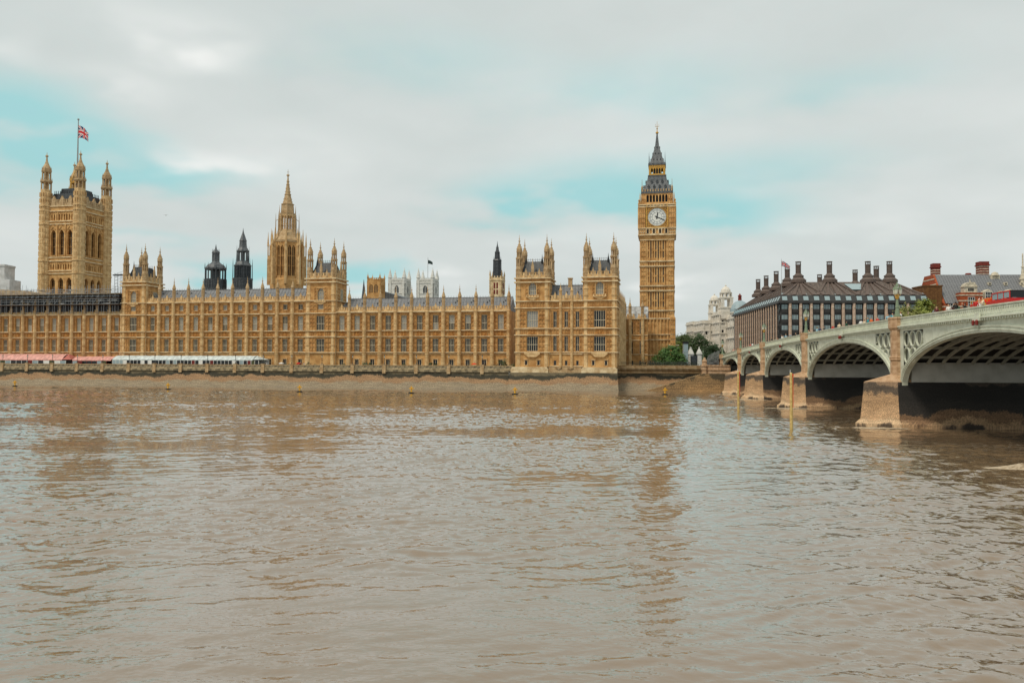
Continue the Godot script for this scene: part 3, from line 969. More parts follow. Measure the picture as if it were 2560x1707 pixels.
# kind: 0 two main floors, 1 with attic floor
func wing(called: String, label: String, u0: float, p: float, bays: int, attic: bool, top: Material, roofed := true, hip := 0.0, first_but := true, last_but := true):
	var u1 := u0 + p * bays
	var base := Vector3((u0 + u1) / 2, 6.3, WZ)
	var t := thing(called, label, "palace wing", PAL, base)
	var eave := 28.5 if attic else 24.65
	var ww := 1.9
	var f := p / 2 - 0.62
	var holes := [[-0.72, 0.72, 7.0, 9.15], [-ww / 2, ww / 2, 11.6, 15.9], [-ww / 2, ww / 2, 18.7, 23.5]]
	var fields := [[-f, -ww / 2 - 0.12, 11.75, 16.3, 1.5], [ww / 2 + 0.12, f, 11.75, 16.3, 1.5], [-f, -ww / 2 - 0.12, 18.8, 24.1, 1.3], [ww / 2 + 0.12, f, 18.8, 24.1, 1.3], [-f, -ww / 2 - 0.05, 16.75, 18.35, 1.6], [ww / 2 + 0.05, f, 16.75, 18.35, 1.6]]
	if attic:
		holes.append([-0.85, 0.85, 25.6, 27.5])
		fields.append_array([[-f, -0.95, 24.6, 28.2, 1.2], [0.95, f, 24.6, 28.2, 1.2], [-0.85, 0.85, 24.55, 25.5, 0.95, 3]])
	var bm := bay_mesh("bay%.2f%s" % [p, str(attic)], p, 6.3, eave, holes, fields)
	var pm := parapet_mesh(p - 1.0, 1.5, 0.3, true)
	for k in bays:
		var x := u0 + p * (k + 0.5) - base.x
		inst(t, "wall_bay", bm, M.ochre, Vector3(x, -6.3, 0))
		window(t, Vector3(x, 7.0 - 6.3, -0.35), 1.44, 2.15, 2, [], M.glass, 0.0)
		window(t, Vector3(x, 11.6 - 6.3, -0.35), ww, 4.3, 4, [2.15], M.glass, 0.3)
		var g: Material = M.blind if rng.randf() < 0.72 else M.glass
		var wn = window(t, Vector3(x, 18.7 - 6.3, -0.35), ww, 4.8, 4, [2.2], g, 0.35)
		if rng.randf() < 0.4:
			var lo := MB.new()
			lo.box(-0.9, 0.9, 0.1, 2.1, -0.088, -0.07)
			inst(wn, "blind", lo.mesh(), M.glass if g == M.blind else M.blind)
		inst(t, "carved_panel", carved_mesh(1.95, 1.6), M.carved, Vector3(x, 16.75 - 6.3, 0.0))
		inst(t, "parapet", pm, M.stone, Vector3(x, eave + 0.15 - 6.3, 0.1))
		if attic:
			window(t, Vector3(x, 25.6 - 6.3, -0.35), 1.7, 1.9, 3, [], M.blind if rng.randf() < 0.7 else M.glass, 0.3)
	# opening surrounds at ground floor
	var sm := MB.new()
	sm.box(-0.95, -0.72, 6.6, 9.35, 0, 0.14)
	sm.box(0.72, 0.95, 6.6, 9.35, 0, 0.14)
	sm.box(-1.05, 1.05, 9.35, 9.55, 0, 0.22)
	sm.box(-0.72, 0.72, 9.15, 9.35, 0, 0.14)
	var smm := sm.mesh()
	for k in bays:
		inst(t, "door_surround", smm, M.stone, Vector3(u0 + p * (k + 0.5) - base.x, -6.3, 0))
	var bands := [10.8, 11.45, 16.6, 18.55, 20.9, 13.75]
	if attic:
		bands.append(24.35)
	bands.append(eave)
	var bmsh := buttress_mesh(6.3, eave + 0.3, 1.15, 1.0, bands)
	for k in bays + 1:
		if (k == 0 and not first_but) or (k == bays and not last_but):
			continue
		var b := inst(t, "buttress", bmsh, M.stone, Vector3(u0 + p * k - base.x, -6.3, 0))
		inst(b, "pinnacle", pinnacle_mesh(8.2, 0.52), M.greystone, Vector3(0, eave + 0.3, 0.22))
	strip(t, "string_course", base, u0, u1, 11.45, 0.22, WZ, WZ + 0.5, M.palestone)
	strip(t, "string_course", base, u0, u1, 10.85, 0.16, WZ, WZ + 0.16, M.stone)
	strip(t, "string_course", base, u0, u1, 16.6, 0.2, WZ, WZ + 0.48, M.palestone)
	strip(t, "string_course", base, u0, u1, 18.55, 0.22, WZ, WZ + 0.52, M.palestone)
	if attic:
		strip(t, "string_course", base, u0, u1, 24.35, 0.26, WZ, WZ + 0.6, M.palestone)
	strip(t, "cornice", base, u0, u1, eave, 0.34, WZ, WZ + 0.75, M.palestone)
	var core := MB.new()
	core.o = base
	core.box(u0 + 0.02, u1 - 0.02, 6.3, eave + 0.1, WZ - 13.4, WZ - 0.62)
	part(t, "rear_wall", core, M.ochre)
	if roofed:
		roof(t, base, u0, u1, eave + 0.1, (33.3 if attic else 29.5), WZ - 0.9, WZ - 6.6, 1.35, M.slate, "roof", hip)
		var yr := eave + 0.1
		var hr := (33.3 if attic else 29.5) - yr
		for k in bays:
			var x := u0 + p * (k + 0.5) - base.x
			for e in [[-0.75, 0.24, 1.0], [1.25, 0.24, 1.0], [0.0, 0.62, 0.55], [0.5, 0.74, 0.5]]:
				if attic and e[1] < 0.3 and rng.randf() < 0.4:
					continue
				var vm := inst(t, "roof_vent", vent_mesh(), M.leaddark, Vector3(x + e[0], yr + hr * e[1] - 6.3, -0.9 - 5.7 * e[1] + 0.2))
				vm.scale = Vector3.ONE * e[2]
	return t

# a square tower rising out of the front with four corner turrets
func gothic_tower(called: String, label: String, u0: float, u1: float, w0: float, w1: float, yb: float, yc: float, ww: float, roof_top: float, full_front: bool, side_windows: bool):
	var base := Vector3((u0 + u1) / 2, 6.3, (w0 + w1) / 2)
	var t := thing(called, label, "palace tower", PAL, base)
	var cx := (u0 + u1) / 2
	var wd := u1 - u0
	var d := w0 - w1
	# front wall, all floors
	var holes := []
	if full_front:
		holes = [[-ww / 2, ww / 2, 11.7, 16.2], [-ww / 2, ww / 2, 18.9, 23.9]]
	var ax := 1.15
	holes.append([-ax, ax, 28.6, 32.6])
	if full_front:
		holes.append_array([[-2.3, -1.5, 7.45, 8.9], [1.5, 2.3, 7.45, 8.9]])
	if not full_front:
		holes.append([-ww / 2, ww / 2, 11.6, 15.9])
		holes.append([-ww / 2, ww / 2, 18.7, 23.5])
		holes.append([-1.0, 1.0, 25.6, 27.5])
	var fm := MB.new()
	fm.wall(-wd / 2, wd / 2, yb, yc, -0.7, 0.0, holes)
	var fl := wd / 2 - 1.25
	for side in [-1.0, 1.0]:
		var a: float = minf(side * (ww / 2 + 0.25), side * fl)
		var b: float = maxf(side * (ww / 2 + 0.25), side * fl)
		panelling(fm, a, b, 11.8, 16.3, 1.5, 2)
		panelling(fm, a, b, 18.9, 24.1, 1.3, 2)
		panelling(fm, a, b, 16.9, 18.3, 1.4, 3)
		a = minf(side * 1.35, side * 2.15)
		b = maxf(side * 1.35, side * 2.15)
		panelling(fm, a, b, 28.4, 32.8, 1.1, 1)
		if full_front:
			panelling(fm, minf(side * 0.2, side * fl), maxf(side * 0.2, side * fl), 25.0, 26.6, 1.6, 5)
		else:
			panelling(fm, minf(side * 1.2, side * fl), maxf(side * 1.2, side * fl), 24.6, 28.1, 1.2, 2)
	panelling(fm, -fl, fl, yc - 1.1, yc - 0.1, 1.0, 9)
	fm.arch_head(-ax, ax, 32.6, 1.3, -0.6, -0.02, 6)
	part(t, "front_wall", fm, M.ochre, Vector3(0, -6.3, d / 2))
	# hood mould over the arched window and small oriel balcony under it
	var hm := MB.new()
	hm.box(-ax - 0.3, -ax, 28.4, 32.2, 0, 0.16)
	hm.box(ax, ax + 0.3, 28.4, 32.2, 0, 0.16)
	hm.box(-ax - 0.3, ax + 0.3, 32.62, 32.85, 0, 0.2)
	hm.box(-ax - 0.9, ax + 0.9, 27.95, 28.2, 0, 0.55)
	for k in 5:
		hm.box(-ax - 0.8 + k * (2 * ax + 1.2) / 4.0, -ax - 0.4 + k * (2 * ax + 1.2) / 4.0, 28.2, 28.75, 0.3, 0.5)
	hm.slab(PackedVector2Array([Vector2(-ax - 0.7, 27.95), Vector2(ax + 0.7, 27.95), Vector2(ax * 0.5, 27.2), Vector2(-ax * 0.5, 27.2)]), 0.0, 0.35)
	part(t, "balcony", hm, M.stone, Vector3(0, -6.3, d / 2))
	window(t, Vector3(0, 28.6 - 6.3, d / 2 - 0.4), 2 * ax, 4.0, 4, [1.3, 2.8], M.blind, 0.4)
	if full_front:
		for sx in [-1.9, 1.9]:
			window(t, Vector3(sx, 7.45 - 6.3, d / 2 - 0.35), 0.8, 1.45, 1, [], M.glass)
			var ws := MB.new()
			ws.box(-0.6, -0.4, 7.3, 9.05, 0, 0.14)
			ws.box(0.4, 0.6, 7.3, 9.05, 0, 0.14)
			ws.box(-0.7, 0.7, 9.05, 9.3, 0, 0.3)
			part(t, "window_surround", ws, M.stone, Vector3(sx, -6.3, d / 2))
		var ob := MB.new()
		ob.slab(PackedVector2Array([Vector2(-2.3, 10.75), Vector2(2.3, 10.75), Vector2(1.3, 9.95), Vector2(-1.3, 9.95)]), 0, 0.55)
		ob.box(-2.4, 2.4, 10.75, 11.2, 0, 0.6)
		part(t, "window_corbel", ob, M.stone, Vector3(0, -6.3, d / 2))
		window(t, Vector3(0, 11.7 - 6.3, d / 2 - 0.35), ww, 4.5, 5, [2.0], M.glass, 0.3)
		window(t, Vector3(0, 18.9 - 6.3, d / 2 - 0.35), ww, 5.0, 5, [2.1], M.blind if u0 < -15 else M.glass, 0.35)
	else:
		window(t, Vector3(0, 11.6 - 6.3, d / 2 - 0.35), ww, 4.3, 5, [2.1], M.glass, 0.3)
		window(t, Vector3(0, 18.7 - 6.3, d / 2 - 0.35), ww, 4.8, 5, [2.2], M.glass, 0.35)
		window(t, Vector3(0, 25.6 - 6.3, d / 2 - 0.35), 2.0, 1.9, 4, [], M.blind, 0.3)
	inst(t, "carved_panel", carved_mesh(2.6, 1.6), M.carved, Vector3(0, 16.8 - 6.3, d / 2))
	# body, side and back walls
	var core := MB.new()
	core.o = base
	core.box(u0, u1, 6.3, yc, w1, w0 - 0.72)
	part(t, "side_walls", core, M.ochre)
	var sd := MB.new()
	panelling(sd, -d / 2 + 1.2, -1.4, 28.4, 32.8, 1.1, 2)
	panelling(sd, 1.4, d / 2 - 1.2, 28.4, 32.8, 1.1, 2)
	panelling(sd, -d / 2 + 1.2, d / 2 - 1.2, yc - 1.1, yc - 0.1, 1.0, 8)
	if side_windows:
		for y in [11.7, 18.9]:
			panelling(sd, -d / 2 + 1.2, d / 2 - 1.2, y, y + 4.6, 1.5, 6)
	part(t, "side_panelling", sd, M.stone, Vector3(wd / 2, -6.3, -0.3), PI / 2)
	window(t, Vector3(wd / 2 + 0.12, 28.6 - 6.3, -0.3), 2.0, 4.0, 3, [1.3, 2.8], M.blind, 0.4, PI / 2)
	# strings, cornice, parapet
	for y in [11.35, 16.6, 18.55] + ([24.8, 26.85] if full_front else [24.35, 28.5]):
		var s := MB.new()
		s.box(-wd / 2 - 0.4, wd / 2 + 0.4, y - 0.13, y + 0.13, -d / 2, d / 2 + 0.46)
		part(t, "string_course", s, M.palestone, Vector3(0, -6.3, 0))
	for y in [yc - 1.2, yc]:
		var s := MB.new()
		s.box(-wd / 2 - 0.5, wd / 2 + 0.5, y - 0.18, y + 0.18, -d / 2 - 0.5, d / 2 + 0.62)
		part(t, "cornice", s, M.palestone, Vector3(0, -6.3, 0))
	var pm := parapet_mesh(wd - 2.0, 1.7, 0.3, false)
	var pd := parapet_mesh(d - 2.0, 1.7, 0.3, false)
	inst(t, "parapet", pm, M.stone, Vector3(0, yc + 0.16 - 6.3, d / 2))
	inst(t, "parapet", pm, M.stone, Vector3(0, yc + 0.16 - 6.3, -d / 2), PI)
	inst(t, "parapet", pd, M.stone, Vector3(wd / 2, yc + 0.16 - 6.3, 0), PI / 2)
	inst(t, "parapet", pd, M.stone, Vector3(-wd / 2, yc + 0.16 - 6.3, 0), -PI / 2)
	# gabled niches standing on the parapet
	var gn := MB.new()
	gn.slab(PackedVector2Array([Vector2(-0.42, 0), Vector2(0.42, 0), Vector2(0.42, 3.6), Vector2(0.12, 4.9), Vector2(0, 6.0), Vector2(-0.12, 4.9), Vector2(-0.42, 3.6)]), -0.35, 0.1)
	gn.box(-0.22, 0.22, 1.6, 3.2, 0.1, 0.16)
	var gs := MB.new()
	gs.slab(PackedVector2Array([Vector2(-0.4, 0), Vector2(0.4, 0), Vector2(0.4, 1.8), Vector2(0.1, 2.6), Vector2(0, 3.2), Vector2(-0.1, 2.6), Vector2(-0.4, 1.8)]), -0.3, 0.12)
	var gnm := gn.mesh()
	var gsm := gs.mesh()
	for e in [[0.0, d / 2, 0.0], [wd / 2, 0.0, PI / 2]]:
		inst(t, "gabled_niche", gnm, M.greystone, Vector3(e[0], yc - 6.3, e[1]), e[2])
	for sx in [-1.0, 1.0]:
		inst(t, "gabled_niche", gsm, M.greystone, Vector3(sx * wd * 0.2, yc - 6.3, d / 2))
		inst(t, "gabled_niche", gsm, M.greystone, Vector3(wd / 2, yc - 6.3, sx * d * 0.2), PI / 2)
	# steep iron roof
	var rf := MB.new()
	var rr := minf(wd, d) / 2
	rf.plan(PackedVector2Array([Vector2(-wd / 2 + 0.7, -d / 2 + 0.7), Vector2(wd / 2 - 0.7, -d / 2 + 0.7), Vector2(wd / 2 - 0.7, d / 2 - 0.7), Vector2(-wd / 2 + 0.7, d / 2 - 0.7)]), yc, roof_top, PackedVector2Array([Vector2(-wd / 2 + 2.6, -d / 2 + 2.6), Vector2(wd / 2 - 2.6, -d / 2 + 2.6), Vector2(wd / 2 - 2.6, d / 2 - 2.6), Vector2(-wd / 2 + 2.6, d / 2 - 2.6)]))
	for k in 6:
		var x := lerpf(-1.0, 1.0, k / 5.0)
		rf.tube(Vector3(x * (wd / 2 - 0.8), yc + 0.1, d / 2 - 0.68), Vector3(x * (wd / 2 - 2.6), roof_top, d / 2 - 2.58), 0.06, 4)
		rf.tube(Vector3(wd / 2 - 0.68, yc + 0.1, x * (d / 2 - 0.8)), Vector3(wd / 2 - 2.58, roof_top, x * (d / 2 - 2.6)), 0.06, 4)
	var rmesh := part(t, "roof", rf, M.ironroof, Vector3(0, -6.3, 0))
	var cr := MB.new()
	for k in 8:
		var x := lerpf(-wd / 2 + 2.6, wd / 2 - 2.6, k / 7.0)
		cr.cbox(Vector3(x, roof_top + 0.45, d / 2 - 2.6), Vector3(0.07, 0.9, 0.07))
		cr.cbox(Vector3(x, roof_top + 0.45, -d / 2 + 2.6), Vector3(0.07, 0.9, 0.07))
	cr.box(-wd / 2 + 2.6, wd / 2 - 2.6, roof_top + 0.55, roof_top + 0.62, d / 2 - 2.63, d / 2 - 2.57)
	for sx in [-1.0, 1.0]:
		cr.rings(sx * (wd / 2 - 2.6), d / 2 - 2.6, 4, [[roof_top - 0.6, 0.5], [roof_top + 1.2, 0.12], [roof_top + 2.2, 0.02]])
	inst(rmesh, "cresting", cr.mesh(), M.iron)
	# corner shafts and turrets
	for sx in [-1.0, 1.0]:
		for sz in [-1.0, 1.0]:
			var ex: float = sx * (wd / 2 - 0.85)
			var ez: float = sz * (d / 2 - 0.85)
			if sz > 0:
				var cs := MB.new()
				cs.rings(0, 0, 8, [[yb, 1.12], [yc - 0.2, 1.08]], PI / 8)
				for y in [10.85, 11.35, 16.6, 18.55, 24.8, 26.8, 28.5, 30.6, 13.8, 21.2]:
					cs.rings(0, 0, 8, [[y - 0.1, 1.25], [y + 0.1, 1.25]], PI / 8)
				part(t, "corner_shaft", cs, M.stone, Vector3(ex, -6.3, ez))
			turret_part(t, Vector3(ex, yc + 0.1 - 6.3, ez), 1.02, 3.6, 2.6, 2.0, 5.2, M.greystone)
	return t

func make_palace():
	# long front from the left edge of the view to the corner pavilion
	wing("palace_wing", "scaffold-topped palace wing at the far left of the river front", -232.4, 5.02, 12, false, M.slate, false, 0.0, true, true)
	wing("palace_wing", "tall central palace wing with attic windows between two front towers", -163.35, 5.52, 11, true, M.slate, true, 1.5, false, true)
	wing("palace_wing", "lower palace wing between the middle tower and the corner pavilion", -93.4, 5.36, 11, false, M.slate, true, 3.0, false, true)
	gothic_tower("palace_tower", "turreted front tower next to the scaffolded wing", -172.0, -162.9, WZ + 1.0, WZ - 9.0, 6.3, 35.8, 2.8, 41.3, false, false)
	gothic_tower("palace_tower", "turreted front tower right of the tall central spire", -102.9, -92.7, WZ + 1.0, WZ - 8.5, 6.3, 35.8, 2.9, 41.3, false, false)
	# corner pavilion: two towers and a lower middle
	gothic_tower("palace_tower", "left tower of the corner pavilion above the river wall", -30.45, -20.2, 0.0, -10.6, 6.95, 33.8, 3.4, 39.2, true, false)
	gothic_tower("palace_tower", "right tower of the corner pavilion nearest the clock tower", -9.9, 0.0, 0.0, -10.6, 6.95, 33.8, 3.4, 39.2, true, true)
	pavilion_middle()
	north_return()

func pavilion_middle():
	var u0 := -20.15
	var u1 := -9.95
	var base := Vector3(-15.05, 6.95, -5)
	var t := thing("palace_wing", "short middle block joining the two corner pavilion towers", "palace wing", PAL, base)
	var p := (u1 - u0) / 3.0
	var holes := [[-0.4, 0.4, 7.4, 8.9], [-0.52, 0.52, 11.7, 16.2], [-0.52, 0.52, 18.9, 23.7]]
	var f := p / 2 - 0.45
	var fields := [[-f, -0.65, 11.8, 16.3, 1.5], [0.65, f, 11.8, 16.3, 1.5], [-f, -0.65, 18.9, 24.2, 1.3], [0.65, f, 18.9, 24.2, 1.3], [-f, f, 16.85, 18.3, 1.45, 3], [-f, f, 25.0, 26.6, 1.6, 5]]
	var bm := bay_mesh("pavmid", p, 6.95, 26.8, holes, fields)
	for k in 3:
		var x := u0 + p * (k + 0.5) - base.x
		inst(t, "wall_bay", bm, M.ochre, Vector3(x, -6.95, 4.6))
		window(t, Vector3(x, 0.45, 4.25), 0.8, 1.5, 1, [], M.glass)
		window(t, Vector3(x, 11.7 - 6.95, 4.25), 1.04, 4.5, 2, [2.0], M.glass, 0.3)
		window(t, Vector3(x, 18.9 - 6.95, 4.25), 1.04, 4.8, 2, [2.1], M.glass, 0.3)
		inst(t, "parapet", parapet_mesh(p - 0.7, 1.6, 0.3, true), M.stone, Vector3(x, 26.95 - 6.95, 4.7))
	var bmsh := buttress_mesh(6.95, 27.0, 0.8, 0.55, [10.85, 11.4, 16.6, 18.55, 20.9, 24.8, 26.85])
	for k in [1, 2]:
		var b := inst(t, "buttress", bmsh, M.stone, Vector3(u0 + p * k - base.x, -6.95, 4.6))
		inst(b, "pinnacle", pinnacle_mesh(5.4, 0.42), M.stone, Vector3(0, 27.0, 0.1))
	for y in [7.2, 10.85, 11.4, 16.6, 18.55, 24.8]:
		strip(t, "string_course", base, u0, u1, y, 0.2, -0.4, -0.14, M.palestone)
	strip(t, "cornice", base, u0, u1, 26.85, 0.28, -0.4, 0.1, M.palestone)
	var core := MB.new()
	core.o = base
	core.box(u0, u1, 6.3, 26.8, -10.5, -1.05)
	part(t, "rear_wall", core, M.ochre)
	roof(t, base, u0, u1, 26.9, 32.0, -1.3, -5.6, 0.9, M.slate)
	for k in 3:
		var x := u0 + p * (k + 0.5) - base.x
		for e in [[0.0, 0.3], [-0.2, 0.55], [0.6, 0.75]]:
			var vm := inst(t, "roof_vent", vent_mesh(), M.leaddark, Vector3(x + e[0], 26.9 + 5.1 * e[1] - 6.95, 3.7 - 4.3 * e[1] + 0.15))
			vm.scale = Vector3.ONE * 0.55
	var ch := MB.new()
	ch.o = base
	ch.box(-15.1, -13.9, 31.0, 34.0, -6.2, -5.0)
	ch.box(-15.25, -13.75, 34.0, 34.3, -6.35, -4.85)
	part(t, "chimney", ch, M.greystone)

func north_return():
	# long side wall running back from the pavilion
	var t := thing("palace_wing", "narrow side range running back beside the corner pavilion", "palace wing", PAL, Vector3(-5, 6.3, -27))
	var base := Vector3(-5, 6.3, -27)
	var p := 4.25
	var holes := [[-0.8, 0.8, 11.7, 16.1], [-0.8, 0.8, 18.8, 23.4]]
	var f := p / 2 - 0.5
	var bm := bay_mesh("northside", p, 6.3, 24.6, holes, [[-f, -0.95, 11.8, 16.3, 1.5], [0.95, f, 11.8, 16.3, 1.5], [-f, -0.95, 18.9, 24.2, 1.3], [0.95, f, 18.9, 24.2, 1.3], [-f, f, 16.8, 18.3, 1.5, 4]])
	var bmsh := buttress_mesh(6.3, 25.0, 1.0, 0.6, [10.85, 11.45, 16.6, 18.55, 20.9, 24.65])
	for k in 8:
		var w := -10.7 - p * (k + 0.5)
		inst(t, "wall_bay", bm, M.ochre, Vector3(-0.6, 0, w + 27) - Vector3(-5, 6.3, 0), PI / 2)
		window(t, Vector3(-0.95 + 5, 5.4, w + 27), 1.6, 4.4, 3, [2.1], M.glass, 0.3, PI / 2)
		window(t, Vector3(-0.95 + 5, 12.5, w + 27), 1.6, 4.6, 3, [2.1], M.glass, 0.3, PI / 2)
		var b := inst(t, "buttress", bmsh, M.stone, Vector3(-0.6 + 5, -6.3, w - p / 2 + 27), PI / 2)
		inst(b, "pinnacle", pinnacle_mesh(7.0, 0.5), M.greystone, Vector3(0, 25.0, 0.2))
		inst(t, "parapet", parapet_mesh(p - 0.9, 1.5, 0.3, true), M.stone, Vector3(-0.5 + 5, 24.75 - 6.3, w + 27), PI / 2)
	for y in [11.45, 16.6, 18.55, 24.6]:
		var s := MB.new()
		s.o = base
		s.box(-0.6, -0.28, y - 0.12, y + 0.12, -44.7, -10.7)
		part(t, "string_course", s, M.palestone)
	var core := MB.new()
	core.o = base
	core.box(-9.5, -1.22, 6.3, 24.6, -44.7, -10.7)
	part(t, "rear_wall", core, M.ochre)
	# return range facing the river beside the clock tower
	base = Vector3(3.2, 6.3, -45)
	t = thing("palace_wing", "shaded return range tucked against the clock tower's left side", "palace wing", PAL, base)
	p = 3.9
	bm = bay_mesh("retbay", p, 6.3, 23.9, [[-0.75, 0.75, 11.6, 15.9], [-0.75, 0.75, 18.5, 22.9], [-0.9, 0.9, 6.6, 9.3]], [[-1.6, -0.9, 11.7, 16.0, 1.5], [0.9, 1.6, 11.7, 16.0, 1.5], [-1.6, -0.9, 18.5, 23.4, 1.3], [0.9, 1.6, 18.5, 23.4, 1.3]])
	bmsh = buttress_mesh(6.3, 24.2, 1.1, 0.7, [10.85, 11.45, 16.4, 18.2, 20.6, 23.9])
	for k in 2:
		var x := -0.35 + p * (k + 0.5)
		inst(t, "wall_bay", bm, M.ochre, Vector3(x - 3.2, -6.3, 0))
		window(t, Vector3(x - 3.2, 0.3, -0.35), 1.8, 2.7, 2, [], M.glass)
		window(t, Vector3(x - 3.2, 5.3, -0.35), 1.5, 4.3, 3, [2.0], M.glass, 0.3)
		window(t, Vector3(x - 3.2, 12.2, -0.35), 1.5, 4.4, 3, [2.0], M.glass, 0.3)
		inst(t, "carved_panel", carved_mesh(1.8, 1.5), M.carved, Vector3(x - 3.2, 10.3, 0))
		inst(t, "parapet", parapet_mesh(p - 0.9, 1.5, 0.3, true), M.stone, Vector3(x - 3.2, 24.05 - 6.3, 0.1))
	for k in 2:
		var b := inst(t, "buttress", bmsh, M.stone, Vector3(-0.35 + p * (k + 0.55) - 3.2 - (0.4 if k == 0 else 0.0), -6.3, 0))
		inst(b, "pinnacle", pinnacle_mesh(7.4, 0.5), M.greystone, Vector3(0, 24.2, 0.2))
	for y in [11.45, 16.4, 18.2]:
		strip(t, "string_course", base, -0.35, 7.5, y, 0.2, -45, -44.74, M.palestone)
	strip(t, "cornice", base, -0.35, 7.5, 23.9, 0.28, -45, -44.5, M.palestone)
	core = MB.new()
	core.o = base
	core.box(-0.3, 7.4, 6.3, 24.0, -52, -45.62)
	part(t, "rear_wall", core, M.ochre)
	roof(t, base, -0.3, 7.5, 24.0, 28.3, -46.0, -50.0, 0.9, M.tarp)

# ---------------------------------------------------------------- clock tower
func sq(h: float) -> PackedVector2Array:
	return PackedVector2Array([Vector2(-h, -h), Vector2(h, -h), Vector2(h, h), Vector2(-h, h)])

# four copies of a face mesh, one to each side at distance d
func four(t: Node3D, called: String, mesh: Mesh, m: Material, y: float, d: float):
	for k in 4:
		var a := PI / 2 * k
		inst(t, called, mesh, m, Vector3(sin(a) * d, y, cos(a) * d), a)

func make_clock_tower():
	var at := Vector3(53.56, 6.3, -304.2)
	var t := thing("clock_tower", "tall golden clock tower with dark spire right of centre", "clock tower", Transform3D(Basis.IDENTITY, Vector3.ZERO), at, "", -deg_to_rad(10.6))
	var b := -6.3
	var h := 6.0
	# core
	var mb := MB.new()
	mb.plan(sq(6.0), 6.3, 24.6)
	mb.plan(sq(5.4), 24.6, 54.0)
	part(t, "shaft_core", mb, M.towerstone, Vector3(0, b, 0))
	# four shaft faces: corner piers with slender columns, and sunk strips between ribs
	mb = MB.new()
	var levels := [[24.9, 27.2], [27.9, 34.4], [35.0, 36.1], [36.8, 43.3], [43.9, 45.1], [45.7, 53.0]]
	for side in [-1.0, 1.0]:
		var x0: float = minf(side * 3.75, side * 5.95)
		var x1: float = maxf(side * 3.75, side * 5.95)
		mb.box(x0, x1, 24.6, 53.5, -0.3, 0.28)
		for l in levels:
			panelling_at(mb, x0 + 0.25, x1 - 0.25, l[0], l[1], 1.7, 2, 0.28)
	for k in 9:
		var x := -3.52 + 0.88 * k
		mb.box(x - 0.23, x + 0.23, 24.6, 53.0, -0.34, 0.2)
	for l in levels:
		for k in 8:
			var x := -3.08 + 0.88 * k
			mb.arch_head(x - 0.21, x + 0.21, l[1], 0.45, -0.32, 0.12, 3)
			mb.box(x - 0.21, x + 0.21, l[1], l[1] + 0.3, -0.32, 0.12)
			if l[1] - l[0] > 3.0 and k % 3 != 1:
				mb.box(x - 0.21, x + 0.21, l[0], l[0] + 0.9, -0.32, 0.08)
				mb.box(x - 0.21, x + 0.21, (l[0] + l[1]) / 2 - 0.3, (l[0] + l[1]) / 2 + 0.3, -0.32, 0.0)
	four(t, "shaft_face", mb.mesh(), M.towerstone, b, 5.72)
	# slit windows in the sunk strips
	for l in levels:
		if l[1] - l[0] > 3.0:
			for k in [1, 3, 4, 6]:
				var sl := MB.new()
				var x: float = -3.08 + 0.88 * k
				sl.box(x - 0.2, x + 0.2, l[0] + 0.95, l[1] - 0.3, 0.0, 0.05)
				four(t, "slit_window", sl.mesh(), M.leaddark, b, 5.4)
	# bands
	for y in [24.6, 27.5, 34.7, 36.45, 43.6, 45.4]:
		mb = MB.new()
		mb.plan(sq(6.36), y - 0.18, y + 0.18)
		mb.plan(sq(6.12), y - 0.36, y - 0.18)
		part(t, "string_course", mb, M.palestone, Vector3(0, b, 0))
	# lower stage, slightly wider, with corner buttresses
	mb = MB.new()
	for k in 7:
		var x := -3.7 + 7.4 * k / 6.0
		mb.box(x - 0.22, x + 0.22, 8.6, 24.3, 0, 0.42)
	for l in [[11.6, 16.3], [18.9, 24.0]]:
		for k in 6:
			var x := -3.08 + 7.4 / 6.0 * k
			mb.arch_head(x - 0.4, x + 0.4, l[1], 0.5, 0, 0.3, 4)
			if k % 2 == 0:
				mb.cbox(Vector3(x, (l[0] + l[1]) / 2 + 1.0, 0.05), Vector3(0.5, 0.6, 0.12))
	panelling(mb, -3.7, 3.7, 17.1, 18.6, 1.5, 8)
	four(t, "base_face", mb.mesh(), M.towerstone, b, 6.0)
	for sx in [-1.0, 1.0]:
		for sz in [-1.0, 1.0]:
			mb = MB.new()
			mb.plan(PackedVector2Array([Vector2(-1.0, -1.0), Vector2(1.0, -1.0), Vector2(1.0, 1.0), Vector2(-1.0, 1.0)]), 6.3, 24.8)
			panelling_at(mb, -0.8, 0.8, 9.0, 24.2, 1.7, 2, 1.0)
			mb.rings(0, 0, 4, [[24.8, 1.2], [25.6, 0.9], [26.4, 0.5], [28.2, 0.05]], PI / 4)
			var cb := part(t, "corner_buttress", mb, M.towerstone, Vector3(sx * 5.55, b, sz * 5.55))
	for y in [8.5, 16.9, 18.8, 11.4]:
		mb = MB.new()
		mb.plan(sq(6.62), y - 0.12, y + 0.12)
		part(t, "string_course", mb, M.palestone, Vector3(0, b, 0))
	# corbelled arcade below the clock
	mb = MB.new()
	mb.plan(sq(5.95), 53.0, 54.9, sq(6.5))
	mb.plan(sq(6.5), 54.9, 57.3)
	part(t, "arcade_stage", mb, M.towerstone, Vector3(0, b, 0))
	mb = MB.new()
	for k in 8:
		var x := -3.85 + 7.7 * k / 7.0
		mb.box(x - 0.14, x + 0.14, 55.0, 57.1, 0, 0.3)
		if k < 7:
			mb.arch_head(x + 0.14, x + 0.96, 57.1, 0.5, 0, 0.24, 4)
	mb.box(-3.99, 3.99, 55.0, 55.35, 0, 0.3)
	for sx in [-1.0, 1.0]:
		panelling_at(mb, minf(sx * 4.2, sx * 6.4), maxf(sx * 4.2, sx * 6.4), 55.0, 57.1, 1.0, 3, 0.0)
	four(t, "arcade", mb.mesh(), M.palestone, b, 6.5)
	mb = MB.new()
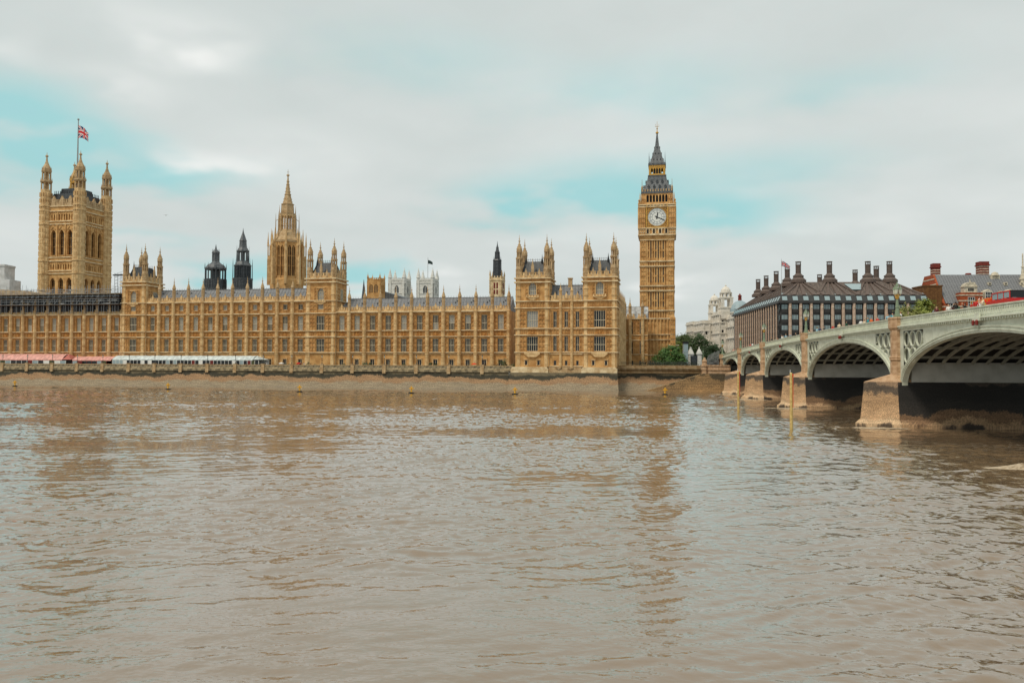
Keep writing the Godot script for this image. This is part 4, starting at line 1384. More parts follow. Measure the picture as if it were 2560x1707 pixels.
	for k in 7:
		if k % 2 == 0:
			mb.box(-3.6 + 1.1 * k - 0.0, -3.6 + 1.1 * k + 0.62, 55.4, 56.9, 0, 0.04)
	four(t, "arcade_window", mb.mesh(), M.black, b, 6.5)
	for y in [53.15, 54.85, 57.35]:
		mb = MB.new()
		mb.plan(sq(6.28 if y < 54 else 6.85), y - 0.15, y + 0.15)
		part(t, "cornice", mb, M.palestone, Vector3(0, b, 0))
	# clock stage
	mb = MB.new()
	mb.plan(sq(6.25), 57.3, 65.3)
	part(t, "clock_stage", mb, M.towerstone, Vector3(0, b, 0))
	mb = MB.new()
	for sx in [-1.0, 1.0]:
		mb.box(minf(sx * 4.15, sx * 6.55), maxf(sx * 4.15, sx * 6.55), 57.5, 65.0, 0, 0.42)
		panelling_at(mb, minf(sx * 4.3, sx * 6.4), maxf(sx * 4.3, sx * 6.4), 57.7, 64.9, 1.8, 3, 0.42)
		mb.rings(sx * 6.45, 0.2, 6, [[57.0, 0.32], [66.0, 0.3], [66.1, 0.42], [66.5, 0.42], [66.6, 0.24], [67.3, 0.2], [67.5, 0.36], [67.9, 0.1]])
	four(t, "corner_pier", mb.mesh(), M.towerstone, b, 6.25)
	var fr := MB.new()
	for s in [-1.0, 1.0]:
		fr.box(minf(s * 3.55, s * 4.0), maxf(s * 3.55, s * 4.0), 57.75, 64.95, 0, 0.4)
		fr.box(-3.55, 3.55, 61.4 + s * 3.75 - 0.2, 61.4 + s * 3.75 + 0.2, 0, 0.36)
	var rim := 40
	for k in rim:
		var a0 := TAU * k / rim
		var a1 := TAU * (k + 1) / rim
		var p := PackedVector2Array()
		for e in [[a0, 3.3], [a1, 3.3], [a1, 3.52], [a0, 3.52]]:
			p.push_back(Vector2(cos(e[0]) * e[1], 61.4 + sin(e[0]) * e[1]))
		fr.slab(p, 0.0, 0.3)
	for sx in [-1.0, 1.0]:
		for sy in [-1.0, 1.0]:
			fr.rings(0, 0, 4, [[0, 0.01], [0.01, 0.01]])
			for e in [[2.9, 2.9, 0.28], [3.25, 2.25, 0.16], [2.25, 3.25, 0.16]]:
				var c := PackedVector2Array()
				for q in 8:
					c.push_back(Vector2(sx * e[0] + cos(TAU * q / 8) * e[2], 61.4 + sy * e[1] + sin(TAU * q / 8) * e[2]))
				fr.slab(c, 0.05, 0.3)
	four(t, "dial_frame", fr.mesh(), M.gold, b, 6.28)
	# dials: opal glass, iron rings and hour spokes, hands at about twenty past twelve
	var dl := MB.new()
	var disc := PackedVector2Array()
	for k in rim:
		disc.push_back(Vector2(cos(TAU * k / rim) * 3.3, sin(TAU * k / rim) * 3.3))
	dl.slab(disc, 0.0, 0.1)
	var dm := dl.mesh()
	var ir := MB.new()
	for ring in [[3.2, 3.3], [2.38, 2.44], [1.66, 1.74]]:
		for k in rim:
			var p := PackedVector2Array()
			for e in [[k, ring[0]], [k + 1, ring[0]], [k + 1, ring[1]], [k, ring[1]]]:
				p.push_back(Vector2(cos(TAU * e[0] / rim) * e[1], sin(TAU * e[0] / rim) * e[1]))
			ir.slab(p, 0.1, 0.14)
	for k in 12:
		var a := TAU * k / 12
		var d := Vector2(sin(a), cos(a))
		var e := Vector2(d.y, -d.x)
		var wd := 0.07
		ir.slab(PackedVector2Array([d * 1.7 - e * wd, d * 3.25 - e * wd, d * 3.25 + e * wd, d * 1.7 + e * wd]), 0.1, 0.135)
	for k in 60:
		var a := TAU * k / 60
		var d := Vector2(sin(a), cos(a))
		var e := Vector2(d.y, -d.x)
		ir.slab(PackedVector2Array([d * 2.42 - e * 0.028, d * 3.2 - e * 0.028, d * 3.2 + e * 0.028, d * 2.42 + e * 0.028]), 0.1, 0.125)
	var irm := ir.mesh()
	var hd := MB.new()
	for e in [[369.5, 1.75, 0.15, 0.7], [114.0, 3.1, 0.1, 0.8]]:
		var a := deg_to_rad(e[0])
		var d := Vector2(sin(a), cos(a))
		var s := Vector2(d.y, -d.x)
		var dz: float = 0.0 if e[1] < 2 else 0.06
		hd.slab(PackedVector2Array([d * -e[3] - s * e[2] * 1.5, d * e[1] * 0.9 - s * e[2], d * e[1], d * e[1] * 0.9 + s * e[2], d * -e[3] + s * e[2] * 1.5]), 0.16 + dz, 0.2 + dz)
	var hdm := hd.mesh()
	for k in 4:
		var a := PI / 2 * k
		var dd := inst(t, "clock_dial", dm, M.dial, Vector3(sin(a) * 6.3, 61.4 + b, cos(a) * 6.3), a)
		inst(dd, "dial_tracery", irm, M.dialgrey)
		inst(dd, "hands", hdm, M.black)
	for y in [65.2, 65.9]:
		mb = MB.new()
		mb.plan(sq(6.8), y - 0.18, y + 0.18)
		part(t, "cornice", mb, M.palestone, Vector3(0, b, 0))
	mb = MB.new()
	for k in 7:
		mb.cbox(Vector3(-3.6 + 1.2 * k, 65.55, 0.05), Vector3(0.4, 0.3, 0.3))
	four(t, "gilded_boss", mb.mesh(), M.gold, b, 6.6)
	# belfry: open arcade
	mb = MB.new()
	mb.plan(sq(4.3), 66.0, 70.2)
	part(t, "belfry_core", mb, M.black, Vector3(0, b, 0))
	mb = MB.new()
	for sx in [-1.0, 1.0]:
		mb.box(minf(sx * 3.9, sx * 5.55), maxf(sx * 3.9, sx * 5.55), 66.1, 70.2, -0.9, 0)
		panelling_at(mb, minf(sx * 4.0, sx * 5.5), maxf(sx * 4.0, sx * 5.5), 66.4, 70.0, 1.8, 2, 0.0)
		mb.rings(sx * 6.1, 0.5, 4, [[66.0, 0.2], [69.2, 0.16], [70.4, 0.02]])
	mb.box(-3.9, 3.9, 66.1, 67.0, -0.6, 0)
	mb.box(-3.9, 3.9, 69.75, 70.2, -0.6, 0)
	for k in 8:
		var x := -3.9 + 7.8 * k / 7.0
		mb.box(x - 0.16, x + 0.16, 67.0, 69.75, -0.55, 0.0)
		if k < 7:
			mb.arch_head(x + 0.16, x + 0.95, 69.75, 0.6, -0.5, -0.05, 4)
	four(t, "belfry_arcade", mb.mesh(), M.towerstone, b, 5.55)
	# lower roof with parapet and small dormers
	mb = MB.new()
	mb.plan(sq(5.75), 70.2, 70.9)
	mb.plan(sq(5.6), 70.9, 71.7)
	part(t, "roof_eave", mb, M.lead, Vector3(0, b, 0))
	mb = MB.new()
	for k in 12:
		mb.cbox(Vector3(-5.2 + 10.4 * k / 11.0, 71.35, 0.0), Vector3(0.4, 0.9, 0.2))
	for sx in [-1.0, 1.0]:
		mb.rings(sx * 5.3, -0.2, 4, [[71.0, 0.3], [72.6, 0.26], [73.2, 0.05], [75.4, 0.03]])
	four(t, "roof_cresting", mb.mesh(), M.greystone, b, 5.65)
	mb = MB.new()
	mb.plan(sq(5.0), 71.6, 73.4, sq(4.25))
	mb.plan(sq(4.25), 73.4, 75.2, sq(3.6))
	mb.plan(sq(3.6), 75.2, 76.9, sq(3.3))
	part(t, "lower_roof", mb, M.lead, Vector3(0, b, 0))
	var dor := MB.new()
	dor.slab(PackedVector2Array([Vector2(-0.34, 0), Vector2(0.34, 0), Vector2(0.34, 0.8), Vector2(0, 1.3), Vector2(-0.34, 0.8)]), -0.9, 0.15)
	dor.slab(PackedVector2Array([Vector2(-0.46, 0.75), Vector2(0.46, 0.75), Vector2(0, 1.55)]), -0.9, 0.24)
	var dom := dor.mesh()
	for k in 4:
		var a := PI / 2 * k
		var r := Basis(Vector3.UP, a)
		for e in [[-3.0, 72.2, 4.75], [-1.0, 72.2, 4.75], [1.0, 72.2, 4.75], [3.0, 72.2, 4.75], [-1.9, 74.2, 4.0], [0.0, 74.2, 4.0], [1.9, 74.2, 4.0]]:
			inst(t, "dormer", dom, M.leaddark, r * Vector3(e[0], e[1] + b, e[2]), a)
	# gilded lantern
	mb = MB.new()
	mb.plan(sq(3.35), 76.9, 77.4)
	mb.plan(sq(1.6), 77.4, 81.0)
	part(t, "lantern_floor", mb, M.leaddark, Vector3(0, b, 0))
	mb = MB.new()
	for sx in [-1.0, 1.0]:
		mb.box(minf(sx * 2.3, sx * 2.95), maxf(sx * 2.3, sx * 2.95), 77.4, 81.2, -0.55, 0)
	for k in 6:
		var x := -2.3 + 4.6 * k / 5.0
		mb.box(x - 0.1, x + 0.1, 77.4, 80.0, -0.3, 0.05)
		if k < 5:
			mb.arch_head(x + 0.1, x + 0.82, 80.0, 0.5, -0.3, 0.0, 4)
	mb.box(-2.3, 2.3, 80.0, 81.2, -0.35, 0)
	for k in 8:
		mb.box(-2.2 + 4.4 * k / 7.0 - 0.07, -2.2 + 4.4 * k / 7.0 + 0.07, 80.0, 81.2, 0, 0.12)
	mb.box(-2.3, 2.3, 77.4, 78.0, 0.0, 0.1)
	four(t, "lantern_arcade", mb.mesh(), M.gold, b, 2.95)
	# spire with gablets, crown, orb and cross
	mb = MB.new()
	mb.plan(sq(3.2), 81.2, 81.9)
	mb.plan(sq(2.75), 81.9, 84.0, sq(2.0))
	mb.plan(sq(2.0), 84.0, 86.4, sq(1.35))
	mb.plan(sq(1.35), 86.4, 89.0, sq(0.72))
	mb.plan(sq(0.72), 89.0, 93.6, sq(0.22))
	for sx in [-1.0, 1.0]:
		for sz in [-1.0, 1.0]:
			mb.rings(sx * 2.9, sz * 2.9, 4, [[81.9, 0.16], [83.4, 0.1], [86.0, 0.02]])
	part(t, "spire", mb, M.lead, Vector3(0, b, 0))
	var ds := MB.new()
	ds.slab(PackedVector2Array([Vector2(-0.2, 0), Vector2(0.2, 0), Vector2(0.2, 0.4), Vector2(0, 0.75), Vector2(-0.2, 0.4)]), -0.5, 0.12)
	var dsm := ds.mesh()
	for k in 4:
		var a := PI / 2 * k
		var r := Basis(Vector3.UP, a)
		for e in [[-1.2, 83.2, 2.3], [0.0, 83.2, 2.3], [1.2, 83.2, 2.3], [-0.6, 85.6, 1.6], [0.6, 85.6, 1.6], [0.0, 88.0, 1.0]]:
			inst(t, "dormer", dsm, M.leaddark, r * Vector3(e[0], e[1] + b, e[2]), a)
	mb = MB.new()
	mb.rings(0, 0, 8, [[93.5, 0.25], [93.7, 0.55], [94.1, 0.55], [94.3, 0.2], [95.2, 0.12], [95.5, 0.3], [95.8, 0.1], [98.2, 0.04]])
	mb.box(-0.75, 0.75, 96.2, 96.32, -0.05, 0.05)
	mb.box(-0.05, 0.05, 96.2, 96.32, -0.75, 0.75)
	for s in [-1.0, 1.0]:
		mb.tube(Vector3(s * 0.75, 96.26, 0), Vector3(s * 0.55, 97.2, 0), 0.05, 4)
	part(t, "finial", mb, M.gold, Vector3(0, b, 0))

func panelling_at(mb: MB, x0: float, x1: float, y0: float, y1: float, step: float, cols: int, z: float):
	var w := (x1 - x0) / cols
	for c in cols + 1:
		var x := x0 + w * c
		mb.box(x - 0.05, x + 0.05, y0, y1, z, z + 0.2)
	var y := y0
	while y < y1 - 0.25:
		var tt := minf(y + step, y1)
		for c in cols:
			var a := x0 + w * c + 0.05
			var bb := x0 + w * (c + 1) - 0.05
			mb.box(a, bb, tt - 0.13, tt, z, z + 0.19)
			if bb - a > 0.25:
				mb.arch_head(a, bb, tt - 0.13, minf(0.35, w * 0.5), z, z + 0.14, 3)
		y = tt

# ---------------------------------------------------------------- square royal tower with flag
func make_square_tower():
	var base := Vector3(-277.6, 6.3, -113.5)
	var t := thing("square_tower", "huge square stone tower with corner turrets and flagpole", "tower", PAL, base)
	var h := 9.9
	var b := -6.3
	var hw := 8.1
	# walls, each pierced by three tall arched windows
	var holes := []
	for k in 3:
		var x := -4.6 + 4.6 * k
		holes.append([x - 1.35, x + 1.35, 60.4, 72.8])
		holes.append([x - 1.35, x + 1.35, 36.0, 49.2])
	for k in 9:
		var x := -5.6 + 1.4 * k + (0.0)
		holes.append([x - 0.32, x + 0.32, 77.5, 80.4])
		holes.append([x - 0.32, x + 0.32, 53.4, 55.8])
	var mb := MB.new()
	mb.wall(-hw, hw, 6.3, 84.4, -1.6, 0, holes)
	for k in 3:
		var x := -4.6 + 4.6 * k
		mb.arch_head(x - 1.35, x + 1.35, 72.8, 2.0, -1.4, -0.05, 7)
		mb.arch_head(x - 1.35, x + 1.35, 49.2, 1.7, -1.4, -0.05, 7)
		mb.slab(PackedVector2Array([Vector2(x - 1.5, 73.0), Vector2(x, 75.4), Vector2(x + 1.5, 73.0), Vector2(x + 1.1, 73.0), Vector2(x, 74.4), Vector2(x - 1.1, 73.0)]), 0.0, 0.3)
		mb.box(x - 0.14, x + 0.14, 74.6, 76.2, 0, 0.35)
		mb.box(x - 1.5, x + 1.5, 59.9, 60.35, 0, 0.4)
	for k in 4:
		var x := -6.9 + 4.6 * k
		mb.box(x - 0.28, x + 0.28, 59.8, 76.0, 0, 0.45)
		mb.box(x - 0.2, x + 0.2, 52.9, 56.6, 0, 0.3)
		mb.box(x - 0.2, x + 0.2, 77.2, 81.2, 0, 0.3)
	panelling_at(mb, -7.4, 7.4, 56.2, 57.2, 1.0, 14, 0.0)
	panelling_at(mb, -7.4, 7.4, 81.0, 82.0, 1.0, 14, 0.0)
	four(t, "wall", mb.mesh(), M.towerstone, b, h)
	var frame := win_frame(2.7, 12.4, 3, [4.2, 8.4], 0.5)
	var gl := glass_mesh(2.7, 12.4)
	for k in 4:
		var a := PI / 2 * k
		var r := Basis(Vector3.UP, a)
		for j in 3:
			for y in [60.4, 36.4]:
				var f := inst(t, "window", frame, M.towerstone, r * Vector3(-4.6 + 4.6 * j, y + b, h - 1.25), a)
				inst(f, "pane", gl, M.glass)
	mb = MB.new()
	mb.plan(sq(h - 1.65), 6.3, 84.0)
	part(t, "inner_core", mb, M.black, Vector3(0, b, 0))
	for y in [51.4, 52.7, 57.5, 59.3, 75.6, 77.0, 82.0, 84.4]:
		mb = MB.new()
		mb.plan(sq(h + 0.45), y - 0.22, y + 0.22)
		part(t, "string_course", mb, M.palestone, Vector3(0, b, 0))
	four(t, "parapet", parapet_mesh(15.6, 3.2, 0.5, false), M.greystone, 84.6 + b, h)
	mb = MB.new()
	for x in [-4.6, 0.0, 4.6]:
		mb.slab(PackedVector2Array([Vector2(x - 1.0, 84.6), Vector2(x + 1.0, 84.6), Vector2(x + 1.0, 87.8), Vector2(x, 89.6), Vector2(x - 1.0, 87.8)]), -0.5, 0.3)
	four(t, "parapet_gable", mb.mesh(), M.greystone, b, h)
	# iron roof and flag lantern
	mb = MB.new()
	mb.plan(sq(8.6), 84.6, 91.2, sq(7.2))
	mb.plan(sq(5.2), 91.2, 94.2, sq(4.8))
	for k in 14:
		var x := -6.6 + 13.2 * k / 13.0
		mb.box(x - 0.12, x + 0.12, 91.2, 92.6, 7.0, 7.2)
		mb.box(7.0, 7.2, 91.2, 92.6, x - 0.12, x + 0.12)
	part(t, "roof", mb, M.ironroof, Vector3(0, b, 0))
	mb = MB.new()
	for k in 8:
		var a := TAU * (k + 0.5) / 8
		mb.rings(cos(a) * 3.0, sin(a) * 3.0, 4, [[94.0, 0.35], [98.0, 0.3], [98.4, 0.5], [100.6, 0.04]], a)
		mb.tube(Vector3(cos(a) * 3.0, 98.2, sin(a) * 3.0), Vector3(cos(a) * 0.5, 105.5, sin(a) * 0.5), 0.16, 4)
	mb.rings(0, 0, 8, [[97.4, 3.2], [98.2, 3.2]], PI / 8)
	part(t, "flag_lantern", mb, M.gold, Vector3(0, b, 0))
	mb = MB.new()
	mb.rings(0, 0, 8, [[94.0, 0.5], [106.0, 0.4], [129.6, 0.2], [129.7, 0.5], [130.3, 0.5], [130.6, 0.05]])
	part(t, "flagpole", mb, M.metal_grey, Vector3(0, b, 0))
	# corner turrets: big octagons with two open lanterns and ogee caps
	for sx in [-1.0, 1.0]:
		for sz in [-1.0, 1.0]:
			var c := Vector3(sx * (h - 0.4), b, sz * (h - 0.4))
			mb = MB.new()
			mb.rings(0, 0, 8, [[6.3, 2.95], [51.0, 2.9], [51.0, 3.2], [51.6, 3.2], [51.6, 2.9], [57.3, 2.9], [57.3, 3.2], [57.8, 3.2], [57.8, 2.85], [75.4, 2.85], [75.4, 3.15], [76.0, 3.15], [76.0, 2.8], [82.0, 2.8], [82.0, 3.1], [82.6, 3.1], [82.6, 2.75], [84.3, 2.75], [84.3, 3.1], [84.9, 3.1], [84.9, 2.6], [92.7, 2.55]], PI / 8)
			for k in 8:
				var a := TAU * k / 8
				var d := Vector3(cos(a), 0, sin(a))
				var s := Vector3(-d.z, 0, d.x)
				var y := 34.0
				while y < 91.0:
					for q in [-0.55, 0.55]:
						mb.tube(d * 2.68 + s * q + Vector3(0, y, 0), d * 2.68 + s * q + Vector3(0, y + 2.1, 0), 0.2, 4)
					y += 2.9
			var tr := part(t, "corner_turret", mb, M.stone, c)
			mb = MB.new()
			var yy := 92.7
			for lv in [[4.6, 2.5], [5.2, 2.1]]:
				for k in 8:
					var a := TAU * (k + 0.5) / 8
					mb.rings(cos(a) * lv[1] * 0.88, sin(a) * lv[1] * 0.88, 4, [[yy, 0.36], [yy + lv[0] * 0.8, 0.34]], a, false)
					mb.rings(cos(a) * lv[1] * 1.02, sin(a) * lv[1] * 1.02, 4, [[yy + lv[0] * 0.9, 0.2], [yy + lv[0] * 1.35, 0.0]], a, false)
				mb.rings(0, 0, 8, [[yy, lv[1] * 0.3], [yy + lv[0], lv[1] * 0.3]], 0.0, false)
				mb.rings(0, 0, 8, [[yy + lv[0] * 0.74, lv[1]], [yy + lv[0] * 0.86, lv[1] * 1.14], [yy + lv[0], lv[1] * 1.14]], PI / 8)
				yy += lv[0]
			inst(tr, "lantern", mb.mesh(), M.greystone)
			mb = MB.new()
			mb.rings(0, 0, 8, [[yy, 1.9], [yy + 0.8, 2.05], [yy + 1.6, 1.75], [yy + 3.0, 1.0], [yy + 4.6, 0.5], [yy + 6.6, 0.3], [yy + 6.7, 0.7], [yy + 7.3, 0.7], [yy + 7.6, 0.2], [yy + 9.0, 0.05]], PI / 8)
			inst(tr, "cap", mb.mesh(), M.greystone)
	# the flag
	flag("national_flag", "red, white and blue flag flying from the square tower's pole", "flag", PAL, base + Vector3(0.25, 120.6 - 6.3, 0), 6.6, 6.4, flag_tex(), -0.35)

func flag_tex() -> ImageTexture:
	var W := 240
	var HH := 120
	var im := Image.create(W, HH, false, Image.FORMAT_RGB8)
	for j in HH:
		for i in W:
			var x := (i + 0.5) / W * 60.0 - 30.0
			var y := (j + 0.5) / HH * 30.0 - 15.0
			var c := Color8(24, 36, 92)
			var d1 := absf(x * 0.4472 - y * 0.8944)
			var d2 := absf(x * 0.4472 + y * 0.8944)
			if d1 < 3.0 or d2 < 3.0:
				c = Color8(226, 222, 220)
			if d1 < 1.1 or d2 < 1.1:
				c = Color8(196, 30, 46)
			if absf(x) < 5.0 or absf(y) < 5.0:
				c = Color8(226, 222, 220)
			if absf(x) < 3.0 or absf(y) < 3.0:
				c = Color8(200, 26, 40)
			im.set_pixel(i, j, c)
	return ImageTexture.create_from_image(im)

# a rippling cloth hung on its left edge
func flag(called: String, label: String, category: String, frame: Transform3D, at: Vector3, w: float, h: float, tex: Texture2D, droop: float, m: Material = null):
	var nx := 16
	var ny := 6
	var mb := MB.new()
	var f := func(i: int, j: int) -> Vector3:
		var u := float(i) / nx
		var v := float(j) / ny
		var wob := sin(u * 7.0 + v * 1.6) * 0.09 * w * u
		return Vector3(u * w * 0.92, v * h * (1.0 - 0.32 * u) + droop * h * u * u + sin(u * 5.0) * 0.03 * h, wob)
	for i in nx:
		for j in ny:
			for side in [0.0, 0.03]:
				var o := Vector3(0, 0, side)
				mb.quad(f.call(i, j) + o, f.call(i + 1, j) + o, f.call(i + 1, j + 1) + o, f.call(i, j + 1) + o, Vector3(0, 0, side - 0.015))
				for e in [[0, 0], [1, 0], [1, 1], [0, 0], [1, 1], [0, 1]]:
					pass
	# texture follows the cloth
	mb.uv.resize(mb.v.size())
	for k in mb.v.size():
		var p := mb.v[k]
		var u := clampf(p.x / (w * 0.92), 0.0, 1.0)
		var v := (p.y - droop * h * u * u - sin(u * 5.0) * 0.03 * h) / (h * (1.0 - 0.32 * u))
		mb.uv[k] = Vector2(u, 1.0 - clampf(v, 0.0, 1.0))
	var fm := m
	if tex:
		var sm := StandardMaterial3D.new()
		sm.albedo_texture = tex
		sm.roughness = 0.8
		sm.cull_mode = BaseMaterial3D.CULL_DISABLED
		fm = sm
	solo(called, label, category, mb, fm, frame, at)

# ---------------------------------------------------------------- octagonal central tower and spire
func make_central_tower():
	var base := Vector3(-145.2, 6.3, -77.6)
	var t := thing("spire_tower", "tall octagonal golden spire tower behind the central wing", "tower", PAL, base)
	var b := -6.3
	var mb := MB.new()
	mb.rings(0, 0, 8, [[6.3, 6.9], [43.0, 6.9], [44.2, 6.0]], PI / 8)
	part(t, "base", mb, M.towerstone, Vector3(0, b, 0))
	mb = MB.new()
	mb.rings(0, 0, 8, [[44.0, 4.9], [59.0, 4.9]], PI / 8)
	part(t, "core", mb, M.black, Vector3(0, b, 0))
	# eight tall window faces
	var face := MB.new()
	var wd := 5.9 * 2.0 * tan(PI / 8)
	face.wall(-wd / 2, wd / 2, 43.8, 59.0, -0.7, 0, [[-1.45, -0.2, 44.6, 57.4], [0.2, 1.45, 44.6, 57.4]])
	for s in [-1.0, 1.0]:
		face.arch_head(minf(s * 0.2, s * 1.45), maxf(s * 0.2, s * 1.45), 57.4, 1.2, -0.6, -0.04, 5)
		face.box(s * 0.825 - 0.09, s * 0.825 + 0.09, 44.6, 57.0, -0.5, -0.2)
		for y in [48.8, 53.0]:
			face.box(minf(s * 0.2, s * 1.45), maxf(s * 0.2, s * 1.45), y - 0.13, y + 0.13, -0.5, -0.22)
		face.box(minf(s * 1.65, s * 2.1), maxf(s * 1.65, s * 2.1), 44.0, 58.6, 0, 0.25)
	face.box(-0.14, 0.14, 44.0, 58.6, 0, 0.25)
	panelling_at(face, -wd / 2 + 0.3, wd / 2 - 0.3, 58.0, 59.0, 1.0, 6, 0.0)
	var fm := face.mesh()
	var buts := MB.new()
	buts.box(-0.55, 0.55, 41.0, 58.0, -0.4, 1.1)
	buts.box(-0.45, 0.45, 41.0, 52.0, 1.1, 2.0)
	buts.slab(PackedVector2Array([Vector2(-0.45, 52.0), Vector2(0.45, 52.0), Vector2(0, 53.5)]), 1.1, 1.9)
	buts.rings(0, 1.7, 4, [[41.0, 0.4], [57.5, 0.3], [57.5, 0.5], [58.0, 0.5], [63.5, 0.04]], PI / 4)
	buts.rings(0, 0.4, 4, [[58.0, 0.5], [61.0, 0.42], [65.0, 0.05]], PI / 4)
	var bm := buts.mesh()
	var up := MB.new()
	up.wall(-1.25, 1.25, 64.2, 71.2, -0.4, 0, [[-0.95, -0.12, 64.6, 70.4], [0.12, 0.95, 64.6, 70.4]])
	for s in [-1.0, 1.0]:
		up.arch_head(minf(s * 0.12, s * 0.95), maxf(s * 0.12, s * 0.95), 70.4, 0.7, -0.3, -0.04, 4)
		up.box(s * 0.535 - 0.06, s * 0.535 + 0.06, 64.6, 70.2, -0.3, -0.1)
		up.box(minf(s * 0.12, s * 0.95), maxf(s * 0.12, s * 0.95), 66.6, 66.8, -0.3, -0.1)
	var um := up.mesh()
	var fly := MB.new()
	fly.rings(0, 1.6, 4, [[60.6, 0.28], [68.0, 0.2], [71.8, 0.03]], PI / 4)
	fly.tube(Vector3(0, 69.4, 0.1), Vector3(0, 68.4, 1.6), 0.12, 4)
	fly.rings(0, 0.1, 4, [[62.0, 0.35], [70.8, 0.3], [75.2, 0.04]], PI / 4)
	var flm := fly.mesh()
	for k in 8:
		var a := TAU * k / 8
		var r := Basis(Vector3.UP, a)
		inst(t, "window_face", fm, M.towerstone, r * Vector3(0, b, 5.9), a)
		inst(t, "upper_face", um, M.stone, r * Vector3(0, b, 3.0), a)
		var a2 := a + PI / 8
		var r2 := Basis(Vector3.UP, a2)
		inst(t, "buttress", bm, M.stone, r2 * Vector3(0, b, 6.1), a2)
		inst(t, "flying_pinnacle", flm, M.greystone, r2 * Vector3(0, b, 3.2), a2)
	mb = MB.new()
	mb.rings(0, 0, 8, [[58.8, 6.6], [59.6, 6.7], [59.6, 6.2], [61.0, 5.2], [63.0, 4.4], [63.2, 4.0], [64.2, 3.5], [64.3, 3.2]], PI / 8)
	part(t, "gallery_roof", mb, M.greystone, Vector3(0, b, 0))
	mb = MB.new()
	mb.rings(0, 0, 8, [[71.0, 3.3], [71.6, 3.4], [71.7, 2.7], [75.2, 2.45], [75.3, 2.7], [75.7, 2.7], [75.8, 2.05], [79.4, 1.25], [79.5, 1.4], [79.9, 1.4], [80.0, 1.1], [83.8, 0.62], [83.9, 0.75], [84.1, 0.75], [84.2, 0.55], [87.6, 0.22], [87.7, 0.6], [88.3, 0.6], [88.5, 0.12], [90.5, 0.05]], PI / 8)
	mb.box(-0.5, 0.5, 89.4, 89.5, -0.04, 0.04)
	for k in 8:
		var a := TAU * (k + 0.5) / 8
		for e in [[76.6, 1.85], [77.8, 1.6], [81.0, 0.98], [82.4, 0.8], [85.4, 0.45]]:
			mb.cbox(Vector3(cos(a) * e[1], e[0], sin(a) * e[1]), Vector3(0.28, 0.3, 0.28))
	part(t, "spire", mb, M.greystone, Vector3(0, b, 0))

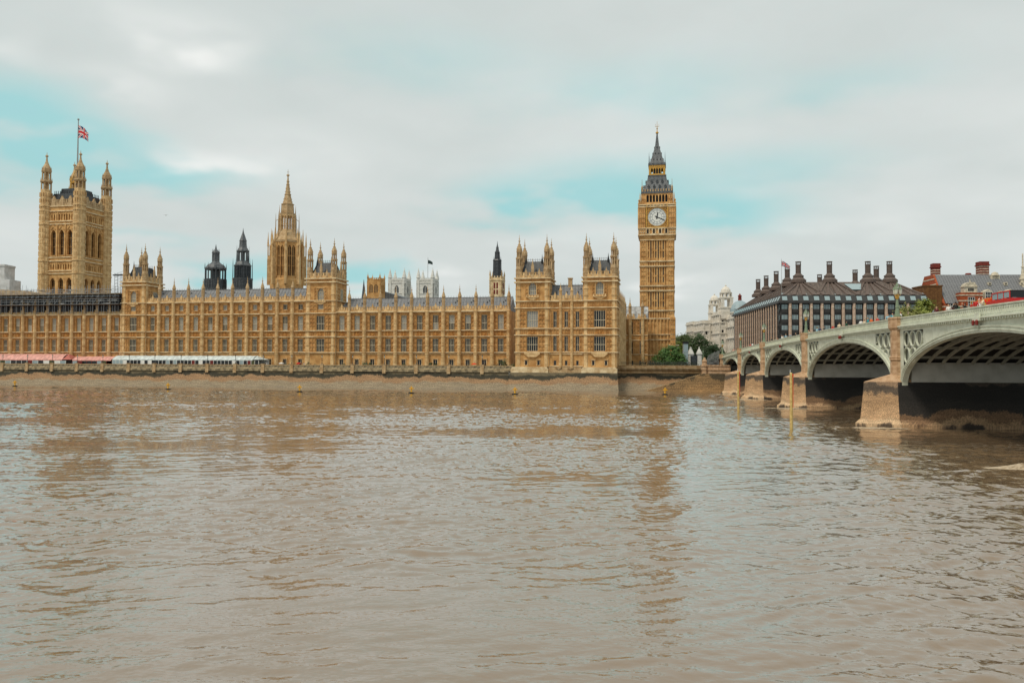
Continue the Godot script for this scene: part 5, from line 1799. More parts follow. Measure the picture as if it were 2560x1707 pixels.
# ---------------------------------------------------------------- dark iron ventilation turrets
func make_vent_turrets():
	var b := -6.3
	var base := Vector3(-158.3, 6.3, -44.3)
	var t := thing("roof_turret", "squat dark iron lantern turret left of the slimmer one", "turret", PAL, base)
	var mb := MB.new()
	mb.rings(0, 0, 8, [[6.3, 4.3], [40.3, 4.2]], PI / 8)
	for k in 24:
		var a := TAU * k / 24
		mb.tube(Vector3(cos(a) * 4.1, 37.0, sin(a) * 4.1), Vector3(cos(a) * 4.05, 40.3, sin(a) * 4.05), 0.12, 4)
	part(t, "drum", mb, M.leaddark, Vector3(0, b, 0))
	mb = MB.new()
	for k in 16:
		var a := TAU * (k + 0.5) / 16
		mb.rings(cos(a) * 3.75, sin(a) * 3.75, 4, [[40.3, 0.22], [44.3, 0.2]], a, false)
		if k % 2 == 0:
			mb.rings(cos(a) * 3.9, sin(a) * 3.9, 4, [[44.2, 0.22], [46.6, 0.03]], a, false)
	mb.rings(0, 0, 8, [[40.3, 1.9], [44.3, 1.9]], PI / 8, false)
	part(t, "open_arcade", mb, M.leaddark, Vector3(0, b, 0))
	mb = MB.new()
	mb.rings(0, 0, 8, [[44.0, 4.0], [44.6, 4.1], [44.8, 3.8], [45.8, 3.2], [46.6, 1.9], [47.1, 1.4], [50.3, 1.15], [50.4, 1.5], [50.8, 1.5], [51.4, 1.0], [52.0, 0.4], [53.4, 0.14], [54.0, 0.04]], PI / 8)
	for k in 8:
		var a := TAU * (k + 0.5) / 8
		mb.rings(cos(a) * 1.3, sin(a) * 1.3, 4, [[47.0, 0.12], [50.8, 0.1], [52.2, 0.02]], a, false)
	part(t, "dome", mb, M.lead, Vector3(0, b, 0))
	base = Vector3(-148.0, 6.3, -46.4)
	t = thing("roof_turret", "slimmer dark iron turret with tapering spirelet near the golden spire", "turret", PAL, base)
	mb = MB.new()
	mb.rings(0, 0, 8, [[6.3, 3.9], [40.0, 3.8], [40.1, 3.9], [40.7, 3.9]], PI / 8)
	for k in 24:
		var a := TAU * k / 24
		mb.tube(Vector3(cos(a) * 3.7, 37.0, sin(a) * 3.7), Vector3(cos(a) * 3.65, 40.0, sin(a) * 3.65), 0.12, 4)
	part(t, "drum", mb, M.leaddark, Vector3(0, b, 0))
	mb = MB.new()
	mb.rings(0, 0, 8, [[40.7, 2.9], [45.4, 2.9]], PI / 8)
	for k in 16:
		var a := TAU * (k + 0.5) / 16
		mb.rings(cos(a) * 2.95, sin(a) * 2.95, 4, [[40.7, 0.2], [45.4, 0.2]], a, false)
		if k % 2 == 0:
			mb.rings(cos(a) * 3.6, sin(a) * 3.6, 4, [[40.6, 0.16], [46.0, 0.12], [48.4, 0.02]], a, false)
	for y in [42.2, 43.8]:
		mb.rings(0, 0, 8, [[y, 3.02], [y + 0.2, 3.02]], PI / 8)
	part(t, "louvre_stage", mb, M.ironroof, Vector3(0, b, 0))
	mb = MB.new()
	mb.rings(0, 0, 8, [[45.4, 3.3], [45.8, 3.3], [46.2, 2.9], [47.2, 2.3], [47.5, 2.3]], PI / 8)
	for k in 8:
		var a := TAU * (k + 0.5) / 8
		mb.rings(cos(a) * 2.0, sin(a) * 2.0, 4, [[47.4, 0.24], [51.2, 0.2]], a, false)
		mb.rings(cos(a) * 2.35, sin(a) * 2.35, 4, [[46.8, 0.14], [53.4, 0.02]], a, false)
	mb.rings(0, 0, 8, [[47.4, 0.8], [51.2, 0.8]], PI / 8, false)
	mb.rings(0, 0, 8, [[51.0, 2.3], [51.5, 2.35], [51.8, 2.1], [52.6, 1.6], [52.8, 1.45], [55.2, 1.3], [55.3, 1.5], [55.6, 1.3], [58.6, 0.3], [59.6, 0.12], [60.4, 0.03]], PI / 8)
	part(t, "spirelet", mb, M.lead, Vector3(0, b, 0))
	# cream tower with a dark shaft, behind the right-hand wing
	base = Vector3(-53.2, 6.3, -75.9)
	t = thing("vent_tower", "cream stone tower topped by a dark metal shaft", "tower", PAL, base)
	mb = MB.new()
	mb.plan(sq(2.55), 6.3, 41.2)
	mb.plan(sq(2.75), 41.2, 41.7)
	mb.plan(sq(2.45), 41.7, 42.3)
	part(t, "tower_body", mb, M.palestone, Vector3(0, b, 0))
	mb = MB.new()
	for k in 4:
		mb.box(-2.0 + k * 1.2, -1.5 + k * 1.2, 42.3, 43.0, -0.3, 0)
	for s in [-1.0, 1.0]:
		mb.rings(s * 2.4, -0.1, 8, [[36.0, 0.32], [43.4, 0.3], [43.5, 0.4], [45.4, 0.04]])
	four(t, "battlement", mb.mesh(), M.palestone, b, 2.5)
	mb = MB.new()
	for s in [-1.0, 1.0]:
		for e in [[38.0, 40.3], [35.7, 37.5]]:
			mb.box(s * 0.55 - 0.34, s * 0.55 + 0.34, e[0], e[1], 0, 0.06)
	four(t, "louvre", mb.mesh(), M.brick_dark, b, 2.55)
	mb = MB.new()
	mb.rings(0, 0, 8, [[42.0, 1.75], [49.2, 1.65], [49.3, 1.85], [49.8, 1.6], [50.0, 1.15], [52.6, 1.0], [52.7, 1.2], [53.0, 0.8], [54.2, 0.5], [54.3, 0.6], [55.6, 0.2], [57.2, 0.03]], PI / 8)
	for k in 8:
		var a := TAU * (k + 0.5) / 8
		mb.tube(Vector3(cos(a) * 1.72, 42.2, sin(a) * 1.72), Vector3(cos(a) * 1.62, 49.2, sin(a) * 1.62), 0.08, 4)
		mb.rings(cos(a) * 1.5, sin(a) * 1.5, 4, [[49.4, 0.08], [51.0, 0.02]], a, false)
	part(t, "metal_shaft", mb, M.ironroof, Vector3(0, b, 0))
	# slender pale spirelets near the pavilion
	for e in [[-38.5, -60.0, 40.0], [-42.0, -62.0, 38.5]]:
		mb = MB.new()
		mb.rings(0, 0, 8, [[0, 1.0], [25.0, 0.9], [25.2, 1.05], [25.6, 0.8], [e[2] - 8.0, 0.25], [e[2] - 6.3, 0.03]], PI / 8)
		solo("stone_spirelet", "thin pale stone spirelet %s left of the corner pavilion roof" % ("immediately" if e[0] > -40 else "second"), "spirelet", mb, M.abbey, PAL, Vector3(e[0], 6.3, e[1]))

# ---------------------------------------------------------------- churches behind the roof line
func church_tower(label: String, base: Vector3, h: float, top: float, cren: float, m: Material, two_lights: bool, pin: float):
	var t := thing("church_tower", label, "church tower", PAL, base)
	var b := -base.y
	var mb := MB.new()
	mb.plan(sq(h - 0.4), base.y, cren - 1.0)
	part(t, "tower_body", mb, m, Vector3(0, b, 0))
	mb = MB.new()
	if two_lights:
		mb.wall(-h, h, base.y + 20, cren - 0.8, -0.5, 0, [[-2.3, -0.35, cren - 7.0, cren - 2.8], [0.35, 2.3, cren - 7.0, cren - 2.8]])
		for s in [-1.0, 1.0]:
			mb.arch_head(minf(s * 0.35, s * 2.3), maxf(s * 0.35, s * 2.3), cren - 2.8, 0.7, -0.4, -0.05, 4)
			for q in [0.82, 1.3, 1.78]:
				mb.box(s * q - 0.1, s * q + 0.1, cren - 7.0, cren - 3.0, -0.45, -0.15)
	else:
		mb.wall(-h, h, base.y + 20, cren - 0.8, -0.6, 0, [[-1.5, 1.5, cren - 9.5, cren - 4.4]])
		mb.arch_head(-1.5, 1.5, cren - 4.4, 1.8, -0.5, -0.05, 6)
		mb.box(-0.14, 0.14, cren - 9.5, cren - 5.0, -0.5, -0.2)
		for y in [-2.6, -9.8, -13.0]:
			mb.box(-h - 0.15, h + 0.15, cren + y - 0.2, cren + y + 0.2, 0, 0.3)
		panelling_at(mb, -3.6, 3.6, cren - 2.2, cren - 1.0, 1.2, 8, 0.0)
		for s in [-1.0, 1.0]:
			mb.box(minf(s * 4.0, s * 5.4), maxf(s * 4.0, s * 5.4), base.y + 20, cren - 0.8, 0, 0.45)
	four(t, "wall", mb.mesh(), m, b, h)
	mb = MB.new()
	if two_lights:
		mb.box(-2.4, 2.4, cren - 7.0, cren - 2.8, -0.38, -0.34)
	else:
		mb.box(-1.5, 1.5, cren - 9.5, cren - 4.4, -0.38, -0.34)
	four(t, "louvre", mb.mesh(), M.leaddark, b, h)
	four(t, "parapet", parapet_mesh(2 * h - 1.4, 1.6, 0.4, false), m, cren - 0.8 + b, h)
	for sx in [-1.0, 1.0]:
		for sz in [-1.0, 1.0]:
			mb = MB.new()
			mb.rings(0, 0, 8 if not two_lights else 4, [[cren - 3.0, pin], [cren + 0.8, pin], [cren + 0.9, pin * 1.25], [cren + 1.3, pin * 1.2], [top - 1.0, pin * 0.18], [top, 0.03]], PI / 8)
			part(t, "pinnacle", mb, m, Vector3(sx * (h - pin * 0.7), b, sz * (h - pin * 0.7)))
	return t

func make_churches():
	church_tower("orange stone church tower with two louvred windows and four pinnacles", Vector3(-137.6, 6.3, -162.9), 3.7, 55.8, 52.0, M.ochre, true, 0.55)
	church_tower("white twin church tower on the left, without a flagpole", Vector3(-168.8, 6.3, -289.0), 5.9, 73.2, 65.6, M.abbey, false, 1.25)
	var t = church_tower("white twin church tower on the right, carrying a flagpole", Vector3(-149.9, 6.3, -292.5), 5.9, 73.4, 65.6, M.abbey, false, 1.25)
	var mb := MB.new()
	mb.rings(0, 0, 6, [[58.0, 0.2], [81.0, 0.12]])
	part(t, "flagpole", mb, M.metal_grey, Vector3(0, -6.3, 0))
	flag("dark_flag", "small dark green flag above the white church tower", "flag", PAL, Vector3(-149.75, 76.6, -292.5), 3.6, 2.6, null, -0.25, mat(col(38, 58, 56), 0.9))
	# church roof and fleche between them
	mb = MB.new()
	mb.slab(PackedVector2Array([Vector2(-150, 6.3), Vector2(-128, 6.3), Vector2(-128, 44.0), Vector2(-139, 47.5), Vector2(-150, 44.0)]), -205, -175)
	for k in mb.v.size():
		mb.v[k] -= Vector3(-139, 6.3, -190)
	solo("church_roof", "low grey lead church roof beside the orange tower", "roof", mb, M.lead, PAL, Vector3(-139, 6.3, -190))
	mb = MB.new()
	mb.rings(0, 0, 8, [[0, 0.9], [22.0, 0.9], [22.3, 1.3], [23.0, 1.2], [33.6, 0.05]], PI / 8)
	for k in 6:
		mb.rings(0, 0, 8, [[23.5 + k * 1.3, 1.15 - k * 0.16], [23.7 + k * 1.3, 1.15 - k * 0.16]], PI / 8)
	solo("iron_spirelet", "thin dark spirelet in front of the left white church tower", "spirelet", mb, M.leaddark, PAL, Vector3(-99.5, 6.3, -50.0))

# ---------------------------------------------------------------- bridge
func btop(z: float) -> float:
	return 13.28 - 0.00013 * (z + 19.0) * (z + 19.0)

const PZ := [-152.0, -117.9, -85.6, -46.3, 0.0, 45.0, 84.0, 118.0]
const CROWN := [1.4, 1.65, 1.8, 1.88, 1.95, 1.9, 1.6]

func sweep_arch(mb: MB, zc: float, ai: float, bi: float, ao: float, bo: float, y0: float, x0: float, x1: float, n: int, from := 0.0):
	for k in n:
		var t0 := lerpf(from, PI - from, float(k) / n)
		var t1 := lerpf(from, PI - from, float(k + 1) / n)
		var i0 := Vector2(zc + ai * cos(t0), y0 + bi * sin(t0))
		var i1 := Vector2(zc + ai * cos(t1), y0 + bi * sin(t1))
		var o0 := Vector2(zc + ao * cos(t0), y0 + bo * sin(t0))
		var o1 := Vector2(zc + ao * cos(t1), y0 + bo * sin(t1))
		var up := Vector3(0, sin((t0 + t1) / 2), cos((t0 + t1) / 2))
		mb.quad(Vector3(x0, i0.y, i0.x), Vector3(x0, o0.y, o0.x), Vector3(x0, o1.y, o1.x), Vector3(x0, i1.y, i1.x), Vector3.LEFT)
		mb.quad(Vector3(x1, i0.y, i0.x), Vector3(x1, o0.y, o0.x), Vector3(x1, o1.y, o1.x), Vector3(x1, i1.y, i1.x), Vector3.RIGHT)
		mb.quad(Vector3(x0, i0.y, i0.x), Vector3(x1, i0.y, i0.x), Vector3(x1, i1.y, i1.x), Vector3(x0, i1.y, i1.x), -up)
		mb.quad(Vector3(x0, o0.y, o0.x), Vector3(x1, o0.y, o0.x), Vector3(x1, o1.y, o1.x), Vector3(x0, o1.y, o1.x), up)

# ring of thickness w in the plane x = const
func hoop(mb: MB, x0: float, x1: float, y: float, z: float, r: float, w: float, n := 14):
	for k in n:
		var a0 := TAU * k / n
		var a1 := TAU * (k + 1) / n
		var q := [Vector2(cos(a0), sin(a0)), Vector2(cos(a1), sin(a1))]
		mb.quad(Vector3(x0, y + q[0].y * (r - w), z + q[0].x * (r - w)), Vector3(x0, y + q[0].y * r, z + q[0].x * r), Vector3(x0, y + q[1].y * r, z + q[1].x * r), Vector3(x0, y + q[1].y * (r - w), z + q[1].x * (r - w)), Vector3.LEFT)
		mb.quad(Vector3(x0, y + q[0].y * (r - w), z + q[0].x * (r - w)), Vector3(x1, y + q[0].y * (r - w), z + q[0].x * (r - w)), Vector3(x1, y + q[1].y * (r - w), z + q[1].x * (r - w)), Vector3(x0, y + q[1].y * (r - w), z + q[1].x * (r - w)), Vector3(0, -q[0].y, -q[0].x))
		mb.quad(Vector3(x0, y + q[0].y * r, z + q[0].x * r), Vector3(x1, y + q[0].y * r, z + q[0].x * r), Vector3(x1, y + q[1].y * r, z + q[1].x * r), Vector3(x0, y + q[1].y * r, z + q[1].x * r), Vector3(0, q[0].y, q[0].x))

# strip following the camber: offsets from btop
func camber(mb: MB, x0: float, x1: float, lo: float, hi: float, za: float, zb: float, n: int):
	for k in n:
		var a := lerpf(za, zb, float(k) / n)
		var b := lerpf(za, zb, float(k + 1) / n)
		var p := [Vector3(x0, btop(a) + lo, a), Vector3(x0, btop(b) + lo, b), Vector3(x0, btop(b) + hi, b), Vector3(x0, btop(a) + hi, a), Vector3(x1, btop(a) + lo, a), Vector3(x1, btop(b) + lo, b), Vector3(x1, btop(b) + hi, b), Vector3(x1, btop(a) + hi, a)]
		mb.quad(p[0], p[1], p[2], p[3], Vector3.LEFT)
		mb.quad(p[4], p[5], p[6], p[7], Vector3.RIGHT)
		mb.quad(p[3], p[2], p[6], p[7], Vector3.UP)
		mb.quad(p[0], p[1], p[5], p[4], Vector3.DOWN)
		if k == 0:
			mb.quad(p[0], p[3], p[7], p[4], Vector3.FORWARD)
		if k == n - 1:
			mb.quad(p[1], p[2], p[6], p[5], Vector3.BACK)

func make_bridge():
	var t := thing("road_bridge", "pale green arched road bridge crossing the river on stone piers", "bridge", BRI, Vector3(0, -2, 0))
	var o := Vector3(0, -2, 0)
	var za: float = PZ[0]
	var zb: float = PZ[7]
	var mb := MB.new()
	mb.o = o
	camber(mb, -0.2, 26.2, -1.75, -1.15, za - 2, zb, 60)
	part(t, "deck", mb, M.road)
	for e in [[0.12, 3.6], [22.4, 25.9]]:
		mb = MB.new()
		mb.o = o
		camber(mb, e[0], e[1], -1.14, -0.82, za - 2, zb, 60)
		part(t, "footway", mb, M.paving)
	mb = MB.new()
	mb.o = o
	camber(mb, 0.15, 25.8, -1.9, -1.76, za, zb, 60)
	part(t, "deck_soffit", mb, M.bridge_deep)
	for side in 2:
		var x := 0.0 if side == 0 else 26.0
		for r in [[-0.32, 0.12, -0.14, 0.0, "parapet_rail"], [-0.2, 0.05, -0.92, -0.14, "parapet_plate"], [-0.34, 0.1, -1.06, -0.92, "parapet_plinth"], [-0.66, 0.1, -1.2, -1.06, "cornice"]]:
			mb = MB.new()
			mb.o = o
			camber(mb, x + r[0], x + r[1], r[2], r[3], za, zb, 90)
			part(t, r[4], mb, M.bridge)
	# pierced pattern on the parapet and dentils under the cornice of the near side
	mb = MB.new()
	mb.o = o
	var z := -125.0
	while z < 60.0:
		var y := btop(z)
		mb.box(-0.27, -0.2, y - 0.8, y - 0.26, z - 0.05, z + 0.05)
		mb.box(-0.25, -0.2, y - 0.4, y - 0.2, z - 0.2, z + 0.2)
		mb.box(-0.25, -0.2, y - 0.88, y - 0.72, z - 0.2, z + 0.2)
		z += 0.46
	part(t, "parapet_tracery", mb, M.bridge).set_meta("kind", "stuff")
	mb = MB.new()
	mb.o = o
	z = za + 1.0
	while z < 60.0:
		var y := btop(z)
		mb.box(-0.56, -0.2, y - 1.42, y - 1.2, z - 0.12, z + 0.12)
		z += 0.5
	part(t, "dentils", mb, M.bridge).set_meta("kind", "stuff")
	# arches
	for k in 7:
		var z0: float = PZ[k] + 1.6
		var z1: float = PZ[k + 1] - 1.6
		var zc := (z0 + z1) / 2
		var ai := (z1 - z0) / 2 - 0.15
		var crown: float = btop(zc) - CROWN[k]
		var bo := crown - 5.0
		var bi := bo - 0.6
		var ao := ai + 0.55
		mb = MB.new()
		mb.o = o
		sweep_arch(mb, zc, ai, bi, ao, bo, 5.0, -0.42, 0.25, 44)
		var ring := part(t, "arch_ring", mb, M.bridge)
		mb = MB.new()
		mb.o = o
		sweep_arch(mb, zc, ai + 0.2, bi + 0.2, ai + 0.32, bi + 0.32, 5.0, -0.5, -0.42, 44)
		sweep_arch(mb, zc, ao - 0.07, bo - 0.07, ao + 0.05, bo + 0.05, 5.0, -0.5, -0.42, 44)
		inst(ring, "moulding", mb.mesh(), M.bridge)
		# spandrel wall with a sunk triangular panel at each end
		mb = MB.new()
		mb.o = o
		var pn := MB.new()
		pn.o = o
		var n := 64
		for j in n:
			var a := lerpf(z0 - 1.0, z1 + 1.0, float(j) / n)
			var b := lerpf(z0 - 1.0, z1 + 1.0, float(j + 1) / n)
			var ya := 5.4 if absf(a - zc) >= ao else maxf(5.4, 5.0 + bo * sqrt(1.0 - pow((a - zc) / ao, 2.0)))
			var yb := 5.4 if absf(b - zc) >= ao else maxf(5.4, 5.0 + bo * sqrt(1.0 - pow((b - zc) / ao, 2.0)))
			var ta := btop(a) - 1.2
			var tb := btop(b) - 1.2
			var e := minf(a - (z0 - 0.2), (z1 + 0.2) - b)
			var gap := minf(ta - 0.5 - (ya + 0.4), tb - 0.5 - (yb + 0.4))
			if e > 0.25 and e < 6.5 and gap > 0.1:
				mb.quad(Vector3(-0.26, ya, a), Vector3(-0.26, yb, b), Vector3(-0.26, yb + 0.4, b), Vector3(-0.26, ya + 0.4, a), Vector3.LEFT)
				mb.quad(Vector3(-0.26, ta - 0.5, a), Vector3(-0.26, tb - 0.5, b), Vector3(-0.26, tb, b), Vector3(-0.26, ta, a), Vector3.LEFT)
				mb.quad(Vector3(-0.26, ta - 0.5, a), Vector3(-0.26, tb - 0.5, b), Vector3(0.15, tb - 0.5, b), Vector3(0.15, ta - 0.5, a), Vector3.DOWN)
				mb.quad(Vector3(-0.26, ya + 0.4, a), Vector3(-0.26, yb + 0.4, b), Vector3(0.15, yb + 0.4, b), Vector3(0.15, ya + 0.4, a), Vector3.UP)
				pn.quad(Vector3(0.14, ya + 0.35, a), Vector3(0.14, yb + 0.35, b), Vector3(0.14, tb - 0.45, b), Vector3(0.14, ta - 0.45, a), Vector3.LEFT)
			else:
				mb.quad(Vector3(-0.26, ya, a), Vector3(-0.26, yb, b), Vector3(-0.26, tb, b), Vector3(-0.26, ta, a), Vector3.LEFT)
			mb.quad(Vector3(0.2, ya, a), Vector3(0.2, yb, b), Vector3(0.2, tb, b), Vector3(0.2, ta, a), Vector3.RIGHT)
		var sp := part(t, "spandrel", mb, M.bridge)
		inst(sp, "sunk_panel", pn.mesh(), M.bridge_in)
		mb = MB.new()
		mb.o = o
		for s in [-1.0, 1.0]:
			var edge: float = z0 - 0.2 if s < 0 else z1 + 0.2
			var y: float = btop(edge) - 1.75
			var zz := 0.3
			var rr := 0.95
			while rr > 0.28:
				zz += rr
				var cz: float = edge - s * zz
				var q: float = 1.0 - pow((cz - zc) / ao, 2.0)
				var floor_y: float = 5.0 + bo * sqrt(maxf(q, 0.0)) + 0.45
				var room: float = (btop(cz) - 1.72 - floor_y) / 2.0
				rr = minf(rr, room)
				if rr < 0.25:
					break
				hoop(mb, -0.22, -0.02, btop(cz) - 1.72 - rr, cz, rr, 0.12)
				if room > 1.1:
					hoop(mb, -0.22, -0.02, btop(cz) - 1.72 - rr * 3.0, cz, rr, 0.12)
					mb.slab(PackedVector2Array([Vector2(-0.1, -0.1), Vector2(0.1, -0.1), Vector2(0.1, 0.1), Vector2(-0.1, 0.1)]), 0.0, 0.001)
				zz += rr + 0.08
		inst(sp, "roundels", mb.mesh(), M.bridge)
		# ribs under the deck and cross girders
		var cut := asin(2.72 / bi)
		mb = MB.new()
		sweep_arch(mb, 0.0, ai, bi, ai + 0.15, bi + 0.42, 5.4, -0.13, 0.13, 28, cut - 0.04)
		var rm := mb.mesh()
		for j in 15:
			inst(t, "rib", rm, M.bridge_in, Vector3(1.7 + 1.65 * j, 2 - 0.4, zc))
		for j in 9:
			var th := lerpf(cut + 0.08, PI - cut - 0.08, j / 8.0)
			mb = MB.new()
			mb.o = o
			mb.box(0.2, 25.8, 5.0 + bi * sin(th) + 0.1, 5.0 + bi * sin(th) + 0.4, zc + ai * cos(th) - 0.1, zc + ai * cos(th) + 0.1)
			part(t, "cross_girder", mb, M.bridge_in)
		mb = MB.new()
		mb.o = o
		sweep_arch(mb, zc, ai + 0.2, bi + 0.6, ai + 0.3, bi + 0.72, 5.0, 0.3, 25.7, 20, cut)
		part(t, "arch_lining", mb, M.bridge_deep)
	# piers
	for k in 8:
		var pz: float = PZ[k]
		var hw := 1.7
		mb = MB.new()
		var lv := [[-2.0, 1.25, 5.6], [0.35, 1.15, 5.4], [0.9, 0.55, 4.75], [3.2, 0.22, 4.5], [5.4, 0.0, 4.3]]
		var bd := MB.new()
		for j in lv.size() - 1:
			var l0: Array = lv[j]
			var l1: Array = lv[j + 1]
			mb.plan(PackedVector2Array([Vector2(-0.9, -hw - l0[1]), Vector2(-l0[2], 0), Vector2(-0.9, hw + l0[1])]), l0[0], l1[0], PackedVector2Array([Vector2(-0.9, -hw - l1[1]), Vector2(-l1[2], 0), Vector2(-0.9, hw + l1[1])]))
			bd.plan(PackedVector2Array([Vector2(-0.9, -hw - l0[1]), Vector2(27, -hw - l0[1]), Vector2(27, hw + l0[1]), Vector2(-0.9, hw + l0[1])]), l0[0], l1[0], PackedVector2Array([Vector2(-0.9, -hw - l1[1]), Vector2(27, -hw - l1[1]), Vector2(27, hw + l1[1]), Vector2(-0.9, hw + l1[1])]))
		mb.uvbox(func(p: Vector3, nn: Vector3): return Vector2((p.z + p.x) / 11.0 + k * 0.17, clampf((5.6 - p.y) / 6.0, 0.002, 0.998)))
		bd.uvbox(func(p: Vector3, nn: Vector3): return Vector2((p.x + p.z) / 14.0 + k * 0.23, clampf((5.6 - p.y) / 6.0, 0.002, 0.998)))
		var pr := part(t, "pier", bd, M.shaded_pier_side, Vector3(0, 2, pz))
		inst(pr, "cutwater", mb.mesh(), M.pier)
		mb = MB.new()
		mb.plan(PackedVector2Array([Vector2(-0.9, -hw), Vector2(-4.3, 0), Vector2(-0.9, hw), Vector2(0.8, hw), Vector2(0.8, -hw)]), 5.4, 6.35, PackedVector2Array([Vector2(-0.9, -0.6), Vector2(-1.15, 0), Vector2(-0.9, 0.6), Vector2(0.5, 0.6), Vector2(0.5, -0.6)]))
		inst(pr, "shoulder", mb.mesh(), M.granite)
		mb = MB.new()
		mb.box(0.7, 26, 5.4, 7.75, -1.78, 1.78)
		inst(pr, "fender_panel", mb.mesh(), M.bridge_panel)
		mb = MB.new()
		mb.box(0.75, 25.9, 7.75, btop(pz) - 1.77, -1.45, 1.45)
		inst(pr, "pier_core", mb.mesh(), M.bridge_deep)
		mb = MB.new()
		var tp := btop(pz) + 0.05
		mb.rings(-0.3, 0, 8, [[5.6, 1.0], [6.3, 0.86], [8.05, 0.84], [8.1, 0.98], [8.25, 0.9], [8.4, 0.98], [8.5, 0.82], [tp - 1.6, 0.8], [tp - 1.3, 1.04], [tp - 0.25, 1.04], [tp - 0.2, 1.12], [tp, 1.1]], PI / 8)
		inst(pr, "pier_tower", mb.mesh(), M.granite)
	# lamps on the pier towers
	var names := ["farthest", "second", "third", "fourth", "largest visible"]
	for k in 7:
		var lp := thing("bridge_lamp", "ornate green triple lantern lamp on bridge pier, %s from the palace bank" % nth(k), "lamp post", BRI, Vector3(-0.3, btop(PZ[k]) + 0.05, PZ[k]), "lamps along the bridge parapet")
		lamp_parts(lp)
	# navigation lights hanging at the crown
	for k in range(1, 6):
		var zc: float = (PZ[k] + PZ[k + 1]) / 2
		var nl := thing("navigation_light", "pair of red signal lamps over the bridge arch, %s arch from the palace bank" % nth(k), "signal lamp", BRI, Vector3(-0.5, btop(zc) - 1.2, zc), "signal lamps on the bridge arches")
		mb = MB.new()
		mb.box(-0.25, 0.1, -0.25, 0.1, -0.75, 0.75)
		mb.box(-0.15, 0.0, 0.1, 0.5, -0.5, 0.5)
		mb.box(-0.1, 0.08, -1.0, -0.25, -0.08, 0.08)
		part(nl, "bracket", mb, M.bridge)
		mb = MB.new()
		mb.rings(0, 0, 10, [[-0.32, 0.06], [-0.27, 0.14], [0.1, 0.15], [0.2, 0.07]])
		var lm := mb.mesh()
		for s in [-0.38, 0.38]:
			inst(nl, "red_lamp", lm, M.redlight, Vector3(-0.3, -0.35, s))

func lamp_parts(lp: Node3D):
	if not cache.has("lamp"):
		var mb := MB.new()
		mb.rings(0, 0, 8, [[0, 0.45], [0.25, 0.45], [0.3, 0.3], [1.2, 0.19], [1.25, 0.26], [1.4, 0.2], [2.2, 0.12]], PI / 8)
		var a := mb.mesh()
		mb = MB.new()
		mb.rings(0, 0, 8, [[2.2, 0.14], [2.4, 0.24], [2.7, 0.22], [3.0, 0.1]])
		for k in 3:
			var g := TAU * k / 3
			mb.tube(Vector3(cos(g) * 0.12, 2.5, sin(g) * 0.12), Vector3(cos(g) * 0.38, 2.75, sin(g) * 0.38), 0.05, 4)
		var b := mb.mesh()
		mb = MB.new()
		mb.rings(0, 0, 6, [[0, 0.08], [0.12, 0.14], [0.62, 0.2]])
		var c := mb.mesh()
		mb = MB.new()
		mb.rings(0, 0, 6, [[0.62, 0.24], [0.7, 0.22], [0.92, 0.08], [1.0, 0.06], [1.2, 0.02]])
		cache["lamp"] = [a, b, c, mb.mesh()]
	var m: Array = cache["lamp"]
	inst(lp, "column", m[0], M.lamp_green)
	inst(lp, "gilded_crest", m[1], M.gold)
	for k in 4:
		var g := TAU * k / 3
		var at := Vector3(cos(g) * 0.38, 2.8, sin(g) * 0.38) if k < 3 else Vector3(0, 3.2, 0)
		var l := inst(lp, "lantern", m[2], M.lamp_glass, at)
		inst(l, "lantern_cap", m[3], M.lamp_green)

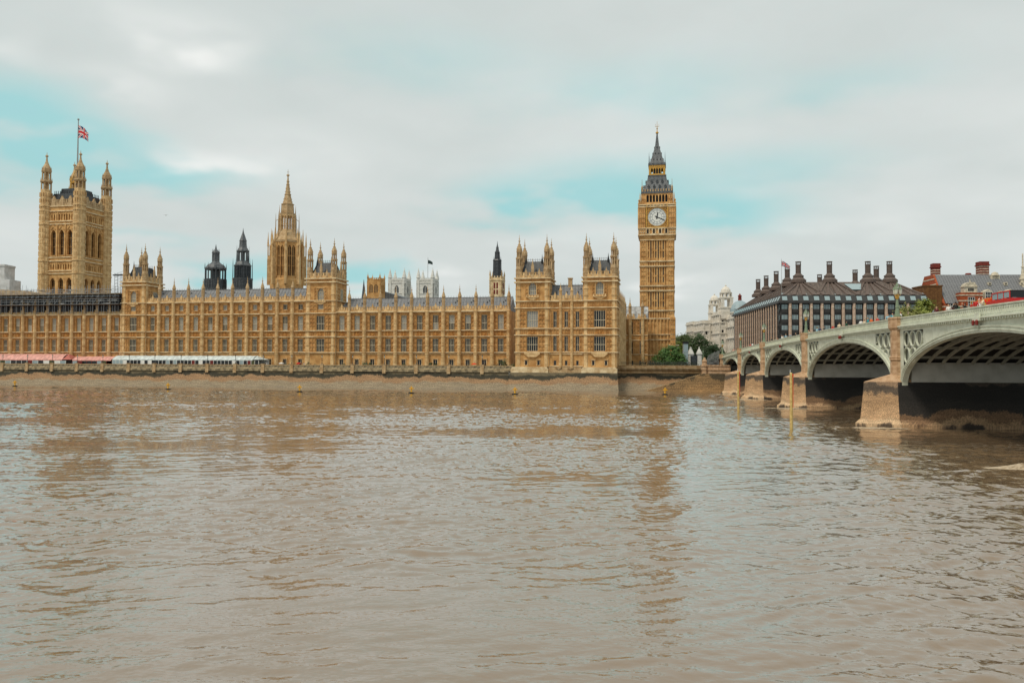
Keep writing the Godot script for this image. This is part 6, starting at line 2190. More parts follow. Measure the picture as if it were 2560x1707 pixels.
# ---------------------------------------------------------------- people
# one continuous body per pose from smooth-joined tapered capsules
func body(pose: int) -> Dictionary:
	var J := {}
	var arm := [[0.2, 1.12, 0.02], [0.24, 0.88, 0.06]]
	var caps := []
	var add := func(a: Vector3, b: Vector3, r0: float, r1: float, tag: int):
		caps.append([a, b, r0, r1, tag])
	# tags: 0 trousers, 1 top, 2 skin, 3 hair, 4 shoes
	for s in [-1.0, 1.0]:
		var st: float = s * (0.0 if pose != 1 else 0.14)
		add.call(Vector3(s * 0.09, 0.88, 0), Vector3(s * 0.1, 0.48, st * 0.8 + 0.01), 0.092, 0.064, 0)
		add.call(Vector3(s * 0.1, 0.48, st * 0.8 + 0.01), Vector3(s * 0.1, 0.09, st * 1.3 - 0.02), 0.06, 0.042, 0)
		add.call(Vector3(s * 0.1, 0.045, st * 1.3 - 0.03), Vector3(s * 0.11, 0.035, st * 1.3 + 0.13), 0.042, 0.036, 4)
	add.call(Vector3(-0.06, 0.92, 0), Vector3(0.06, 0.92, 0), 0.115, 0.115, 0)
	add.call(Vector3(0, 1.0, 0), Vector3(0, 1.28, 0), 0.13, 0.145, 1)
	add.call(Vector3(-0.13, 1.4, -0.01), Vector3(0.13, 1.4, -0.01), 0.075, 0.075, 1)
	add.call(Vector3(0, 1.42, 0), Vector3(0, 1.52, 0.015), 0.055, 0.05, 2)
	add.call(Vector3(0, 1.6, 0.02), Vector3(0, 1.66, 0.0), 0.085, 0.092, 2)
	add.call(Vector3(0, 1.66, -0.03), Vector3(0, 1.7, -0.01), 0.09, 0.085, 3)
	for s in [-1.0, 1.0]:
		var el := Vector3(s * 0.25, 1.12, -0.02)
		var wr := Vector3(s * 0.25, 0.88, 0.08)
		if pose == 2:
			el = Vector3(s * 0.22, 1.16, 0.14)
			wr = Vector3(s * 0.08, 1.2, 0.34)
		elif pose == 3 and s > 0:
			el = Vector3(0.3, 1.5, 0.1)
			wr = Vector3(0.22, 1.74, 0.16)
		elif pose == 1:
			el = Vector3(s * 0.24, 1.13, -s * 0.08)
			wr = Vector3(s * 0.24, 0.92, -s * 0.12 + 0.06)
		add.call(Vector3(s * 0.18, 1.39, 0), el, 0.055, 0.045, 1)
		add.call(el, wr, 0.042, 0.032, 2)
		var dir := (wr - el).normalized()
		var side := Vector3(0, 0, 1) if absf(dir.z) < 0.7 else Vector3(1, 0, 0)
		add.call(wr, wr + dir * 0.08, 0.033, 0.03, 2)
		for f in 4:
			var off := side * (f - 1.5) * 0.019
			add.call(wr + dir * 0.08 + off, wr + dir * (0.15 + 0.012 * (1.5 - absf(f - 1.5))) + off, 0.011, 0.009, 2)
		add.call(wr + dir * 0.03 + side * 0.03, wr + dir * 0.1 + side * 0.055, 0.012, 0.01, 2)
	# grid of distances, surface nets
	var cell := 0.03
	var lo := Vector3(-0.48, -0.03, -0.4)
	var nx := 33
	var ny := 64
	var nz := 32
	var D := PackedFloat32Array()
	D.resize(nx * ny * nz)
	D.fill(1.0)
	var T := PackedInt32Array()
	T.resize(nx * ny * nz)
	var best := PackedFloat32Array()
	best.resize(nx * ny * nz)
	best.fill(9.0)
	for c in caps:
		var a: Vector3 = c[0]
		var b: Vector3 = c[1]
		var rm: float = maxf(c[2], c[3]) + 0.075
		var i0 := Vector3i(((Vector3(minf(a.x, b.x), minf(a.y, b.y), minf(a.z, b.z)) - Vector3.ONE * rm) - lo) / cell)
		var i1 := Vector3i(((Vector3(maxf(a.x, b.x), maxf(a.y, b.y), maxf(a.z, b.z)) + Vector3.ONE * rm) - lo) / cell) + Vector3i.ONE
		i0 = i0.clamp(Vector3i.ZERO, Vector3i(nx - 1, ny - 1, nz - 1))
		i1 = i1.clamp(Vector3i.ZERO, Vector3i(nx - 1, ny - 1, nz - 1))
		var ab := b - a
		var L := ab.length_squared()
		for z in range(i0.z, i1.z + 1):
			for y in range(i0.y, i1.y + 1):
				for x in range(i0.x, i1.x + 1):
					var p := lo + Vector3(x, y, z) * cell
					var h := clampf((p - a).dot(ab) / L, 0.0, 1.0)
					var d: float = (p - a - ab * h).length() - lerpf(c[2], c[3], h)
					var k := (z * ny + y) * nx + x
					var e := D[k]
					var kk := 0.03
					var hh := clampf(0.5 + 0.5 * (e - d) / kk, 0.0, 1.0)
					D[k] = lerpf(e, d, hh) - kk * hh * (1.0 - hh)
					if d < best[k]:
						best[k] = d
						T[k] = c[4]
	var vid := {}
	var V := PackedVector3Array()
	var tag := PackedInt32Array()
	var I := PackedInt32Array()
	var corner := [0, 1, nx, nx + 1, nx * ny, nx * ny + 1, nx * ny + nx, nx * ny + nx + 1]
	var coff := [Vector3(0, 0, 0), Vector3(1, 0, 0), Vector3(0, 1, 0), Vector3(1, 1, 0), Vector3(0, 0, 1), Vector3(1, 0, 1), Vector3(0, 1, 1), Vector3(1, 1, 1)]
	var edges := [[0, 1], [2, 3], [4, 5], [6, 7], [0, 2], [1, 3], [4, 6], [5, 7], [0, 4], [1, 5], [2, 6], [3, 7]]
	for z in nz - 1:
		for y in ny - 1:
			for x in nx - 1:
				var k := (z * ny + y) * nx + x
				var mask := 0
				for q in 8:
					if D[k + corner[q]] < 0.0:
						mask |= 1 << q
				if mask == 0 or mask == 255:
					continue
				var s := Vector3.ZERO
				var cnt := 0
				for e in edges:
					var d0 := D[k + corner[e[0]]]
					var d1 := D[k + corner[e[1]]]
					if (d0 < 0.0) != (d1 < 0.0):
						s += (coff[e[0]] as Vector3).lerp(coff[e[1]], d0 / (d0 - d1))
						cnt += 1
				vid[k] = V.size()
				V.push_back(lo + (Vector3(x, y, z) + s / cnt) * cell)
				tag.push_back(T[k])
	for z in range(1, nz - 1):
		for y in range(1, ny - 1):
			for x in range(1, nx - 1):
				var k := (z * ny + y) * nx + x
				var inn := D[k] < 0.0
				for ax in 3:
					var st: int = [1, nx, nx * ny][ax]
					if inn == (D[k + st] < 0.0):
						continue
					var u: int = [nx, nx * ny, 1][ax]
					var w: int = [nx * ny, 1, nx][ax]
					var q := [k - u - w, k - w, k, k - u]
					if not (vid.has(q[0]) and vid.has(q[1]) and vid.has(q[2]) and vid.has(q[3])):
						continue
					if inn:
						I.append_array(PackedInt32Array([vid[q[0]], vid[q[2]], vid[q[1]], vid[q[0]], vid[q[3]], vid[q[2]]]))
					else:
						I.append_array(PackedInt32Array([vid[q[0]], vid[q[1]], vid[q[2]], vid[q[0]], vid[q[2]], vid[q[3]]]))
	var N := PackedVector3Array()
	N.resize(V.size())
	for k in range(0, I.size(), 3):
		var m := (V[I[k + 2]] - V[I[k]]).cross(V[I[k + 1]] - V[I[k]])
		for q in 3:
			N[I[k + q]] += m
	for k in N.size():
		N[k] = N[k].normalized()
	return {"v": V, "n": N, "i": I, "t": tag}

func person_mesh(bd: Dictionary, cols: Array) -> ArrayMesh:
	var C := PackedColorArray()
	C.resize(bd.v.size())
	for k in C.size():
		C[k] = (cols[bd.t[k]] as Color).srgb_to_linear()
	var a := []
	a.resize(Mesh.ARRAY_MAX)
	a[Mesh.ARRAY_VERTEX] = bd.v
	a[Mesh.ARRAY_NORMAL] = bd.n
	a[Mesh.ARRAY_COLOR] = C
	a[Mesh.ARRAY_INDEX] = bd.i
	var m := ArrayMesh.new()
	m.add_surface_from_arrays(Mesh.PRIMITIVE_TRIANGLES, a)
	return m

var bodies := []
func person(label: String, frame: Transform3D, at: Vector3, turn: float, pose: int, top: Color, legs: Color, hair: Color, h: float, group := ""):
	if bodies.is_empty():
		for p in 4:
			bodies.append(body(p))
		var pm := StandardMaterial3D.new()
		pm.vertex_color_use_as_albedo = true
		pm.roughness = 0.8
		M.person = pm
	var o := inst(self, numbered("person"), person_mesh(bodies[pose], [legs, top, col(206, 160, 132), hair, col(40, 38, 38)]), M.person)
	o.transform = frame * Transform3D(Basis(Vector3.UP, turn).scaled(Vector3.ONE * h / 1.78), at)
	o.set_meta("label", label)
	o.set_meta("category", "person")
	if group:
		o.set_meta("group", group)

func make_people():
	var tops := [["white", col(232, 230, 226)], ["red", col(190, 40, 36)], ["grey", col(140, 146, 152)], ["pale blue", col(150, 190, 206)], ["black", col(34, 34, 38)], ["orange", col(226, 110, 50)], ["navy", col(40, 54, 92)], ["cream", col(226, 206, 176)], ["maroon", col(96, 30, 36)], ["teal", col(52, 150, 160)], ["dark green", col(40, 80, 60)], ["pink", col(216, 140, 140)]]
	var hair := [col(50, 36, 28), col(30, 26, 24), col(140, 104, 66), col(96, 70, 46)]
	# along the near footway: [z, top index, pose]
	var who := [[-146, 5], [-143.5, 0], [-141.5, 1], [-139, 7], [-137, 11], [-134.5, 5], [-132, 4], [-129.5, 1], [-127, 0], [-124.5, 7], [-121.5, 5], [-114, 2], [-110.5, 1], [-106.5, 0], [-103, 6], [-99.5, 0], [-96.5, 3], [-93.5, 7], [-82.5, 4], [-80.5, 1], [-74.5, 7], [-72, 0], [-70, 0], [-68, 3], [-66, 2], [-63.5, 0], [-61, 4], [-58.5, 3], [-56, 0], [-52.5, 7], [-44.5, 3], [-42, 6], [-40, 4], [-37.8, 2], [-35.5, 1], [-30.5, 7], [-26.5, 10], [-22, 0], [-20.3, 7], [-17.2, 9], [-15.6, 5], [-12.6, 1], [-10.6, 6], [-9.2, 3], [-6.4, 9], [-5.0, 3], [-3.2, 0], [5.6, 2], [7.0, 8], [9.9, 0], [11.8, 10], [12.6, 8], [13.6, 4], [14.6, 4], [17.8, 0], [19.1, 1], [20.5, 7]]
	for i in who.size():
		var tp: Array = tops[who[i][1]]
		var pose := rng.randi() % 3
		if i == 53:
			pose = 3
		var t := 0.75 + rng.randf() * 1.3
		var z: float = who[i][0]
		person("person in %s top on the bridge footway, %s from the palace end" % [tp[0], nth(i)], BRI, Vector3(t, btop(z) - 0.82, z), rng.randf() * TAU, pose, tp[1], [col(46, 54, 74), col(36, 36, 40), col(120, 104, 84)][i % 3], hair[i % 4], 1.62 + rng.randf() * 0.24, "people on the bridge footway")
	# a few on the terrace
	var k := 0
	for e in [[-113.5, 0], [-112.6, 4], [-103.2, 1], [-101.8, 4], [-100.6, 0], [-108.3, 0]]:
		var tp: Array = tops[e[1]]
		person("person in %s top behind the terrace parapet, %s from the white marquee" % [tp[0], nth(k)], PAL, Vector3(e[0], 6.33, -1.7 - 0.4 * (k % 3)), rng.randf() * TAU, k % 3, tp[1], col(40, 42, 50), hair[k % 4], 1.74, "people on the terrace")
		k += 1

# ---------------------------------------------------------------- open-top bus
func make_bus():
	var z0 := -9.6
	var L := 10.8
	var at := Vector3(13.4, btop(-5) - 1.15, z0 + L / 2)
	var t := thing("sightseeing_bus", "red open-top double-decker bus driving over the bridge", "bus", BRI, at)
	var hl := L / 2
	var mb := MB.new()
	mb.slab(PackedVector2Array([Vector2(-1.22, 0.35), Vector2(1.22, 0.35), Vector2(1.25, 0.7), Vector2(1.25, 3.35), Vector2(1.2, 3.42), Vector2(-1.2, 3.42), Vector2(-1.25, 3.35), Vector2(-1.25, 0.7)]), -hl, hl)
	part(t, "body", mb, M.red)
	# upper deck sides
	mb = MB.new()
	for s in [-1.0, 1.0]:
		mb.box(minf(s * 1.14, s * 1.24), maxf(s * 1.14, s * 1.24), 2.55, 3.42, -hl + 0.1, hl - 0.1)
	mb.box(-1.14, 1.14, 2.55, 3.42, -hl + 0.02, -hl + 0.12)
	part(t, "upper_deck_side", mb, M.red)
	for s in [-1.0, 1.0]:
		for k in 6:
			mb = MB.new()
			mb.box(minf(s * 1.25, s * 1.262), maxf(s * 1.25, s * 1.262), 1.25, 2.15, -hl + 0.5 + k * 1.65, -hl + 1.95 + k * 1.65)
			part(t, "window", mb, M.glass)
		for z in [-hl + 2.4, hl - 2.6]:
			mb = MB.new()
			mb.tube(Vector3(s * 0.95, 0.5, z), Vector3(s * 1.27, 0.5, z), 0.5, 16)
			var w := part(t, "wheel", mb, M.rubber)
			mb = MB.new()
			mb.tube(Vector3(s * 1.2, 0.5, z), Vector3(s * 1.285, 0.5, z), 0.27, 12)
			inst(w, "rim", mb.mesh(), M.metal_grey)
		# rail with yellow trim along the open rear, yellow patch on the side
		mb = MB.new()
		mb.box(minf(s * 1.16, s * 1.24), maxf(s * 1.16, s * 1.24), 3.72, 3.8, -hl + 0.1, hl - 4.8)
		for k in 5:
			mb.box(minf(s * 1.17, s * 1.23), maxf(s * 1.17, s * 1.23), 3.42, 3.72, -hl + 0.2 + k * 1.15, -hl + 0.28 + k * 1.15)
		part(t, "rail", mb, M.yellow)
		mb = MB.new()
		mb.box(minf(s * 1.25, s * 1.258), maxf(s * 1.25, s * 1.258), 2.75, 3.3, -hl + 3.4, -hl + 4.6)
		part(t, "painted_patch", mb, M.yellow)
		# canopy windows over the front half
		for k in 3:
			mb = MB.new()
			mb.box(minf(s * 1.19, s * 1.22), maxf(s * 1.19, s * 1.22), 3.5, 4.2, hl - 4.5 + k * 1.5, hl - 3.1 + k * 1.5)
			part(t, "canopy_window", mb, M.panel_blue)
		mb = MB.new()
		for k in 4:
			mb.box(minf(s * 1.17, s * 1.25), maxf(s * 1.17, s * 1.25), 3.42, 4.25, hl - 4.64 + k * 1.5, hl - 4.5 + k * 1.5)
		mb.box(minf(s * 1.17, s * 1.26), maxf(s * 1.17, s * 1.26), 4.2, 4.34, hl - 4.6, hl - 0.1)
		part(t, "canopy_frame", mb, M.red)
	mb = MB.new()
	mb.box(-1.16, 1.16, 4.28, 4.36, hl - 3.4, hl - 0.1)
	part(t, "canopy_roof", mb, M.black)
	mb = MB.new()
	mb.box(-1.14, 1.14, 3.5, 4.25, hl - 0.06, hl - 0.02)
	part(t, "windscreen", mb, M.glass)
	mb = MB.new()
	mb.box(-1.1, 1.1, 1.2, 2.2, hl, hl + 0.01)
	part(t, "windscreen", mb, M.glass)
	mb = MB.new()
	mb.box(-0.45, 0.45, 3.0, 3.45, -0.25, 0.2)
	mb.box(-0.45, 0.45, 3.4, 3.95, -0.25, -0.15)
	var sm := mb.mesh()
	for k in 5:
		for s in [-0.6, 0.6]:
			inst(t, "seat", sm, M.orange, Vector3(s, 0.0, -hl + 1.2 + k * 1.1))
	var k := 0
	for e in [[-0.7, -4.0, col(236, 232, 226), "white"], [-0.65, 0.6, col(238, 234, 228), "white"], [-0.7, 1.7, col(226, 120, 50), "orange"], [-0.6, 3.5, col(40, 140, 190), "blue"]]:
		var lb := "%s-clad passenger on the open deck of the red bus, %s from its rear" % [e[3], nth(k)]
		person(lb, BRI, at + Vector3(e[0], 2.72, e[1]), PI / 2, 2, e[2], col(50, 50, 60), col(50, 36, 28), 1.62)
		k += 1

# ---------------------------------------------------------------- foliage
func leaf_cloud(lobes: Array, count: int, size: float, seed_: int) -> MB:
	# leaves spread through several lobes [centre, radii], denser towards the outside
	var r := RandomNumberGenerator.new()
	r.seed = seed_
	var mb := MB.new()
	var clumps := []
	for l in lobes:
		for k in int(6 + (l[1] as Vector3).length() * 5.0):
			var d := Vector3(r.randfn(), r.randfn(), r.randfn()).normalized()
			var p: Vector3 = l[0] + d * (l[1] as Vector3) * (0.55 + 0.45 * pow(r.randf(), 0.5))
			clumps.append([p, (l[1] as Vector3).length() * (0.12 + 0.12 * r.randf()), d])
	for k in count:
		var c: Array = clumps[r.randi() % clumps.size()]
		var d := Vector3(r.randfn(), r.randfn() * 0.8, r.randfn())
		var p: Vector3 = c[0] + d * c[1] * 0.62
		var nrm: Vector3 = (d.normalized() + c[2] + Vector3(0, 0.5, 0) + Vector3(r.randfn(), r.randfn(), r.randfn()) * 0.5).normalized()
		var s := nrm.cross(Vector3(r.randfn(), r.randfn(), r.randfn())).normalized() * size * (0.6 + 0.7 * r.randf())
		var u := nrm.cross(s) * 0.62
		mb.v.push_back(p - s); mb.v.push_back(p + u); mb.v.push_back(p + s)
		mb.v.push_back(p - s); mb.v.push_back(p + s); mb.v.push_back(p - u)
		for q in 6:
			mb.n.push_back(nrm)
	return mb

func tree(called: String, label: String, frame: Transform3D, at: Vector3, lobes: Array, count: int, size: float, m: Material, trunk_h: float, seed_: int, group := ""):
	var t := thing(called, label, "tree", frame, at, group)
	var mb := MB.new()
	mb.rings(0, 0, 8, [[0, 0.38], [0.5, 0.27], [trunk_h * 0.6, 0.2], [trunk_h, 0.12]], 0.0)
	for l in lobes:
		mb.tube(Vector3(0, trunk_h * 0.55, 0), (l[0] as Vector3), 0.12, 5, 0.04)
	part(t, "trunk", mb, M.bark)
	part(t, "crown", leaf_cloud(lobes, count, size, seed_), m)
	return t

func make_trees():
	var I := Transform3D.IDENTITY
	# round evergreen before the clock tower
	tree("round_tree", "dense round green tree in front of the clock tower", I, Vector3(52.6, 6.3, -276), [[Vector3(0, 4.6, 0), Vector3(3.6, 3.4, 3.4)], [Vector3(-2.6, 3.2, 0.6), Vector3(2.8, 2.4, 2.8)], [Vector3(3.0, 3.0, 0.4), Vector3(2.9, 2.2, 2.8)], [Vector3(0.2, 2.6, 2.0), Vector3(3.2, 2.0, 2.2)], [Vector3(1.0, 6.4, 0), Vector3(2.2, 1.8, 2.0)]], 9000, 0.24, M.leaf, 4.5, 3)
	# trees of the square beyond
	var far := [[68.5, -335.0, 13.5, 5.2, M.leaf_far, "mid-green tree behind the glass lift box, right of the clock tower"], [76.0, -338.0, 14.0, 5.0, M.leaf_far_b, "darker tree left of the white domed building"], [72.5, -350.0, 14.5, 5.6, M.leaf_far, "tall hazy tree between the clock tower and white building"], [80.5, -330.0, 9.5, 4.2, M.leaf_far_b, "low dark tree at the foot of the white domed building"]]
	for i in far.size():
		var f: Array = far[i]
		var h: float = f[2]
		var r: float = f[3]
		tree("square_tree", f[5], I, Vector3(f[0], 6.3, f[1]), [[Vector3(0, h * 0.62, 0), Vector3(r, h * 0.36, r)], [Vector3(-r * 0.5, h * 0.48, 0.5), Vector3(r * 0.7, h * 0.28, r * 0.7)], [Vector3(r * 0.55, h * 0.5, 0.3), Vector3(r * 0.7, h * 0.3, r * 0.7)], [Vector3(0.3, h * 0.85, 0), Vector3(r * 0.6, h * 0.16, r * 0.6)]], 4200, 0.34, f[4], h * 0.6, 20 + i, "trees beyond the bridge end")
	tree("square_tree", "small yellow-green tree peeping past the clock tower's right edge", I, Vector3(64.5, 6.3, -318), [[Vector3(0, 8.6, 0), Vector3(2.6, 1.8, 2.4)], [Vector3(0.5, 6.5, 0), Vector3(2.4, 2.0, 2.4)]], 2200, 0.28, M.leaf_light, 6.0, 31, "trees beyond the bridge end")
	# plane trees along the embankment behind the bridge
	tree("embankment_tree", "olive green tree behind the bridge lamp, left of the pair", I, Vector3(111.5, 6.3, -232), [[Vector3(0, 14.5, 0), Vector3(3.4, 3.8, 3.2)], [Vector3(-1.6, 12.5, 0.5), Vector3(2.6, 3.0, 2.6)], [Vector3(1.8, 12.8, 0.4), Vector3(2.8, 3.2, 2.6)]], 9500, 0.28, M.leaf_olive, 11.0, 41, "trees behind the bridge")
	tree("embankment_tree", "brighter green tree right of the olive one behind the bridge", I, Vector3(117.2, 6.3, -234), [[Vector3(0, 16.2, 0), Vector3(2.8, 4.2, 2.8)], [Vector3(-1.5, 14.0, 0.5), Vector3(2.6, 3.2, 2.4)], [Vector3(1.2, 13.2, 0.4), Vector3(2.2, 3.0, 2.2)]], 9500, 0.28, mix_leaf(), 12.0, 42, "trees behind the bridge")
	# clipped shrubs along the terrace
	var k := 0
	for u in [-111.5, -106.0, -98.0, -94.6, -86.3, -79.0, -74.2, -66.8, -57.2, -45.2, -37.2, -33.4]:
		var s := 0.55 + 0.25 * ((k * 7) % 3)
		if k == 11:
			s = 1.7
		var mb := leaf_cloud([[Vector3(0, s * 0.8, 0), Vector3(s * 1.5, s * 0.9, s)]], 420, 0.16 * (1.0 if s < 1 else 1.6), 60 + k)
		mb.rings(0, 0, 6, [[0, 0.3], [0.5, 0.4]])
		solo("terrace_shrub", "small dark shrub on the terrace below the palace wall, %s from the white marquee" % nth(k), "shrub", mb, M.leaf_shrub, PAL, Vector3(u, 6.33, -1.9), "shrubs along the terrace")
		k += 1

func mix_leaf() -> Material:
	if not M.has("leaf_mid"):
		M.leaf_mid = leafmat(col(134, 142, 60))
	return M.leaf_mid

# ---------------------------------------------------------------- terrace: marquees, lamps
func marquee(label: String, u0: float, u1: float, ridge: float, eave: float, cloth: Material, endc: Material, hip_right: float, frame: Material, bay: float):
	var base := Vector3((u0 + u1) / 2, 6.33, -4.6)
	var t := thing("marquee", label, "marquee", PAL, base, "marquees along the terrace")
	var z0 := -1.5
	var z1 := -7.7
	var zm := -4.6
	var n := int(round((u1 - u0) / bay))
	# canopy made of bays that sag a little between the frames
	for k in n:
		var a := lerpf(u0, u1 - hip_right, float(k) / n)
		var b := lerpf(u0, u1 - hip_right, float(k + 1) / n)
		var mb := MB.new()
		mb.o = base
		var prof := [[z0, eave], [lerpf(z0, zm, 0.3), lerpf(eave, ridge, 0.5)], [lerpf(z0, zm, 0.65), lerpf(eave, ridge, 0.85)], [zm, ridge], [z1, eave]]
		for q in prof.size() - 1:
			for s in 4:
				var x0 := lerpf(a, b, s / 4.0)
				var x1 := lerpf(a, b, (s + 1) / 4.0)
				var s0 := -0.07 * sin(PI * s / 4.0)
				var s1 := -0.07 * sin(PI * (s + 1) / 4.0)
				mb.quad(Vector3(x0, prof[q][1] + s0, prof[q][0]), Vector3(x1, prof[q][1] + s1, prof[q][0]), Vector3(x1, prof[q + 1][1] + s1, prof[q + 1][0]), Vector3(x0, prof[q + 1][1] + s0, prof[q + 1][0]), Vector3(0, 1, 0.5 if q < 3 else -0.5))
		mb.box(a, b, eave - 0.3, eave, z0 - 0.05, z0 + 0.03)
		part(t, "canopy", mb, cloth)
	if hip_right > 0.0:
		var mb := MB.new()
		mb.o = base
		mb.tri(Vector3(u1 - hip_right, ridge, zm), Vector3(u1, eave, z0), Vector3(u1, eave, z1), Vector3.RIGHT)
		mb.tri(Vector3(u1 - hip_right, ridge, zm), Vector3(u1 - hip_right, eave, z0), Vector3(u1, eave, z0), Vector3.BACK)
		mb.tri(Vector3(u1 - hip_right, ridge, zm), Vector3(u1 - hip_right, eave, z1), Vector3(u1, eave, z1), Vector3.FORWARD)
		part(t, "canopy_end", mb, endc)
	var pm := MB.new()
	pm.box(-0.06, 0.06, 6.33, eave - 0.3, -0.06, 0.06)
	var pmm := pm.mesh()
	var w := bay / 2.0
	var x := u0 + 0.1
	var i := 0
	var gm := MB.new()
	gm.box(0.08, w - 0.08, 6.9, eave - 0.34, -0.03, 0.03)
	var gmm := gm.mesh()
	while x < u1 - 0.1:
		inst(t, "post", pmm, frame, Vector3(x - base.x, -6.33, z0 - base.z))
		if x + w < u1:
			var q := rng.randf()
			inst(t, "window", gmm, M.glass if q < 0.45 else (M.panel_blue if q < 0.7 else (M.dark_red if q < 0.82 else (M.leaf_shrub if q < 0.88 else frame))), Vector3(x - base.x, -6.33, z0 - base.z - 0.04))
		x += w
		i += 1
	var mb := MB.new()
	mb.o = base
	mb.box(u0, u1, 6.33, 6.9, z0 - 0.06, z0)
	mb.box(u0, u1, 6.33, eave, z1, z1 + 0.08)
	part(t, "wall_panel", mb, frame)

func make_terrace():
	marquee("long pink-roofed marquee at the left end of the terrace", -226.0, -186.4, 10.75, 8.75, M.pink, M.pinkdark, 3.6, M.frame_white, 4.4)
	marquee("lower open pink awning between the long pink and white marquees", -186.0, -170.8, 9.95, 8.65, M.pink, M.pinkdark, 0.0, M.dark_red, 3.8)
	marquee("long white-roofed marquee in the middle of the terrace", -170.4, -115.9, 10.25, 8.9, M.canvas, M.canvas, 2.6, M.frame_white, 2.7)
	var k := 0
	var mb := MB.new()
	mb.rings(0, 0, 8, [[0, 0.2], [0.3, 0.14], [0.5, 0.07], [1.9, 0.06], [2.0, 0.16], [2.05, 0.1]])
	var pm := mb.mesh()
	mb = MB.new()
	mb.rings(0, 0, 6, [[2.05, 0.12], [2.5, 0.2]])
	var gm := mb.mesh()
	mb = MB.new()
	mb.rings(0, 0, 6, [[2.5, 0.24], [2.75, 0.1], [3.0, 0.03]])
	var cm := mb.mesh()
	for u in [-212.4, -202.45, -192.5, -182.8, -172.9, -162.9, -153.2, -143.5, -133.8, -123.8, -113.9, -103.9, -93.5, -83.1, -72.5, -62.0, -51.5, -40.9]:
		var t := thing("terrace_lamp", "black lantern post on the terrace parapet, %s from the left edge" % nth(k), "lamp post", PAL, Vector3(u, 7.59, -0.1), "lantern posts along the terrace parapet")
		inst(t, "post", pm, M.iron)
		var g := inst(t, "lantern", gm, M.lamp_glass)
		inst(g, "lantern_cap", cm, M.iron)
		k += 1
	# low furniture glimpsed over the parapet
	k = 0
	for e in [[-102.5, M.red], [-44.0, M.orange], [-108.6, M.frame_white]]:
		mb = MB.new()
		mb.rings(0, 0, 8, [[0, 0.3], [0.05, 0.05], [1.3, 0.04], [1.25, 0.9], [1.45, 0.85], [1.75, 0.05]])
		solo("terrace_umbrella", ["red parasol near the arched doorway of the palace", "orange parasol at the right end of the terrace", "white parasol beside the white marquee"][k], "parasol", mb, e[1], PAL, Vector3(e[0], 6.33, -2.2), "parasols on the terrace")
		k += 1

